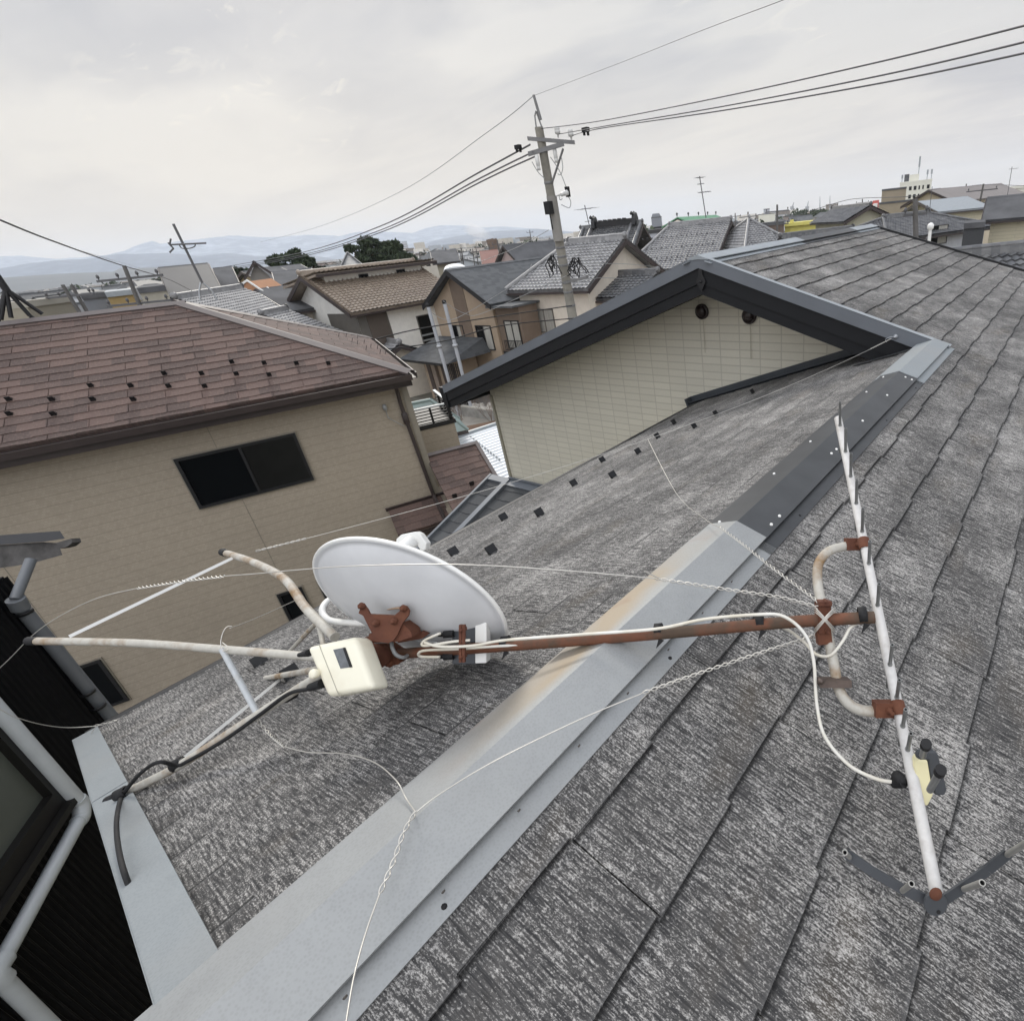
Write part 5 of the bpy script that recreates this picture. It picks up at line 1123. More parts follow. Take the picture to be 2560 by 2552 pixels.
# green sheet roof house
gA=HZ(1170,1078,3.2); 
q1=HZ(1025,985,3.9); q2=HZ(1168,1074,3.1); q3=HZ(1104,1087,3.1); q4=HZ(1060,1040,3.4)
gh=thing('green_roof_shed','single storey building with faded green hipped sheet roof behind the balcony','outbuilding',(q3.x,q3.y,0))
E_R=HZ(1170,1074,3.0); E_L=HZ(1035,1105,3.0); eu=(E_R-E_L).normalized(); eb=Vector((-eu.y,eu.x,0)); eb=eb if eb.dot(E_L-CAM)>0 else -eb
L=(E_R-E_L).length; dep=L*.95; AP=HZ(1115,1015,3.9); ap=E_R-eu*dep*.5+eb*dep*.5+Zv*.95; ap2=E_L-eu*3+eb*dep*.5+Zv*.95; EL2=E_L-eu*3
mb=MB(); mb.poly([EL2,E_R,ap,ap2]); mb.poly([E_R,E_R+eb*dep,ap]); mb.poly([EL2+eb*dep,E_R+eb*dep,ap,ap2]); mb.poly([EL2,E_R,E_R+eb*dep,EL2+eb*dep]); mb.build('roof',green_m,gh)
mb=MB(); mb.tube([ap,E_R],.05,6); mb.tube([ap,ap2],.05,6); mb.tube([ap,E_R+eb*dep],.05,6); mb.build('ridge_cap',green_m,gh)
mb=MB(); mb.box(Vector((EL2.x,EL2.y,0))+eu*.3+eb*.3,eu*(L+2.3),eb*(dep-.7),Zv*2.95); mb.build('wall',pink_w,gh)
mb=MB(); mb.box(EL2-Zv*.12,E_R-EL2,eb*.06,Zv*.1); mb.build('gutter',brown_tr,gh)
# masonry wall, garden wall and small lean-to beside the lawn
p=HZ(1000,915,0); q=HZ(1080,890,0); dv=(q-p); gw=thing('garden_store','small grey block store with a dark window at the lawn edge','outbuilding',(p.x,p.y,0))
nn_=Vector((dv.y,-dv.x,0)).normalized(); nn_=nn_ if nn_.dot(CAM-p)<0 else -nn_
mb=MB(); mb.box(p,dv,nn_*2.2,Zv*2.0); mb.build('wall',concrete,gw); mb=MB(); mb.box(p-dv*.1-nn_*.35+Zv*2.03,dv*1.25,nn_*2.7+Zv*.35,Zv*.08); mb.build('roof',vflash_l,gw)
window(gw,p+dv*.25+Zv*1.0,dv.normalized(),-nn_,1.5,.55,'d')
wl_=thing('block_wall','low pale block wall with cap stones bordering the yard','wall',tuple(HZ(1150,1075,0)))
a=HZ(1158,1040,0); b=HZ(1262,1055,0); mb=MB(); dv=b-a; mb.box(a,dv,Vector((-dv.y,dv.x,0)).normalized()*.14,Zv*.5); mb.build('wall_body',concrete,wl_); mb=MB(); mb.box(a-dv*.01+Zv*.5,dv*1.02,Vector((-dv.y,dv.x,0)).normalized()*.18,Zv*.06); mb.build('coping',M('pale coping',(.45,.43,.38),.9,0,.2,3,.2),wl_)
# white rocks
rnd=random.Random(9)
for k in range(26):
    p=HZ(1180+rnd.uniform(0,55),1022+rnd.uniform(-14,14),0); mb=MB(); r=rnd.uniform(.12,.34)
    V=[p+Vector((math.cos(a_)*r*rnd.uniform(.7,1.2),math.sin(a_)*r*rnd.uniform(.7,1.2),z_*r)) for z_ in (0,.6) for a_ in [2*PI*j/6 for j in range(6)]]; V=V[:6]+[p+(v-p)*.6 for v in V[6:]]; 
    for i in range(6,12): V[i].z=r*.6
    mb.faces(V,[(j,(j+1)%6,6+(j+1)%6,6+j) for j in range(6)]+[tuple(range(6,12))]); tag(mb.build('pale_rock',M('pale rock',(.50,.47,.42),.9,0,.3,4,.4)),'pale rock in the heap behind the low block wall','rock','pale rocks behind the block wall')
# bare shrubs
twig=M('bare twigs',(.16,.115,.085),.9,0,.3,3,.2)
def bare(name,label,p,h,n,sp,cat='shrub',seed=1,trunk=False,group=None,tw=.012,rt=None):
    rnd=random.Random(seed); root=thing(name,label,cat,tuple(p),group); mb=MB()
    def br(a,d,l,r,lv):
        b=a+d*l; m_=a.lerp(b,.5)+Vector((rnd.uniform(-1,1),rnd.uniform(-1,1),rnd.uniform(-.3,.6)))*l*.07
        mb.tube([a,m_,b],[r,r*.8,r*.6],5)
        if lv<=0: return
        for k in range(rnd.choice((2,3,3))):
            dd=(d+Vector((rnd.uniform(-1,1),rnd.uniform(-1,1),rnd.uniform(-.35,.7)))*.75).normalized(); br(a.lerp(b,rnd.uniform(.45,1)),dd,l*rnd.uniform(.55,.8),r*.6,lv-1)
    if trunk: br(Vector(p),Zv,h*.35,tw*4,5)
    else:
        for k in range(n): br(Vector(p)+Vector((rnd.uniform(-sp,sp)*.3,rnd.uniform(-sp,sp)*.3,0)),Vector((rnd.uniform(-.6,.6),rnd.uniform(-.6,.6),1)).normalized(),h*.45,tw,3)
    mb.build('branches',twig,root); return root
bare('bare_shrub','leafless brown shrub rising beside the green roofed building',HZ(1150,1052,0),2.4,9,.6,seed=3)
bare('bare_shrub','leafless shrub close to the corner of the gable wall',HZ(1232,1062,0),1.9,5,.3,seed=5)
bare('bare_shrub','dark leafless shrub under the lower end of the bargeboard',HZ(1190,1010,0),1.6,8,.6,seed=7)
# foliage generator
def leafmat(n,c1,c2):
    if n in MATS: return MATS[n]
    m,nt,b=newmat(n); b.inputs['Roughness'].default_value=.7; oi=nt.nodes.new('ShaderNodeNewGeometry'); k=mix(nt,oi.outputs['Random Per Island'],c1,c2); nt.links.new(k,b.inputs['Base Color']); b.inputs['Specular IOR Level'].default_value=.2; return m
pine=leafmat('pine needles',(.022,.036,.020),(.050,.068,.034)); shrubm=leafmat('evergreen shrub leaves',(.03,.045,.018),(.07,.085,.03))
def clump(mb,c,r,n,s,rnd,flat_=.7):
    for k in range(n):
        d=Vector((rnd.gauss(0,1),rnd.gauss(0,1),rnd.gauss(0,1)*flat_)); d=d.normalized()*r*rnd.uniform(.35,1.0)**.5; d.z*=flat_
        p=c+d; a=Vector((rnd.uniform(-1,1),rnd.uniform(-1,1),rnd.uniform(-1,1))).normalized(); b=a.orthogonal().normalized()
        a*=s*rnd.uniform(.6,1.3); b*=s*rnd.uniform(.25,.6); mb.poly([p-a,p-b,p+a,p+b])
def tree(name,label,p,h,w,seed,mat=pine,cat='tree',group=None,n=26,leaf=.28,per=90,shape='pine'):
    rnd=random.Random(seed); root=thing(name,label,cat,tuple(p),group); tr=MB(); cr=MB(); p=Vector(p)
    top=p+Zv*h*.95+Vector((rnd.uniform(-.3,.3),0,0)); tr.tube([p,p.lerp(top,.5)+Vector((rnd.uniform(-.3,.3),0,0)),top],[h*.025,h*.017,h*.004],7)
    for k in range(n):
        f=rnd.uniform(.22,1.0); z=h*f; rad=w*(math.sin(min(f*1.02,1)*PI*.86+.25)*.75+.12) if shape=='pine' else w*math.sin(f*PI*.9+.1)
        rad*=rnd.uniform(.35,1.05); a=rnd.uniform(0,2*PI); c=p+Vector((math.cos(a)*rad,math.sin(a)*rad,z)); st=p+Zv*(z-rad*.3); tr.tube([st,st.lerp(c,.6)+Zv*.1,c],[h*.008,h*.005,h*.002],4)
        clump(cr,c,h*rnd.uniform(.06,.115),per,leaf,rnd,.55)
    tr.build('trunk',twig,root); cr.build('crown',mat,root); return root
tree('evergreen_shrub','dark clipped evergreen shrub beside the end of the brown hip roof',HZ(1062,965,0),1.7,1.3,21,shrubm,'shrub',n=22,leaf=.09,per=110,shape='r')
tree('evergreen_shrub','low green shrub at the foot of the steel service poles',HZ(1135,925,0),.9,1.0,23,shrubm,'shrub',n=14,leaf=.08,per=90,shape='r')
# small white garden ornament
p=HZ(1096,946,0); r=thing('garden_ornament','small white pedestal ornament in front of the porch','ornament',tuple(p)); MB().lathe(p,Zv,[(.28,0),(.24,.5),(.3,.55),(.34,.62),(.1,.68),(.08,.9),(.07,1.25),(0,1.3)],10).build('pedestal',whitep,r)
p=D(1228,905,38.6); p.z=2.75; r=thing('air_conditioner','white outdoor air conditioning unit by the brown house wall','air conditioner',(p.x,p.y,1.9)); mb=MB(); mb.cbox((p.x,p.y,2.3),.9,.35,.8); mb.build('casing',whitep,r,bevel=.02); MB().lathe(Vector((p.x-.1,p.y-.18,2.3)),Vector((0,-1,0)),[(.3,0),(.3,.015),(.27,.02),(.1,.02),(0,.03)],18).build('fan_grille',grey_p,r)
# ================================================================== BEHIND THE BROWN ROOF (left)
# tiled ridges of the house just behind
def ridge_house(label,x0,y0,x1,y1,z,dep,mat,rise=1.6,wall=cream_w,kind='gable_par',ov=.5):
    a=HZ(x0,y0,z); b=HZ(x1,y1,z); return Hs('tiled_house',label,X2(a),X2(b),z,dep,rise,wall,mat,kind,ov,True)
def ridgeat(label,A,B,z,dep,rise,mat,wall=cream_w,kind='gable_par',name='tiled_house'):
    """A,B: pixels of the ridge ends at height z"""
    a=HZ(*A,z); b=HZ(*B,z); u_=(b-a).normalized(); n_=Vector((u_.y,-u_.x,0)); n_=n_ if n_.dot(CAM-a)>0 else -n_
    ea=a+n_*dep/2; eb_=b+n_*dep/2
    if kind=='hip': ea-=u_*dep/2; eb_+=u_*dep/2
    return Hs(name,label,X2(ea),X2(eb_),z-rise,dep,rise,wall,mat,kind,.5,True)
ridgeat('tiled house right behind the brown hip roof, its pale wavy tiles catching the light',(440,750),(606,722),6.9,7,1.9,kaw)
ridgeat('lower tiled house behind the hip roof with a fat rounded ridge end',(655,790),(718,776),5.6,6,1.6,kaw)
ridgeat('small tiled outhouse roof poking up beyond the hip end of the brown roof',(945,850),(1000,862),3.2,4,1.0,kaw)
ridgeat('house with bright orange tiled roof behind the neighbour ridge',(645,742),(690,738),6.2,6,1.9,kaw_o,M('orange brown wall',(.42,.22,.12),.8,0,.1,3,.1))
for k,(x,y,lab) in enumerate(((622,724,'left of the two small orange brown gables with white edging'),(678,742,'right of the two small orange brown gables with white edging'))):
    p=D(x,y,46); p2=D(x-12,y-14,46); 
    r=thing('dormer_gable',lab,'gable',tuple(p),'orange brown gables'); w_=1.0
    a_=p-R_*w_-Zv*.1; b_=p+R_*w_*1.2-Zv*.45; c_=D(x-3 if k==0 else x-8,y-20,46); h3=Vector((W_.x,W_.y,0)).normalized()
    mb=MB(); mb.prism([a_,b_,c_],h3*2.5); mb.build('gable_wall',M('orange brown wall',(.42,.22,.12),.8,0,.1,3,.1),r)
    mb=MB()
    for s_,e_ in ((a_,c_),(c_,b_)): mb.box(s_-h3*.06,e_-s_,Zv*.12,h3*.1)
    mb.build('white_edging',whitep,r)
    mb=MB(); mb.box(a_-Zv*1.2,b_-a_,h3*2.4,Zv*1.2); mb.build('wall',M('orange brown wall',(.42,.22,.12),.8,0,.1,3,.1),r)
# roof antennas
def antenna(name,label,p,h,booms,r=.025,mat=wire_d,group='television antennas on house roofs',lean=(0,0)):
    root=thing(name,label,'antenna',tuple(p),group); p=Vector(p); tp=p+Zv*h+Vector((lean[0],lean[1],0)); MB().tube([p,tp],r,8).build('mast',mat,root)
    for (f,ang,L,n_,el,off) in booms:
        c=p.lerp(tp,f); d=Vector((math.cos(ang),math.sin(ang),0)); e=Vector((-d.y,d.x,0)); a=c-d*L*(.5-off); mb=MB(); mb.tube([a,a+d*L],r*.6,6); mb.build('boom',mat,root)
        mb=MB()
        for k in range(n_): q=a+d*L*(k+.5)/n_; mb.tube([q-e*el,q+e*el],r*.32,4)
        o=mb.build('element_rods',mat,root); o['kind']='stuff'
    return root
pbs=D(506,708,30); ptp=D(433,560,30)
an=antenna('roof_antenna','leaning dark antenna mast with a yagi boom above the brown hip roof',tuple(pbs),ptp.z-pbs.z,[],.045,lean=(ptp.x-pbs.x,ptp.y-pbs.y))
MB().tube([D(428,612,30),D(515,608,29.5)],.03,6).build('boom',wire_d,an); MB().tube(spline([D(448,612,30),D(455,621,30),D(475,621,30),D(487,616,30),D(488,610,30)],5),.02,5).build('support_arm',wire_d,an)
for a_,b_ in (((420,607),(434,622)),((427,597),(424,612)),((434,621),(424,632))): MB().tube([D(*a_,30),D(*b_,30)],.03,5).build('reflector_rod',wire_d,an)
for a_,b_ in (((502,706),(498,728)),((498,728),(501,753)),((508,708),(530,728)),((530,728),(543,752))): MB().tube([D(*a_,30),D(*b_,30)],.035,6).build('mast_leg',steel,an)
# roof horse at the far left on the brown ridge
hr=thing('roof_stand','black four legged antenna stand straddling the brown ridge at the left edge','antenna stand',tuple(DIST(5,740,14.5)))
for a_,b_ in (((-10,680),(14,722)),((14,722),(-8,815)),((14,722),(28,795)),((14,722),(106,785)),((14,722),(75,790)),((75,790),(106,812)),((14,722),(2,800))):
    MB().tube([D(*a_,14.6),D(*b_,14.6)],.03,7).build('leg',black_m,hr)
MB().tube([D(-8,690,14.6),D(18,728,14.6)],.05,8).build('mast_clamp',black_m,hr)
# utility poles behind the left house
def small_pole(x,yb,xt,yt,d,label,dist_arms=2.4,nins=3,grp='utility poles beyond the brown roof',r=.105,tr=False):
    a=D(x,yb,d); t_=D(xt,yt,d); a0=a+(a-t_)*(a.z/(t_.z-a.z)); root=thing('utility_pole',label,'utility pole',(a0.x,a0.y,0),grp); MB().tube([a0,t_],[r*1.25,r*.75],10).build('pole',M('dark pole',(.12,.115,.11),.8,0,.2,2,.1),root)
    ax=(t_-a0).normalized(); e=Vector((-W_.y,W_.x,0)).normalized() if False else Vector((R_.x,R_.y,0)).normalized()
    for k,z in enumerate((.6,1.7)):
        c=t_-ax*z; mb=MB(); mb.box(c-e*dist_arms*.5,e*dist_arms,Vector((W_.x,W_.y,0)).normalized()*.1,Zv*.1); arm=mb.build('crossarm',M('dull dark steel',(.11,.11,.115),.6,.2,.2,2,0),root)
        mb=MB()
        for j in range(nins): q=c+e*(-dist_arms*.45+dist_arms*.9*j/max(nins-1,1))+Zv*.1; MB().lathe(q,Zv,[(.02,0),(.025,.06),(.06,.08),(.06,.18),(.03,.22),(0,.24)],8).build('insulator',wire_d,arm)
    if tr:
        c=t_-ax*3.0+e*.5; MB().lathe(c-Zv*.5,Zv,[(0,0),(.28,0),(.3,.1),(.3,.8),(.24,.9),(0,.92)],14).build('transformer',steel,root)
    return root
small_pole(352,770,310,664,38,'utility pole with crossarms right of centre behind the brown ridge',3.2,4,tr=True)
small_pole(195,775,156,712,44,'tangled utility pole left of centre behind the brown ridge',2.6,3,tr=True)
small_pole(212,770,178,712,46,'second tangled pole just behind the first beyond the brown ridge',2.2,3)
small_pole(735,760,708,690,70,'wooden looking pole between the roofs left of the white house',1.8,2,r=.12)
# ================================================================== TREES
tree('pine_tree','dark pine standing alone left of the bare tree, behind the grey roofs',D(735,690,125)*1.0,1,1,1) if False else None
def ftree(x,ytop,ybase,d,w,seed,label,**k):
    t_=D(x,ytop,d); p=(t_.x,t_.y,0); return tree('pine_tree',label,p,t_.z,w,seed,**k)
g1='dark pines beyond the middle roofs'
ftree(722,622,690,120,6.2,51,'broad dark pine standing alone left of the bare trees',group=g1,n=60,leaf=.42,per=130)
ftree(880,618,680,118,2.6,52,'slim pointed pine at the left of the big pine cluster',group=g1,n=26,leaf=.40,per=100)
ftree(918,598,680,120,3.4,53,'tallest pine of the big cluster above the white house',group=g1,n=44,leaf=.42,per=120)
ftree(945,606,680,121,3.6,54,'pine just right of the tallest one in the cluster',group=g1,n=44,leaf=.42,per=120)
ftree(975,606,680,119,3.0,55,'pine with a split top right of the cluster centre',group=g1,n=36,leaf=.4,per=110)
ftree(993,617,680,122,2.8,56,'shorter pine at the right shoulder of the cluster',group=g1,n=30,leaf=.4,per=110)
ftree(1018,640,690,124,3.0,57,'low rounded pine at the right foot of the cluster',group=g1,n=30,leaf=.4,per=100)
ftree(595,672,700,150,4.5,58,'round crowned tree left of the lone pine',group=g1,n=36,leaf=.45,per=100)
ftree(620,674,700,155,4.5,59,'bushy tree beside the round crowned tree',group=g1,n=36,leaf=.45,per=100)
ftree(645,676,700,160,5,60,'wide bushy tree left of the lone pine foot',group=g1,n=36,leaf=.45,per=100)
ftree(550,686,700,150,3.6,61,'low tree right of the leaning antenna mast',group=g1,n=30,leaf=.4,per=100)
ftree(487,690,702,120,3.0,62,'dark low tree directly behind the leaning antenna mast',group=g1,n=30,leaf=.36,per=100)
for k,(x,yt) in enumerate(((775,640),(790,632),(812,648))):
    t_=D(x,yt,122); bare('bare_tree',('left','middle','right')[k]+' leafless tree between the lone pine and the pine cluster',(t_.x,t_.y,0),t_.z*1.05,1,1,'tree',80+k,True,'leafless trees between the pines',.09)
# ================================================================== MIDDLE DISTANCE HOUSES (built where each stands)
def fh(label,A,B,z,dep,rise,wall,roof,kind='gable_par',wins=(),tiled=False,name='house',base=0,cat='house',ov=.5,group=None):
    a=HZ(*A,z) if z<7.85 else D(*A,1); b=HZ(*B,z); return Hs(name,label,X2(a),X2(b),z,dep,rise,wall,roof,kind,ov,tiled,wins,group,base=base,cat=cat)
def dh(label,A,B,dA,dB,z,dep,rise,wall,roof,kind='gable_par',wins=(),tiled=False,name='house',cat='house',ov=.5):
    a=D(*A,dA); b=D(*B,dB); zz=z if z else (a.z+b.z)/2; return Hs(name,label,X2(a),X2(b),zz,dep,rise,wall,roof,kind,ov,tiled,wins,cat=cat)
roofs_=M('grey sheet roof',(.11,.112,.118),.85,0,.3,.7,.05,spec=.2); roofb=M('dark charcoal sheet roof',(.05,.05,.052),.6,0,.2,.7,.05)
olive=M('olive beige wall',(.30,.275,.215),.85,0,.1,.5,.1); ochre=M('ochre block wall',(.40,.29,.13),.85,0,.15,.5,.1)
def rd(label,A,B,dA,dB,dep,rise,wall,roof,kind='gable_par',wins=(),tiled=False,name='tiled_house',ov=.5):
    a=D(*A,dA); b=D(*B,dB); zr=(a.z+b.z)/2-.3; u_=(b-a); u_.z=0; u_.normalize(); n_=Vector((u_.y,-u_.x,0)); n_=n_ if n_.dot(CAM-a)>0 else -n_
    ea=a+n_*dep/2; eb_=b+n_*dep/2
    if kind=='hip': ea-=u_*dep/2; eb_+=u_*dep/2
    return Hs(name,label,X2(ea),X2(eb_),zr-rise,dep,rise,wall,roof,kind,ov,tiled,wins)
# behind left ridge
def boxb(name,label,A,B,d1,d2,zb,dep,wall,roof=None,cat='building',par=.3):
    a=D(*A,d1); b=D(*B,d2); zt_=(a.z+b.z)/2; a.z=b.z=0; u_=(b-a); n_=Vector((-u_.y,u_.x,0)).normalized(); n_=n_ if n_.dot(a-CAM)>0 else -n_
    r=thing(name,label,cat,tuple(a)); MB().box(a,u_,n_*dep,Zv*zt_).build('wall',wall,r); MB().box(a-n_*.1+Zv*zt_-u_*.01,u_*1.02,n_*(dep+.2),Zv*par).build('roof',roof or roofs_,r); return r,a,u_,n_,zt_
boxb('flat_roof_building','olive beige flat roofed building at the left behind the brown ridge',(66,766),(180,757),44,46,0,9,olive,M('beige roof edge',(.34,.32,.27),.8,0,.1,1,.1))
boxb('flat_roof_building','blue grey flat building between the poles behind the brown ridge',(206,748),(268,744),52,52,0,9,M('blue grey wall',(.20,.215,.24),.8,0,.1,1,.1))
boxb('flat_roof_building','ochre block walled building with a pale roof edge behind the brown ridge',(268,743),(344,736),50,50,0,9,ochre,vflash_l)
boxb('flat_roof_building','beige walled building right of the ochre one behind the brown ridge',(350,735),(416,726),46,46,0,9,M('beige wall',(.38,.355,.29),.8,0,.1,1,.1))
dh('building with a black sheet roof just left of the leaning antenna',(424,744),(556,730),47,47,None,9,1.7,M('beige wall',(.38,.355,.29),.8,0,.1,1,.1),roofb)
dh('house with charcoal sheet roof right of the leaning antenna foot',(556,732),(605,726),50,50,None,9,1.5,olive,roofs_)
dh('grey gabled house with a small upper window beyond the orange gables',(608,694),(690,690),66,66,None,8,1.3,M('grey brown wall',(.25,.235,.215),.8,0,.1,1,.1),roofs_,'gable_perp',wins=[('F',3,3.6,1.6,.9,'c')])
dh('tan house with a long pale grey roof below the lone pine',(682,716),(778,704),72,74,None,9,1.6,M('warm tan wall',(.42,.33,.20),.8,0,.1,1,.1),roofs_,wins=[('F',1,3.2,1.4,1.1,'c')])
dh('long dark roofed house directly behind the tan house',(690,700),(800,686),88,90,None,9,1.4,olive,roofs_)
dh('grey roofed house left of the white stucco gable',(700,742),(800,722),52,52,None,9,1.5,grey_w,roofs_,wins=[('F',1.5,2.9,1.2,1.2,'c')])
dh('low house with broad grey slate roof touching the white stucco gable',(735,800),(828,742),42,43,None,8,1.3,cream_w,roofs_)
dh('cream house end partly hidden behind the white stucco house',(810,736),(840,728),48,48,None,7,1.2,white_w,roofs_,'gable_perp')
dh('house with traditional stepped roof at the left foot of the pine cluster',(850,676),(912,668),95,95,None,8,2.0,olive,kaw_d,'hip')
for k,(x0,y0,x1,y1,d,lab) in enumerate(((786,697,832,692,62,'white arched membrane roof left of the white stucco house'),(1108,677,1168,672,55,'white arched roof just above the striped house ridge'))):
    a=D(x0,y0,d); b=D(x1,y1,d); u_=b-a; u_.z=0; n_=Vector((-u_.y,u_.x,0)).normalized(); n_=n_ if n_.dot(a-CAM)>0 else -n_; r=thing('white_roof_hall',lab,'hall',(a.x,a.y,0)); z0=a.z-.1
    mb=MB(); pr=[Vector((a.x,a.y,0))+u_*(.5-.5*math.cos(t_*PI/12))+Zv*(z0+.35*math.sin(t_*PI/12)) for t_ in range(13)]; mb.prism(pr,n_*9); mb.build('roof',snow_m,r); MB().box(Vector((a.x,a.y,0)),u_,n_*9,Zv*(z0-.02)).build('wall',grey_w,r)
# beyond the striped house and the pole
dh('pinkish house with dark slate roof left of the pole',(1238,655),(1290,650),70,66,None,8,1.5,pink_w,roofs_,'gable_perp')
dh('house with a broad brown roof just left of the pole',(1300,652),(1375,646),74,74,None,10,1.5,olive,M('brown sheet roof',(.13,.105,.09),.7,0,.1,1,.05))
dh('house with red tiled roof beyond the striped house ridge',(1205,662),(1252,656),82,82,None,8,1.5,cream_w,M('red brown roof',(.17,.065,.05),.7,0,.15,1,.05))
dh('grey house row roof above the white stucco house',(1082,660),(1150,652),92,92,None,9,1.5,olive,roofs_)
r,a,u_,n_,zt_=boxb('factory','pale yellow factory block with a row of small windows near the steam plume',(1187,645),(1230,640),190,190,0,25,M('pale yellow wall',(.68,.62,.30),.8,0,.1,.2,0)); 
for k in range(5): MB().box(a+u_*(.1+k*.17)-n_*.1+Zv*(zt_-3.2),u_*.08,n_*.1,Zv*1.0).build('window',glass_m,r)
r=thing('chimney','pair of rusty brown factory chimneys','chimney',tuple(D(1235,640,170)))
for x0,x1 in ((1236,1224),(1243,1232)): a=D(x0+6,628,170); a.z=0; t_=D(x1,598,170); MB().tube([a,t_],1.0,10).build('flue',M('rusty flue',(.17,.12,.09),.8,0,.3,.4,.1),r)
rnd=random.Random(77)
for k,(x,yt,yb,d) in enumerate(((1114,620,660,100),(1127,630,662,110),(1153,620,660,95),(1181,622,650,120),(1190,622,650,130),(1222,612,648,105),(1243,600,655,90),(1262,612,640,130),(1048,630,660,120),(1324,575,640,150),(1150,625,655,140))):
    small_pole(x+ (yb-yt)*.14,yb,x,yt,d,'slim dark utility pole among the roofs left of the concrete pole',1.6,2,'slim poles among the roofs left of the concrete pole',.11)
# office tower in the haze
for nm,x0,y0,x1,y1,d,lab,mt in (('tower_building',1003,606,1017,604,1500,'tall slim tower block in the haze over the white stucco house',grey_w),('tower_building',1628,545,1654,545,420,'blue grey tower with chamfered top behind the big tiled roof',M('blue grey tower wall',(.22,.235,.26),.7,0,.1,.1,0)),('tower_building',1268,604,1277,603,900,'distant grey office block right of the chimneys',grey_w),('tower_building',1303,603,1312,603,950,'distant grey apartment block near the pole',grey_w)):
    r,a,u_,n_,zt_=boxb(nm,lab,(x0,y0),(x1,y1),d,d,0,(D(x1,y1,d)-D(x0,y0,d)).length,mt,None,'tower',.6)
    q=MB()
    for k in range(int(zt_/4)-1):
        q.box(a+u_*.08-n_*.12+Zv*(3+k*4),u_*.84,n_*.1,Zv*1.3)
    o=q.build('window_bands',glass_m if d<600 else M('dull far glass',(.15,.16,.18),.4,0,.1,1,0),r); o['kind']='stuff'
    if d==420: q=MB(); q.prism([a+Zv*zt_+u_*.0,a+Zv*zt_+u_,a+Zv*(zt_+2.6)+u_*.8,a+Zv*(zt_+2.6)+u_*.15],n_*10); q.build('chamfered_top',mt,r)
# green roof hall
a=D(1690,552,95); r=thing('green_roof_hall','large hall with pale gable and green sheet roof behind the big tiled house','hall',(a.x,a.y,0))
c0,c1,c2=D(1655,570,95),D(1693,546,95),D(1730,560,95); bk_=(D(1790,541,118)-D(1693,546,95)); bk_.z=0
mb=MB(); mb.prism([Vector((c0.x,c0.y,0)),Vector((c2.x,c2.y,0)),c2-Zv*.2,c1-Zv*.2,c0-Zv*.2],bk_); mb.build('wall',cream_w,r)
mb=MB(); mb.box(c1+(c0-c1)*1.03,-(c0-c1)*1.03,bk_,Zv*.15); mb.box(c1,(c2-c1)*1.05,bk_,Zv*.15); mb.build('roof',M('green sheet roof',(.10,.27,.15),.5,0,.1,.3,0),r)
for k in range(5): p=c1+bk_*(.25*k)+Zv*.2; MB().lathe(p,Zv,[(.08,0),(.08,.25),(.16,.28),(.14,.5),(0,.55)],8).build('roof_vent',roofs_,r)
boxb('flat_roof_building','pale flat building with black parapet between temple and big tiled roof',(1622,586),(1668,578),60,60,0,10,grey_w,roofb)
# antennas on roofs
pA=D(1765,545,46); antenna('roof_antenna','tall thin antenna mast with several rods above the big tiled roof',tuple(pA),D(1755,440,46).z-pA.z,[(.62,R(20),.9,5,.8,.2),(.97,R(80),.7,4,.35,.0),(.82,R(10),.5,3,.3,.0)],.035,lean=(-.35,0))
pA=D(1482,602,44); antenna('roof_antenna','wide armed antenna on the roof before the black temple',tuple(pA),D(1472,512,44).z-pA.z,[(.9,R(85),.9,3,1.0,.1),(.55,R(30),.5,4,.3,0)],.03,lean=(-.3,0))
# ================================================================== RIGHT HAND SIDE
rd('grey walled house with black and silver tiled hip roof beyond the far verge',(2209,534),(2322,527),50,54,7,1.3,grey_w,kaw_d,'hip',[('F',4.4,5.0,2.2,1.3,'c'),('R',1.2,5.0,1.3,1.2,'d')],True,'grey_tiled_house')
dh('tiled gabled house with beige gable triangle left of the grey walled house',(2110,558),(2238,541),58,60,None,9,1.1,M('beige gable wall',(.42,.40,.30),.8,0,.1,1,.1),kaw_d,'gable_perp',tiled=True,name='tiled_gable_house')
rd('long low house whose tile ridge shows above our galvanised ridge',(1950,580),(2132,566),38,42,7,1.7,cream_w,kaw_d,'gable_par',(),True)
rd('tiled roof in the right corner with bold white edged tiles',(2330,618),(2640,598),19,21,5.5,1.3,cream_w,kaw_d,'gable_par',(),True)
dh('cream house with dark slate roof at the right edge',(2455,551),(2640,538),44,44,None,5,1.25,ivory_w,roofs_,'gable_par',wins=[('F',2.0,4.1,1.1,1.3,'d')],name='cream_house')
dh('wide pale cream house with light ribbed roof behind the grey walled house',(2346,529),(2480,519),62,64,None,10,1.0,ivory_w,vflash_l,'gable_par',wins=[('F',9.0,3.6,1.2,.8,'c')],name='cream_house')
r,a,u_,n_,zt_=boxb('small_extension','dark charcoal extension with two white framed windows at the right',(2409,575),(2462,566),41,41,0,4,M('charcoal siding',(.045,.048,.052),.7,0,.1,2,.1),roofs_)
for k in range(2): window(r,a+u_*(.3+k*.33)+Zv*(zt_-2.0),u_.normalized(),-n_,.9,.9,'w')
dh('long beige gabled building with small dark windows below the white hospital',(2251,517),(2388,504),84,80,None,16,1.5,M('beige render',(.55,.48,.36),.8,0,.1,.5,.1),M('brown grey roof',(.22,.20,.19),.7,0,.1,1,.05),'gable_perp',wins=[('F',.8,4.9,1.6,1.8,'d'),('F',5.0,5.1,.7,1.8,'d'),('F',6.3,5.2,.7,1.8,'d')],name='beige_building')
r,a,u_,n_,zt_=boxb('office_building','brown beige flat office block in front of the white hospital',(2205,478),(2266,472),130,130,0,15,M('brown beige tile wall',(.30,.255,.185),.8,0,.1,.5,.05))
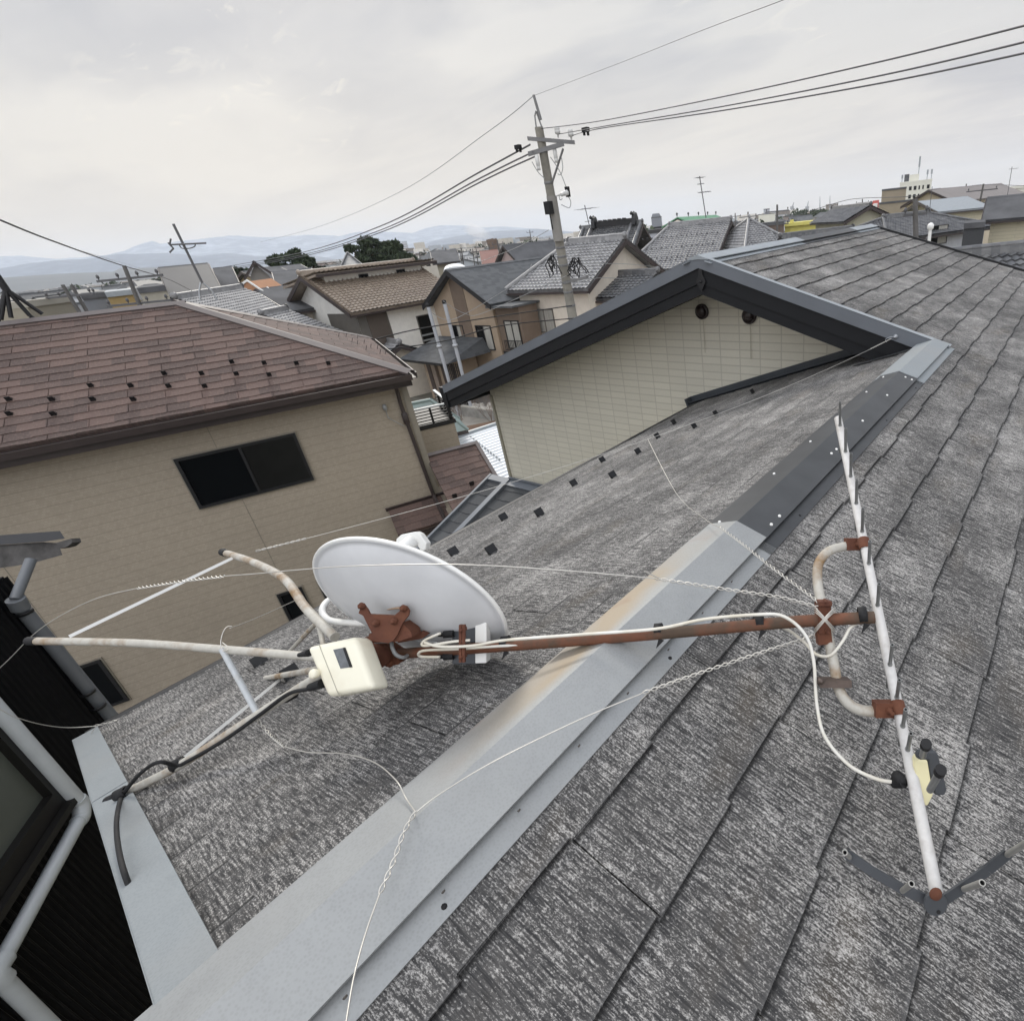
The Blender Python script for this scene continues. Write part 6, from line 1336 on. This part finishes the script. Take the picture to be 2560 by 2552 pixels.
q,a,u_,n_,zt_=boxb('office_building','lower brown wing of the office block with air conditioners',(2198,512),(2290,502),118,118,0,12,M('brown beige tile wall',(.30,.255,.185),.8,0,.1,.5,.05))
for k in range(4): MB().box(a+u_*(.25+k*.1)-n_*.5+Zv*(zt_-4),u_*.06,n_*.5,Zv*1.2).build('air_conditioner',whitep,q)
hosp_m=M('white hospital wall',(.72,.71,.62),.7,0,.06,.3,0)
r,a,u_,n_,zt_=boxb('hospital','white seven storey hospital block with rows of small windows and roof antennas','x' and (2250,461),(2330,452),340,340,0,26,hosp_m,hosp_m,'hospital',.8)
gz=[.05,.17,.3,.45,.6,.72,.86]
for row in range(6):
    for k,x in enumerate(gz):
        w_=.085 if k in(2,3,6) else .045; MB().box(a+u_*x-n_*.12+Zv*(zt_-3.2-row*3.6),u_*w_,n_*.1,Zv*1.7).build('window',glass_m,r)
s_=a+u_*.28+Zv*zt_; MB().box(s_+n_*2,u_*.3,n_*8,Zv*3.6).build('roof_block',hosp_m,r); MB().box(a+u_*.12+n_*2+Zv*(zt_+.5),u_*.15,n_*5,Zv*3.5).build('roof_tank',roofs_,r)
for x,h_ in ((.56,11),(.84,5),(.97,5),(.05,4)):
    p=a+u_*x+n_*3+Zv*zt_; q=MB(); q.tube([p,p+Zv*h_],.2,6); q.tube([p+Zv*h_*.6,p+Zv*h_],.42,8); q.build('antenna',vflash_l,r)
boxb('flat_roof_building','small brown penthouse block right of the hospital',(2330,477),(2352,474),150,150,0,10,M('brown beige tile wall',(.30,.255,.185),.8,0,.1,.5,.05))
boxb('flat_roof_building','brown flat roofed block left of the wooded hilltop',(2366,484),(2412,478),160,160,0,12,M('brown grey wall',(.19,.165,.15),.8,0,.1,.5,.05))
r,a,u_,n_,zt_=boxb('white_apartment','big white apartment block at the right edge behind the dark slate roof',(2452,478),(2640,465),95,95,0,14,hosp_m,hosp_m)
for k in range(4): window(r,a+u_*(.08+k*.22)+Zv*(zt_-4.4),u_.normalized(),-n_,3.2,2.6,'g',vflash_l)
boxb('flat_roof_building','glassy pale blue building behind the cream houses',(2415,496),(2462,490),105,105,0,12,M('pale blue glass wall',(.28,.34,.36),.3,0,.1,.5,0))
hl=D(2450,470,900); mb=MB(); rr=random.Random(5)
for k in range(110):
    px_=rr.uniform(2412,2486); yt_=471+abs(px_-2440)**1.5*.045; tz=D(px_,yt_,480).z; p=D(px_,480,480+rr.uniform(0,30)); clump(mb,Vector((p.x,p.y,rr.uniform(0,1)**.6*tz)),2.6,46,.9,rr)
o=mb.build('wooded_hilltop',pine); stuff(o,'dark wooded hilltop seen over the right hand roofs','trees')
upr=small_pole(2290,620,2288,497,26,'weathered grey utility pole standing in front of the grey walled tiled house',.9,2,'utility poles on the right',.12)
small_pole(2413,492,2416,460,105,'slim pole left of the wooded hilltop',2,2,'utility poles on the right')
small_pole(2450,505,2459,460,70,'tall dark pole in front of the wooded hilltop',3,3,'utility poles on the right')
wire([D(1990,540,110),D(2100,505,110),D(2156,496,108),D(2290,490,100),D(2415,467,105)],.06,'long thin line between the distant poles on the right')
wire([D(2416,467,105),D(2459,462,70),D(2560,465,60),D(2640,466,60)],.03,'line from the hilltop poles to the right edge')
p0=D(2324,620,24); r=thing('vent_pipe','white capped vent pipe standing beside the far verge','pipe',tuple((p0.x,p0.y,0))); t_=D(2326,572,24); MB().tube([Vector((p0.x,p0.y,0)),t_],.055,10).build('pipe',whitep,r); MB().lathe(t_,Zv,[(.055,-.05),(.1,0),(.11,.12),(.05,.18),(0,.2)],12).build('pipe_cap',whitep,r)
pA=D(2322,545,60); antenna('roof_antenna','antenna mast rising above the grey walled house roof',tuple(pA),2.4,[(.9,R(60),.8,5,.5,.2)],.025)
pA=D(2518,492,90); antenna('roof_antenna','thin antenna on the white apartment at the right',tuple(pA),3.2,[(.93,R(20),1.0,5,.6,.2)],.035)
yel=thing('yellow_building','bright yellow low building with a square turret among the distant roofs','building',tuple(D(2010,560,75)))
a=D(1962,570,75); b=D(2062,553,75); a.z=b.z=0; u_=b-a; n_=Vector((-u_.y,u_.x,0)).normalized(); n_=n_ if n_.dot(a-CAM)>0 else -n_
zy=D(1985,565,75).z; MB().box(a,u_,n_*6,Zv*(zy)).build('wall',yellow_w,yel); MB().box(a+u_*.13-n_*.1,u_*.09,n_*2,Zv*(D(1980,550,75).z)).build('turret',yellow_w,yel); MB().box(a-u_*.01-n_*.3+Zv*zy,u_*1.02,n_*6.6,Zv*.35).build('parapet',yellow_w,yel)
boxb('flat_roof_building','rusty brown railed building left of the yellow building',(1902,569),(1960,558),70,70,0,8,M('rusty brown wall',(.16,.12,.10),.8,0,.3,.6,.05))
boxb('flat_roof_building','distant white stepped office block on the skyline',(1896,538),(1938,534),330,330,0,12,hosp_m); boxb('flat_roof_building','narrow upper storey of the stepped office block',(1909,525),(1924,523),332,332,0,8,grey_w)
for k,(x,y0,y1,d,lab) in enumerate(((1838,556,533,120,'pole with double arms left of the rusty railed building'),(1870,570,530,80,'thin pole left of the stepped office block'),(1943,575,512,60,'tall pole behind the long tile ridge'),(2156,530,498,110,'pole with short arms left of the beige gable house'),(2094,530,508,150,'slim far pole on the right skyline'),(2137,538,515,140,'short far pole near the beige gable house'),(2175,528,505,150,'far pole beside the red sign'))):
    small_pole(x,y0,x,y1,d,lab,2.2,2,'utility poles on the right',.12)
for k,(x,yt) in enumerate(((2050,492),(2075,490))): 
    p=D(x,530,700); t_=D(x,yt,700); r=thing('mast_tower',('left','right')[k]+' of two needle thin masts on the right skyline','mast',(p.x,p.y,0),'needle masts'); MB().tube([Vector((p.x,p.y,0)),t_],[.9,.3],6).build('mast',steel,r)
for k,(x,x2,yt) in enumerate(((1979,1985,506),(2017,2021,503))):
    b_=D(x,540,1300); b_.z=0; m_=D(x+1,520,1300); t_=D(x2,yt,1300); r=thing('harbour_crane',('left','right')[k]+' slender harbour crane on the skyline','crane',tuple(b_),'harbour cranes'); MB().tube([b_,m_],[2.5,1.6],6).build('tower',steel,r); MB().tube([m_,t_],[1.6,.6],6).build('jib',steel,r); MB().cbox(m_,6,5,5).build('cab',steel,r)
mb=MB(); rr=random.Random(15)
for k in range(130):
    px_=rr.uniform(1988,2122); tz=D(px_,531-rr.uniform(0,6),480).z; p=D(px_,535,rr.uniform(430,520)); clump(mb,Vector((p.x,p.y,rr.uniform(.2,1)*tz)),2.6,40,.9,rr)
stuff(mb.build('far_wood',pine),'dark wood on the skyline behind the yellow building','trees')
r=thing('red_sign','red and white framed sign board on a distant roof','sign',tuple(D(2188,530,130))); MB().box(D(2181,527,130),D(2196,525,130)-D(2181,527,130),W_*.3,Zv*1.7).build('board',M('sign red',(.55,.12,.10),.5,0,.05,1,0),r); MB().box(D(2183,525,129.5),D(2193,524,129.5)-D(2183,525,129.5),W_*.3,Zv*1.1).build('panel',whitep,r)
# ================================================================== LOW TOWN: scattered single houses
walls=[M('far wall a',(.56,.52,.45),.85,0,.15,.4,0),M('far wall b',(.74,.71,.65),.85,0,.1,.4,0),M('far wall c',(.25,.22,.19),.85,0,.15,.4,0),M('far wall d',(.46,.49,.52),.85,0,.1,.4,0)]
rfs=[M('far roof grey',(.115,.12,.125),.85,0,.3,.5,0),M('far roof dark',(.06,.062,.065),.6,0,.3,.5,0),M('far roof brown',(.13,.10,.085),.7,0,.3,.5,0),M('far roof pale',(.24,.25,.26),.8,0,.2,.5,0),M('far roof red',(.19,.075,.055),.7,0,.2,.5,0)]
protos=[]
def proto(k,kind,wi,ri,L,W,h,rise):
    r=thing('town_house','',"house",(0,0,-500))
    OFF[r.name]=Vector((0,0,0)); mb=MB()
    if kind=='g':
        for y in (-W/2,W/2): mb.poly([(-L/2,y,0),(L/2,y,0),(L/2,y,h),(-L/2,y,h)])
        for x in (-L/2,L/2): mb.poly([(x,-W/2,0),(x,W/2,0),(x,W/2,h),(x,0,h+rise),(x,-W/2,h)])
    else: mb.box((-L/2,-W/2,0),(L,0,0),(0,W,0),(0,0,h))
    w_=mb.build('wall',walls[wi],r); o=.5; rm_=MB(); e=rise*o/(W/2)
    if kind=='g':
        for s_ in (-1,1): rm_.poly([(-L/2-o,s_*(W/2+o),h-e),(L/2+o,s_*(W/2+o),h-e),(L/2+o,0,h+rise),(-L/2-o,0,h+rise)]); rm_.poly([(-L/2-o,s_*(W/2+o),h-e-.15),(L/2+o,s_*(W/2+o),h-e-.15),(L/2+o,0,h+rise-.15),(-L/2-o,0,h+rise-.15)]); rm_.poly([(-L/2-o,s_*(W/2+o),h-e-.15),(L/2+o,s_*(W/2+o),h-e-.15),(L/2+o,s_*(W/2+o),h-e),(-L/2-o,s_*(W/2+o),h-e)])
        rm_.prism([(-L/2-o,-.2,h+rise-.02),(-L/2-o,.2,h+rise-.02),(-L/2-o,.12,h+rise+.2),(-L/2-o,-.12,h+rise+.2)],(L+2*o,0,0))
    elif kind=='h':
        a_=[(-L/2-o,-W/2-o,h),(L/2+o,-W/2-o,h),(L/2+o,W/2+o,h),(-L/2-o,W/2+o,h),(-L/2+W*.35,0,h+rise),(L/2-W*.35,0,h+rise)]; rm_.faces(a_,[(0,1,5,4),(2,3,4,5),(1,2,5),(3,0,4),(0,3,2,1)])
    else: rm_.box((-L/2-.1,-W/2-.1,h),(L+.2,0,0),(0,W+.2,0),(0,0,.3))
    rm_.build('roof',rfs[ri],r)
    for face in (-1,1):
        q=MB(); 
        for i,x in enumerate((-L*.32,-L*.02,L*.24)):
            if (i+k)%3==2 and face==1: continue
            MB().box((x,face*(W/2+.0)+(0 if face>0 else -.06),h-1.9),(1.5,0,0),(0,.06,0),(0,0,1.1)).build('window',glass_m if i%2 else curt_m,r)
    MB().box((L/2,-1,h-1.8),(.06,0,0),(0,1.4,0),(0,0,1.0)).build('window',glass_m,r)
    MB().box((-L/2-.06,-.6,h-1.8),(.06,0,0),(0,1.4,0),(0,0,1.0)).build('window',glass_m,r)
    return r
desc=[('g',0,0,9,7,5.2,1.7,'beige house with grey gable roof'),('h',1,1,10,8,5.3,1.9,'white house with dark hip roof'),('g',2,1,8,7,5,1.8,'brown house with dark gable roof'),('g',3,3,11,8,4.6,1.3,'grey house with pale sheet roof'),('h',0,0,9,8,5.4,2.0,'beige house with grey hip roof'),('g',1,2,9,7,5.1,1.7,'white house with brown gable roof'),('f',3,0,12,9,6.2,0,'grey flat roofed block'),('f',1,3,14,9,7.0,0,'white flat roofed block'),('g',1,4,9,7,5,1.7,'white house with red gable roof'),('g',0,1,12,7,3.2,1.5,'low beige house with dark roof'),('g',3,1,14,8,5.2,1.9,'long grey house with dark roof')]
for i,d_ in enumerate(desc): protos.append(proto(i,*d_[:7]))
rnd=random.Random(2024); placed=[]; used=set(); cnt=0
fixed=[(-30,22,9),(-37,21,9),(-28,29,8),(-24,38,10),(-39,50,12),(-14,0,14)]
big=[o for o in C.objects if o.type=='EMPTY' and not o.parent and o.location.z>-100 and (o.location-CAM).length>25]
anch=[(o.location.x,o.location.y) for o in big if o.get('category') in ('house','building','hall','outbuilding','hospital','temple','utility pole')]
def free(x,y,rad):
    for a,b in anch:
        if (a-x)**2+(b-y)**2<(9+rad)**2: return False
    for a,b in placed:
        if (a-x)**2+(b-y)**2<rad**2: return False
    return True
n_h=0
for tries in range(9000):
    if n_h>=285: break
    az=R(rnd.uniform(-84,2)); d=66*math.exp(rnd.random()**.9*2.35); x=math.sin(az)*d; y=math.cos(az)*d
    if not free(x,y,11.5): continue
    if math.degrees(az)>-34 and d<150 : continue
    i=rnd.choices(range(11),(20,14,10,12,16,10,6,5,3,8,8))[0]; r=protos[i]
    lab=desc[i][7]+' among the scattered low houses of the town'
    sc_=rnd.uniform(.85,1.05)
    rz=R(rnd.choice((23,113,35,125,0,90,15)))+rnd.uniform(-.12,.12)
    if i in used: q=dup(r,(x,y,0),rz,lab,'low town: '+desc[i][7],sc_)
    else: r.location=(x,y,0); r.rotation_euler=(0,0,rz); r['label']=lab; r['group']='low town: '+desc[i][7]; used.add(i)
    placed.append((x,y)); n_h+=1
for i in range(11):
    if i not in used:
        for ch in list(protos[i].children): bpy.data.objects.remove(ch)
        bpy.data.objects.remove(protos[i])
print('TOWN',n_h)
# far town as one mass
for mi,(cnt_,seed) in enumerate(((2600,1),(2200,2),(1500,3))):
    pass
mb=MB(); rnd=random.Random(99)
for k in range(5200):
    az=R(rnd.uniform(-86,4)); d=rnd.uniform(650,1)if False else 640*math.exp(rnd.random()*1.75); x=math.sin(az)*d; y=math.cos(az)*d; L=rnd.uniform(9,20); W=rnd.uniform(7,12); h=rnd.choice((5,6,6,7,8,11))*rnd.uniform(.8,1.1); a=rnd.uniform(0,PI)
    if rnd.random()<.006 and az>R(-62): h=rnd.uniform(12,24)
    if az<R(-60): h=min(h,7.2)
    u_=Vector((math.cos(a),math.sin(a),0)); v_=Vector((-u_.y,u_.x,0)); o=Vector((x,y,0)); m_=rnd.choice((0,0,1,1,2,3)); rm=rnd.choice((4,4,5,5,6,7,7))
    if h<9:
        c=[o-u_*L/2-v_*W/2,o+u_*L/2-v_*W/2,o+u_*L/2+v_*W/2,o-u_*L/2+v_*W/2]; t=[p+Zv*h*.75 for p in c]; r1=o-u_*L/2+Zv*h; r2=o+u_*L/2+Zv*h
        mb.faces(c+t+[r1,r2],[(0,1,5,4),(2,3,7,6),(1,2,6,9,5),(3,0,4,8,7)],m_); mb.faces(t+[r1,r2],[(0,1,5,4),(2,3,4,5)],rm)
    else: mb.box(o,u_*L,v_*W,Zv*h,m_)
o=mb.build('far_town',walls+rfs[:4]); stuff(o,'distant town spreading over the plain to the hills','town')
# far trees scattered
mb=MB()
for k in range(420):
    az=R(rnd.uniform(-84,0)); d=260*math.exp(rnd.random()*2.2); p=Vector((math.sin(az)*d,math.cos(az)*d,rnd.uniform(2,6))); s_=rnd.uniform(2.5,5)
    clump(mb,p,s_,28,s_*.32,rnd)
stuff(mb.build('far_trees',pine),'scattered dark tree clumps between the distant houses','trees')
# ================================================================== HILLS AND MOUNTAINS
def mtn(name,prof,d,mat,depth,seed,amp):
    # ridge line given by direction and height angle, at distance d; slopes fall to the plain on both sides
    pts=[]; xs=[p[0] for p in prof]
    n=330; V=[]; rows=22
    for i in range(n+1):
        x=xs[0]+(xs[-1]-xs[0])*i/n
        for a,b in zip(prof,prof[1:]):
            if a[0]<=x<=b[0]: y=a[1]+(b[1]-a[1])*(x-a[0])/(b[0]-a[0])
        v=ray(x,y); hd=Vector((v.x,v.y,0)).normalized(); z=8+d*v.z/math.hypot(v.x,v.y)
        for r_ in range(rows+1):
            f=r_/rows*2-1; dist=d+f*depth; hh=max(z,5)*(1-abs(f)**1.25)
            p=hd*dist; nz=noise.fractal(Vector((p.x,p.y,seed*500))*amp*.0016,.85,2.1,7)
            hh+=nz*max(z,5)*.34*(1-abs(f))*(abs(f)**.5+.12); V.append(Vector((p.x,p.y,max(hh,0)-1)))
    mb=MB(); W=rows+1; mb.faces(V,[(i*W+j,(i+1)*W+j,(i+1)*W+j+1,i*W+j+1) for i in range(n) for j in range(rows)],0,True)
    return struct(mb.build(name,mat))
def mt_mat(n,c1,c2,lo,hi,sc_):
    m,nt,b=newmat(n); b.inputs['Roughness'].default_value=.95; f=ramp(nt,noise_(nt,coords(nt),sc_,7,.68),lo,hi); nt.links.new(mix(nt,f,c1,c2),b.inputs['Base Color']); return m
forest=mt_mat('forested hill',(.022,.032,.04),(.05,.06,.065),.4,.6,.006); snowy=mt_mat('snow patched mountain',(.05,.085,.14),(.15,.20,.27),.48,.70,.009); snowier=mt_mat('snowy mountain',(.10,.15,.22),(.36,.42,.50),.46,.66,.006)  # bluish mountain tints put part of the distance haze into the colour
mtn('near_hills',[(-160,706),(0,694),(140,684),(282,679),(299,671),(399,668),(498,665),(545,673),(631,683),(720,690)],4200,forest,900,1,1.1)
mtn('hills',[(-200,690),(0,674),(72,662),(145,653),(207,650),(265,642),(310,636),(420,632),(500,640),(560,632),(640,640),(760,636),(860,650),(1000,640),(1081,602),(1154,588),(1237,578),(1340,573),(1440,580),(1520,572),(1620,585),(1760,566),(1900,556)],6500,snowy,1500,2,.8)
mtn('mountains',[(-200,640),(0,640),(60,641),(150,650),(265,640),(310,629),(350,612),(383,604),(400,610),(470,602),(600,590),(650,592),(710,590),(760,586),(813,588),(850,592),(900,581),(960,580),(1032,583),(1060,572),(1100,563),(1165,563),(1200,569),(1260,566),(1340,572),(1450,582),(1550,572),(1640,566),(1740,562)],9500,snowier,2200,3,.6)
# steam plume
sm,nt,b=newmat('steam'); nt.nodes.remove(b); out=nt.nodes['Material Output']; vp=nd(nt,'ShaderNodeVolumePrincipled'); vp.inputs['Color'].default_value=(1,1,1,1); vp.inputs['Anisotropy'].default_value=.2
dn=ramp(nt,noise_(nt,coords(nt),.035,4,.6),.42,.62); nt.links.new(math_(nt,'MULTIPLY',dn,.05),vp.inputs['Density']); nt.links.new(vp.outputs[0],out.inputs['Volume'])
mb=MB(); rr=random.Random(3); 
path=[(1233,596,8),(1222,590,9),(1208,585,10),(1195,580,11),(1182,575,11),(1170,571,9),(1160,568,7)]
mb.tube(spline([D(x,y,900) for x,y,r_ in path],4),[ (path[min(i//4,6)][2])*.75 for i in range(25)],12)
mb.tube(spline([D(x,y,900) for x,y in ((1195,618),(1200,612),(1190,607),(1182,606))],4),[5,7,9,9,8,8,7,6,6,5,5,4,3],10)
tag(mb.build('steam_plume',sm),'white steam plume drifting left from the factory chimneys','steam'); bpy.data.objects['steam_plume']['kind']='stuff'
# haze
hm,nt,b=newmat('haze air'); nt.nodes.remove(b); out=nt.nodes['Material Output']; vp=nd(nt,'ShaderNodeVolumePrincipled'); vp.inputs['Color'].default_value=(.91,.95,1.0,1); vp.inputs['Density'].default_value=.00012; vp.inputs['Anisotropy'].default_value=0.0
nt.links.new(vp.outputs[0],out.inputs['Volume'])
HZB=MB().box((-12500,-1500,-2),(17000,0,0),(0,14000,0),(0,0,470)).build('haze',hm); HZB['kind']='stuff'; HZB['label']='pale blue haze over the distant town and mountains'; HZB['category']='haze'
# ================================================================== WORLD, LIGHT, AIR
w=bpy.data.worlds.new('World'); sc.world=w; w.use_nodes=True; nt=w.node_tree; bg=nt.nodes['Background']
SEL=R(33); SAZ=R(-62)      # sun elevation / azimuth from +Y towards +X
sky=nt.nodes.new('ShaderNodeTexSky'); sky.sky_type='NISHITA'; sky.sun_disc=False; sky.sun_elevation=SEL; sky.sun_rotation=SAZ; sky.air_density=1.2; sky.dust_density=3
t=nt.nodes.new('ShaderNodeTexCoord'); sp=nt.nodes.new('ShaderNodeSeparateXYZ'); nt.links.new(t.outputs['Generated'],sp.inputs[0])
z=math_(nt,'MAXIMUM',sp.outputs[2],0.0)
den=math_(nt,'ADD',z,.14)
cx=nt.nodes.new('ShaderNodeCombineXYZ'); nt.links.new(math_(nt,'DIVIDE',sp.outputs[0],den),cx.inputs[0]); nt.links.new(math_(nt,'DIVIDE',sp.outputs[1],den),cx.inputs[1])
def wn_(s,d,r=.55,dist=.3,off=(0,0,0),scl=(.5,1.0,1),rot=40):
    mp=nt.nodes.new('ShaderNodeMapping'); nt.links.new(cx.outputs[0],mp.inputs[0]); mp.inputs[3].default_value=scl; mp.inputs[2].default_value=(0,0,R(rot)); mp.inputs[1].default_value=off
    n=nd(nt,'ShaderNodeTexNoise',Scale=s,Detail=d,Roughness=r,Distortion=dist); nt.links.new(mp.outputs[0],n.inputs['Vector']); return n.outputs['Fac']
f1=ramp(nt,wn_(1.1,4,.5,.4,(5.1,2.2,0)),.45,.58); f2=ramp(nt,wn_(3.4,6,.55,.6,(1,7,0)),.36,.68)
cl=mix(nt,f1,(.34,.375,.465),(.685,.685,.69))
cl=mix(nt,math_(nt,'MULTIPLY',f2,.38),cl,(.78,.775,.77))
hi=ramp(nt,wn_(7,4,.6,1.2,(3,3,0)),.58,.76); patch=ramp(nt,wn_(1.3,2,.5,0,(9,4,0)),.50,.62)
cl=mix(nt,math_(nt,'MULTIPLY',math_(nt,'MULTIPLY',hi,patch),.7),cl,(1.0,.96,.86))
# warm pale band low in the sky, warmer towards the sun
hb_=ramp(nt,z,.26,.0); hb_=math_(nt,'POWER',hb_,1.4)
sd=math_(nt,'ADD',math_(nt,'MULTIPLY',sp.outputs[0],math.sin(SAZ)),math_(nt,'MULTIPLY',sp.outputs[1],math.cos(SAZ)))
sw=ramp(nt,sd,.45,.98)
warm=mix(nt,sw,(.76,.675,.62),(1.0,.83,.59))
cl=mix(nt,math_(nt,'MULTIPLY',hb_,.82),cl,warm)
gl=math_(nt,'MULTIPLY',sw,ramp(nt,z,.75,.2)); cl=mix(nt,math_(nt,'MULTIPLY',gl,.42),cl,(.90,.865,.79))
# overcast sky is brighter overhead
bk=math_(nt,'ADD',math_(nt,'MULTIPLY',sp.outputs[0],math.sin(R(150))),math_(nt,'MULTIPLY',sp.outputs[1],math.cos(R(150))))  # added fill: sky behind the camera brightened to lift the walls
zen=math_(nt,'ADD',math_(nt,'ADD',1.0,math_(nt,'MULTIPLY',ramp(nt,z,.50,1.0),2.0)),math_(nt,'MULTIPLY',ramp(nt,bk,-.1,.6),1.5))
vm=nt.nodes.new('ShaderNodeVectorMath'); vm.operation='SCALE'; nt.links.new(cl,vm.inputs[0]); nt.links.new(zen,vm.inputs[3])
cm=nt.nodes.new('ShaderNodeVectorMath'); cm.operation='SCALE'; nt.links.new(vm.outputs[0],cm.inputs[0]); cm.inputs[3].default_value=9.3
res=mix(nt,.96,sky.outputs[0],cm.outputs[0]); nt.links.new(res,bg.inputs[0]); bg.inputs[1].default_value=.1
sn=bpy.data.lights.new('sun','SUN'); sn.energy=1.7; sn.angle=R(11); sn.color=(1,.95,.87); so=bpy.data.objects.new('sun',sn); C.objects.link(so)
d=Vector((math.sin(SAZ)*math.cos(SEL),math.cos(SAZ)*math.cos(SEL),math.sin(SEL))); so.rotation_euler=d.to_track_quat('Z','Y').to_euler(); so.location=(0,0,60)
sc.view_settings.view_transform='Standard'; sc.view_settings.look='None'; sc.view_settings.exposure=.1; sc.view_settings.gamma=1
sc.render.engine='CYCLES'; sc.cycles.volume_bounces=2
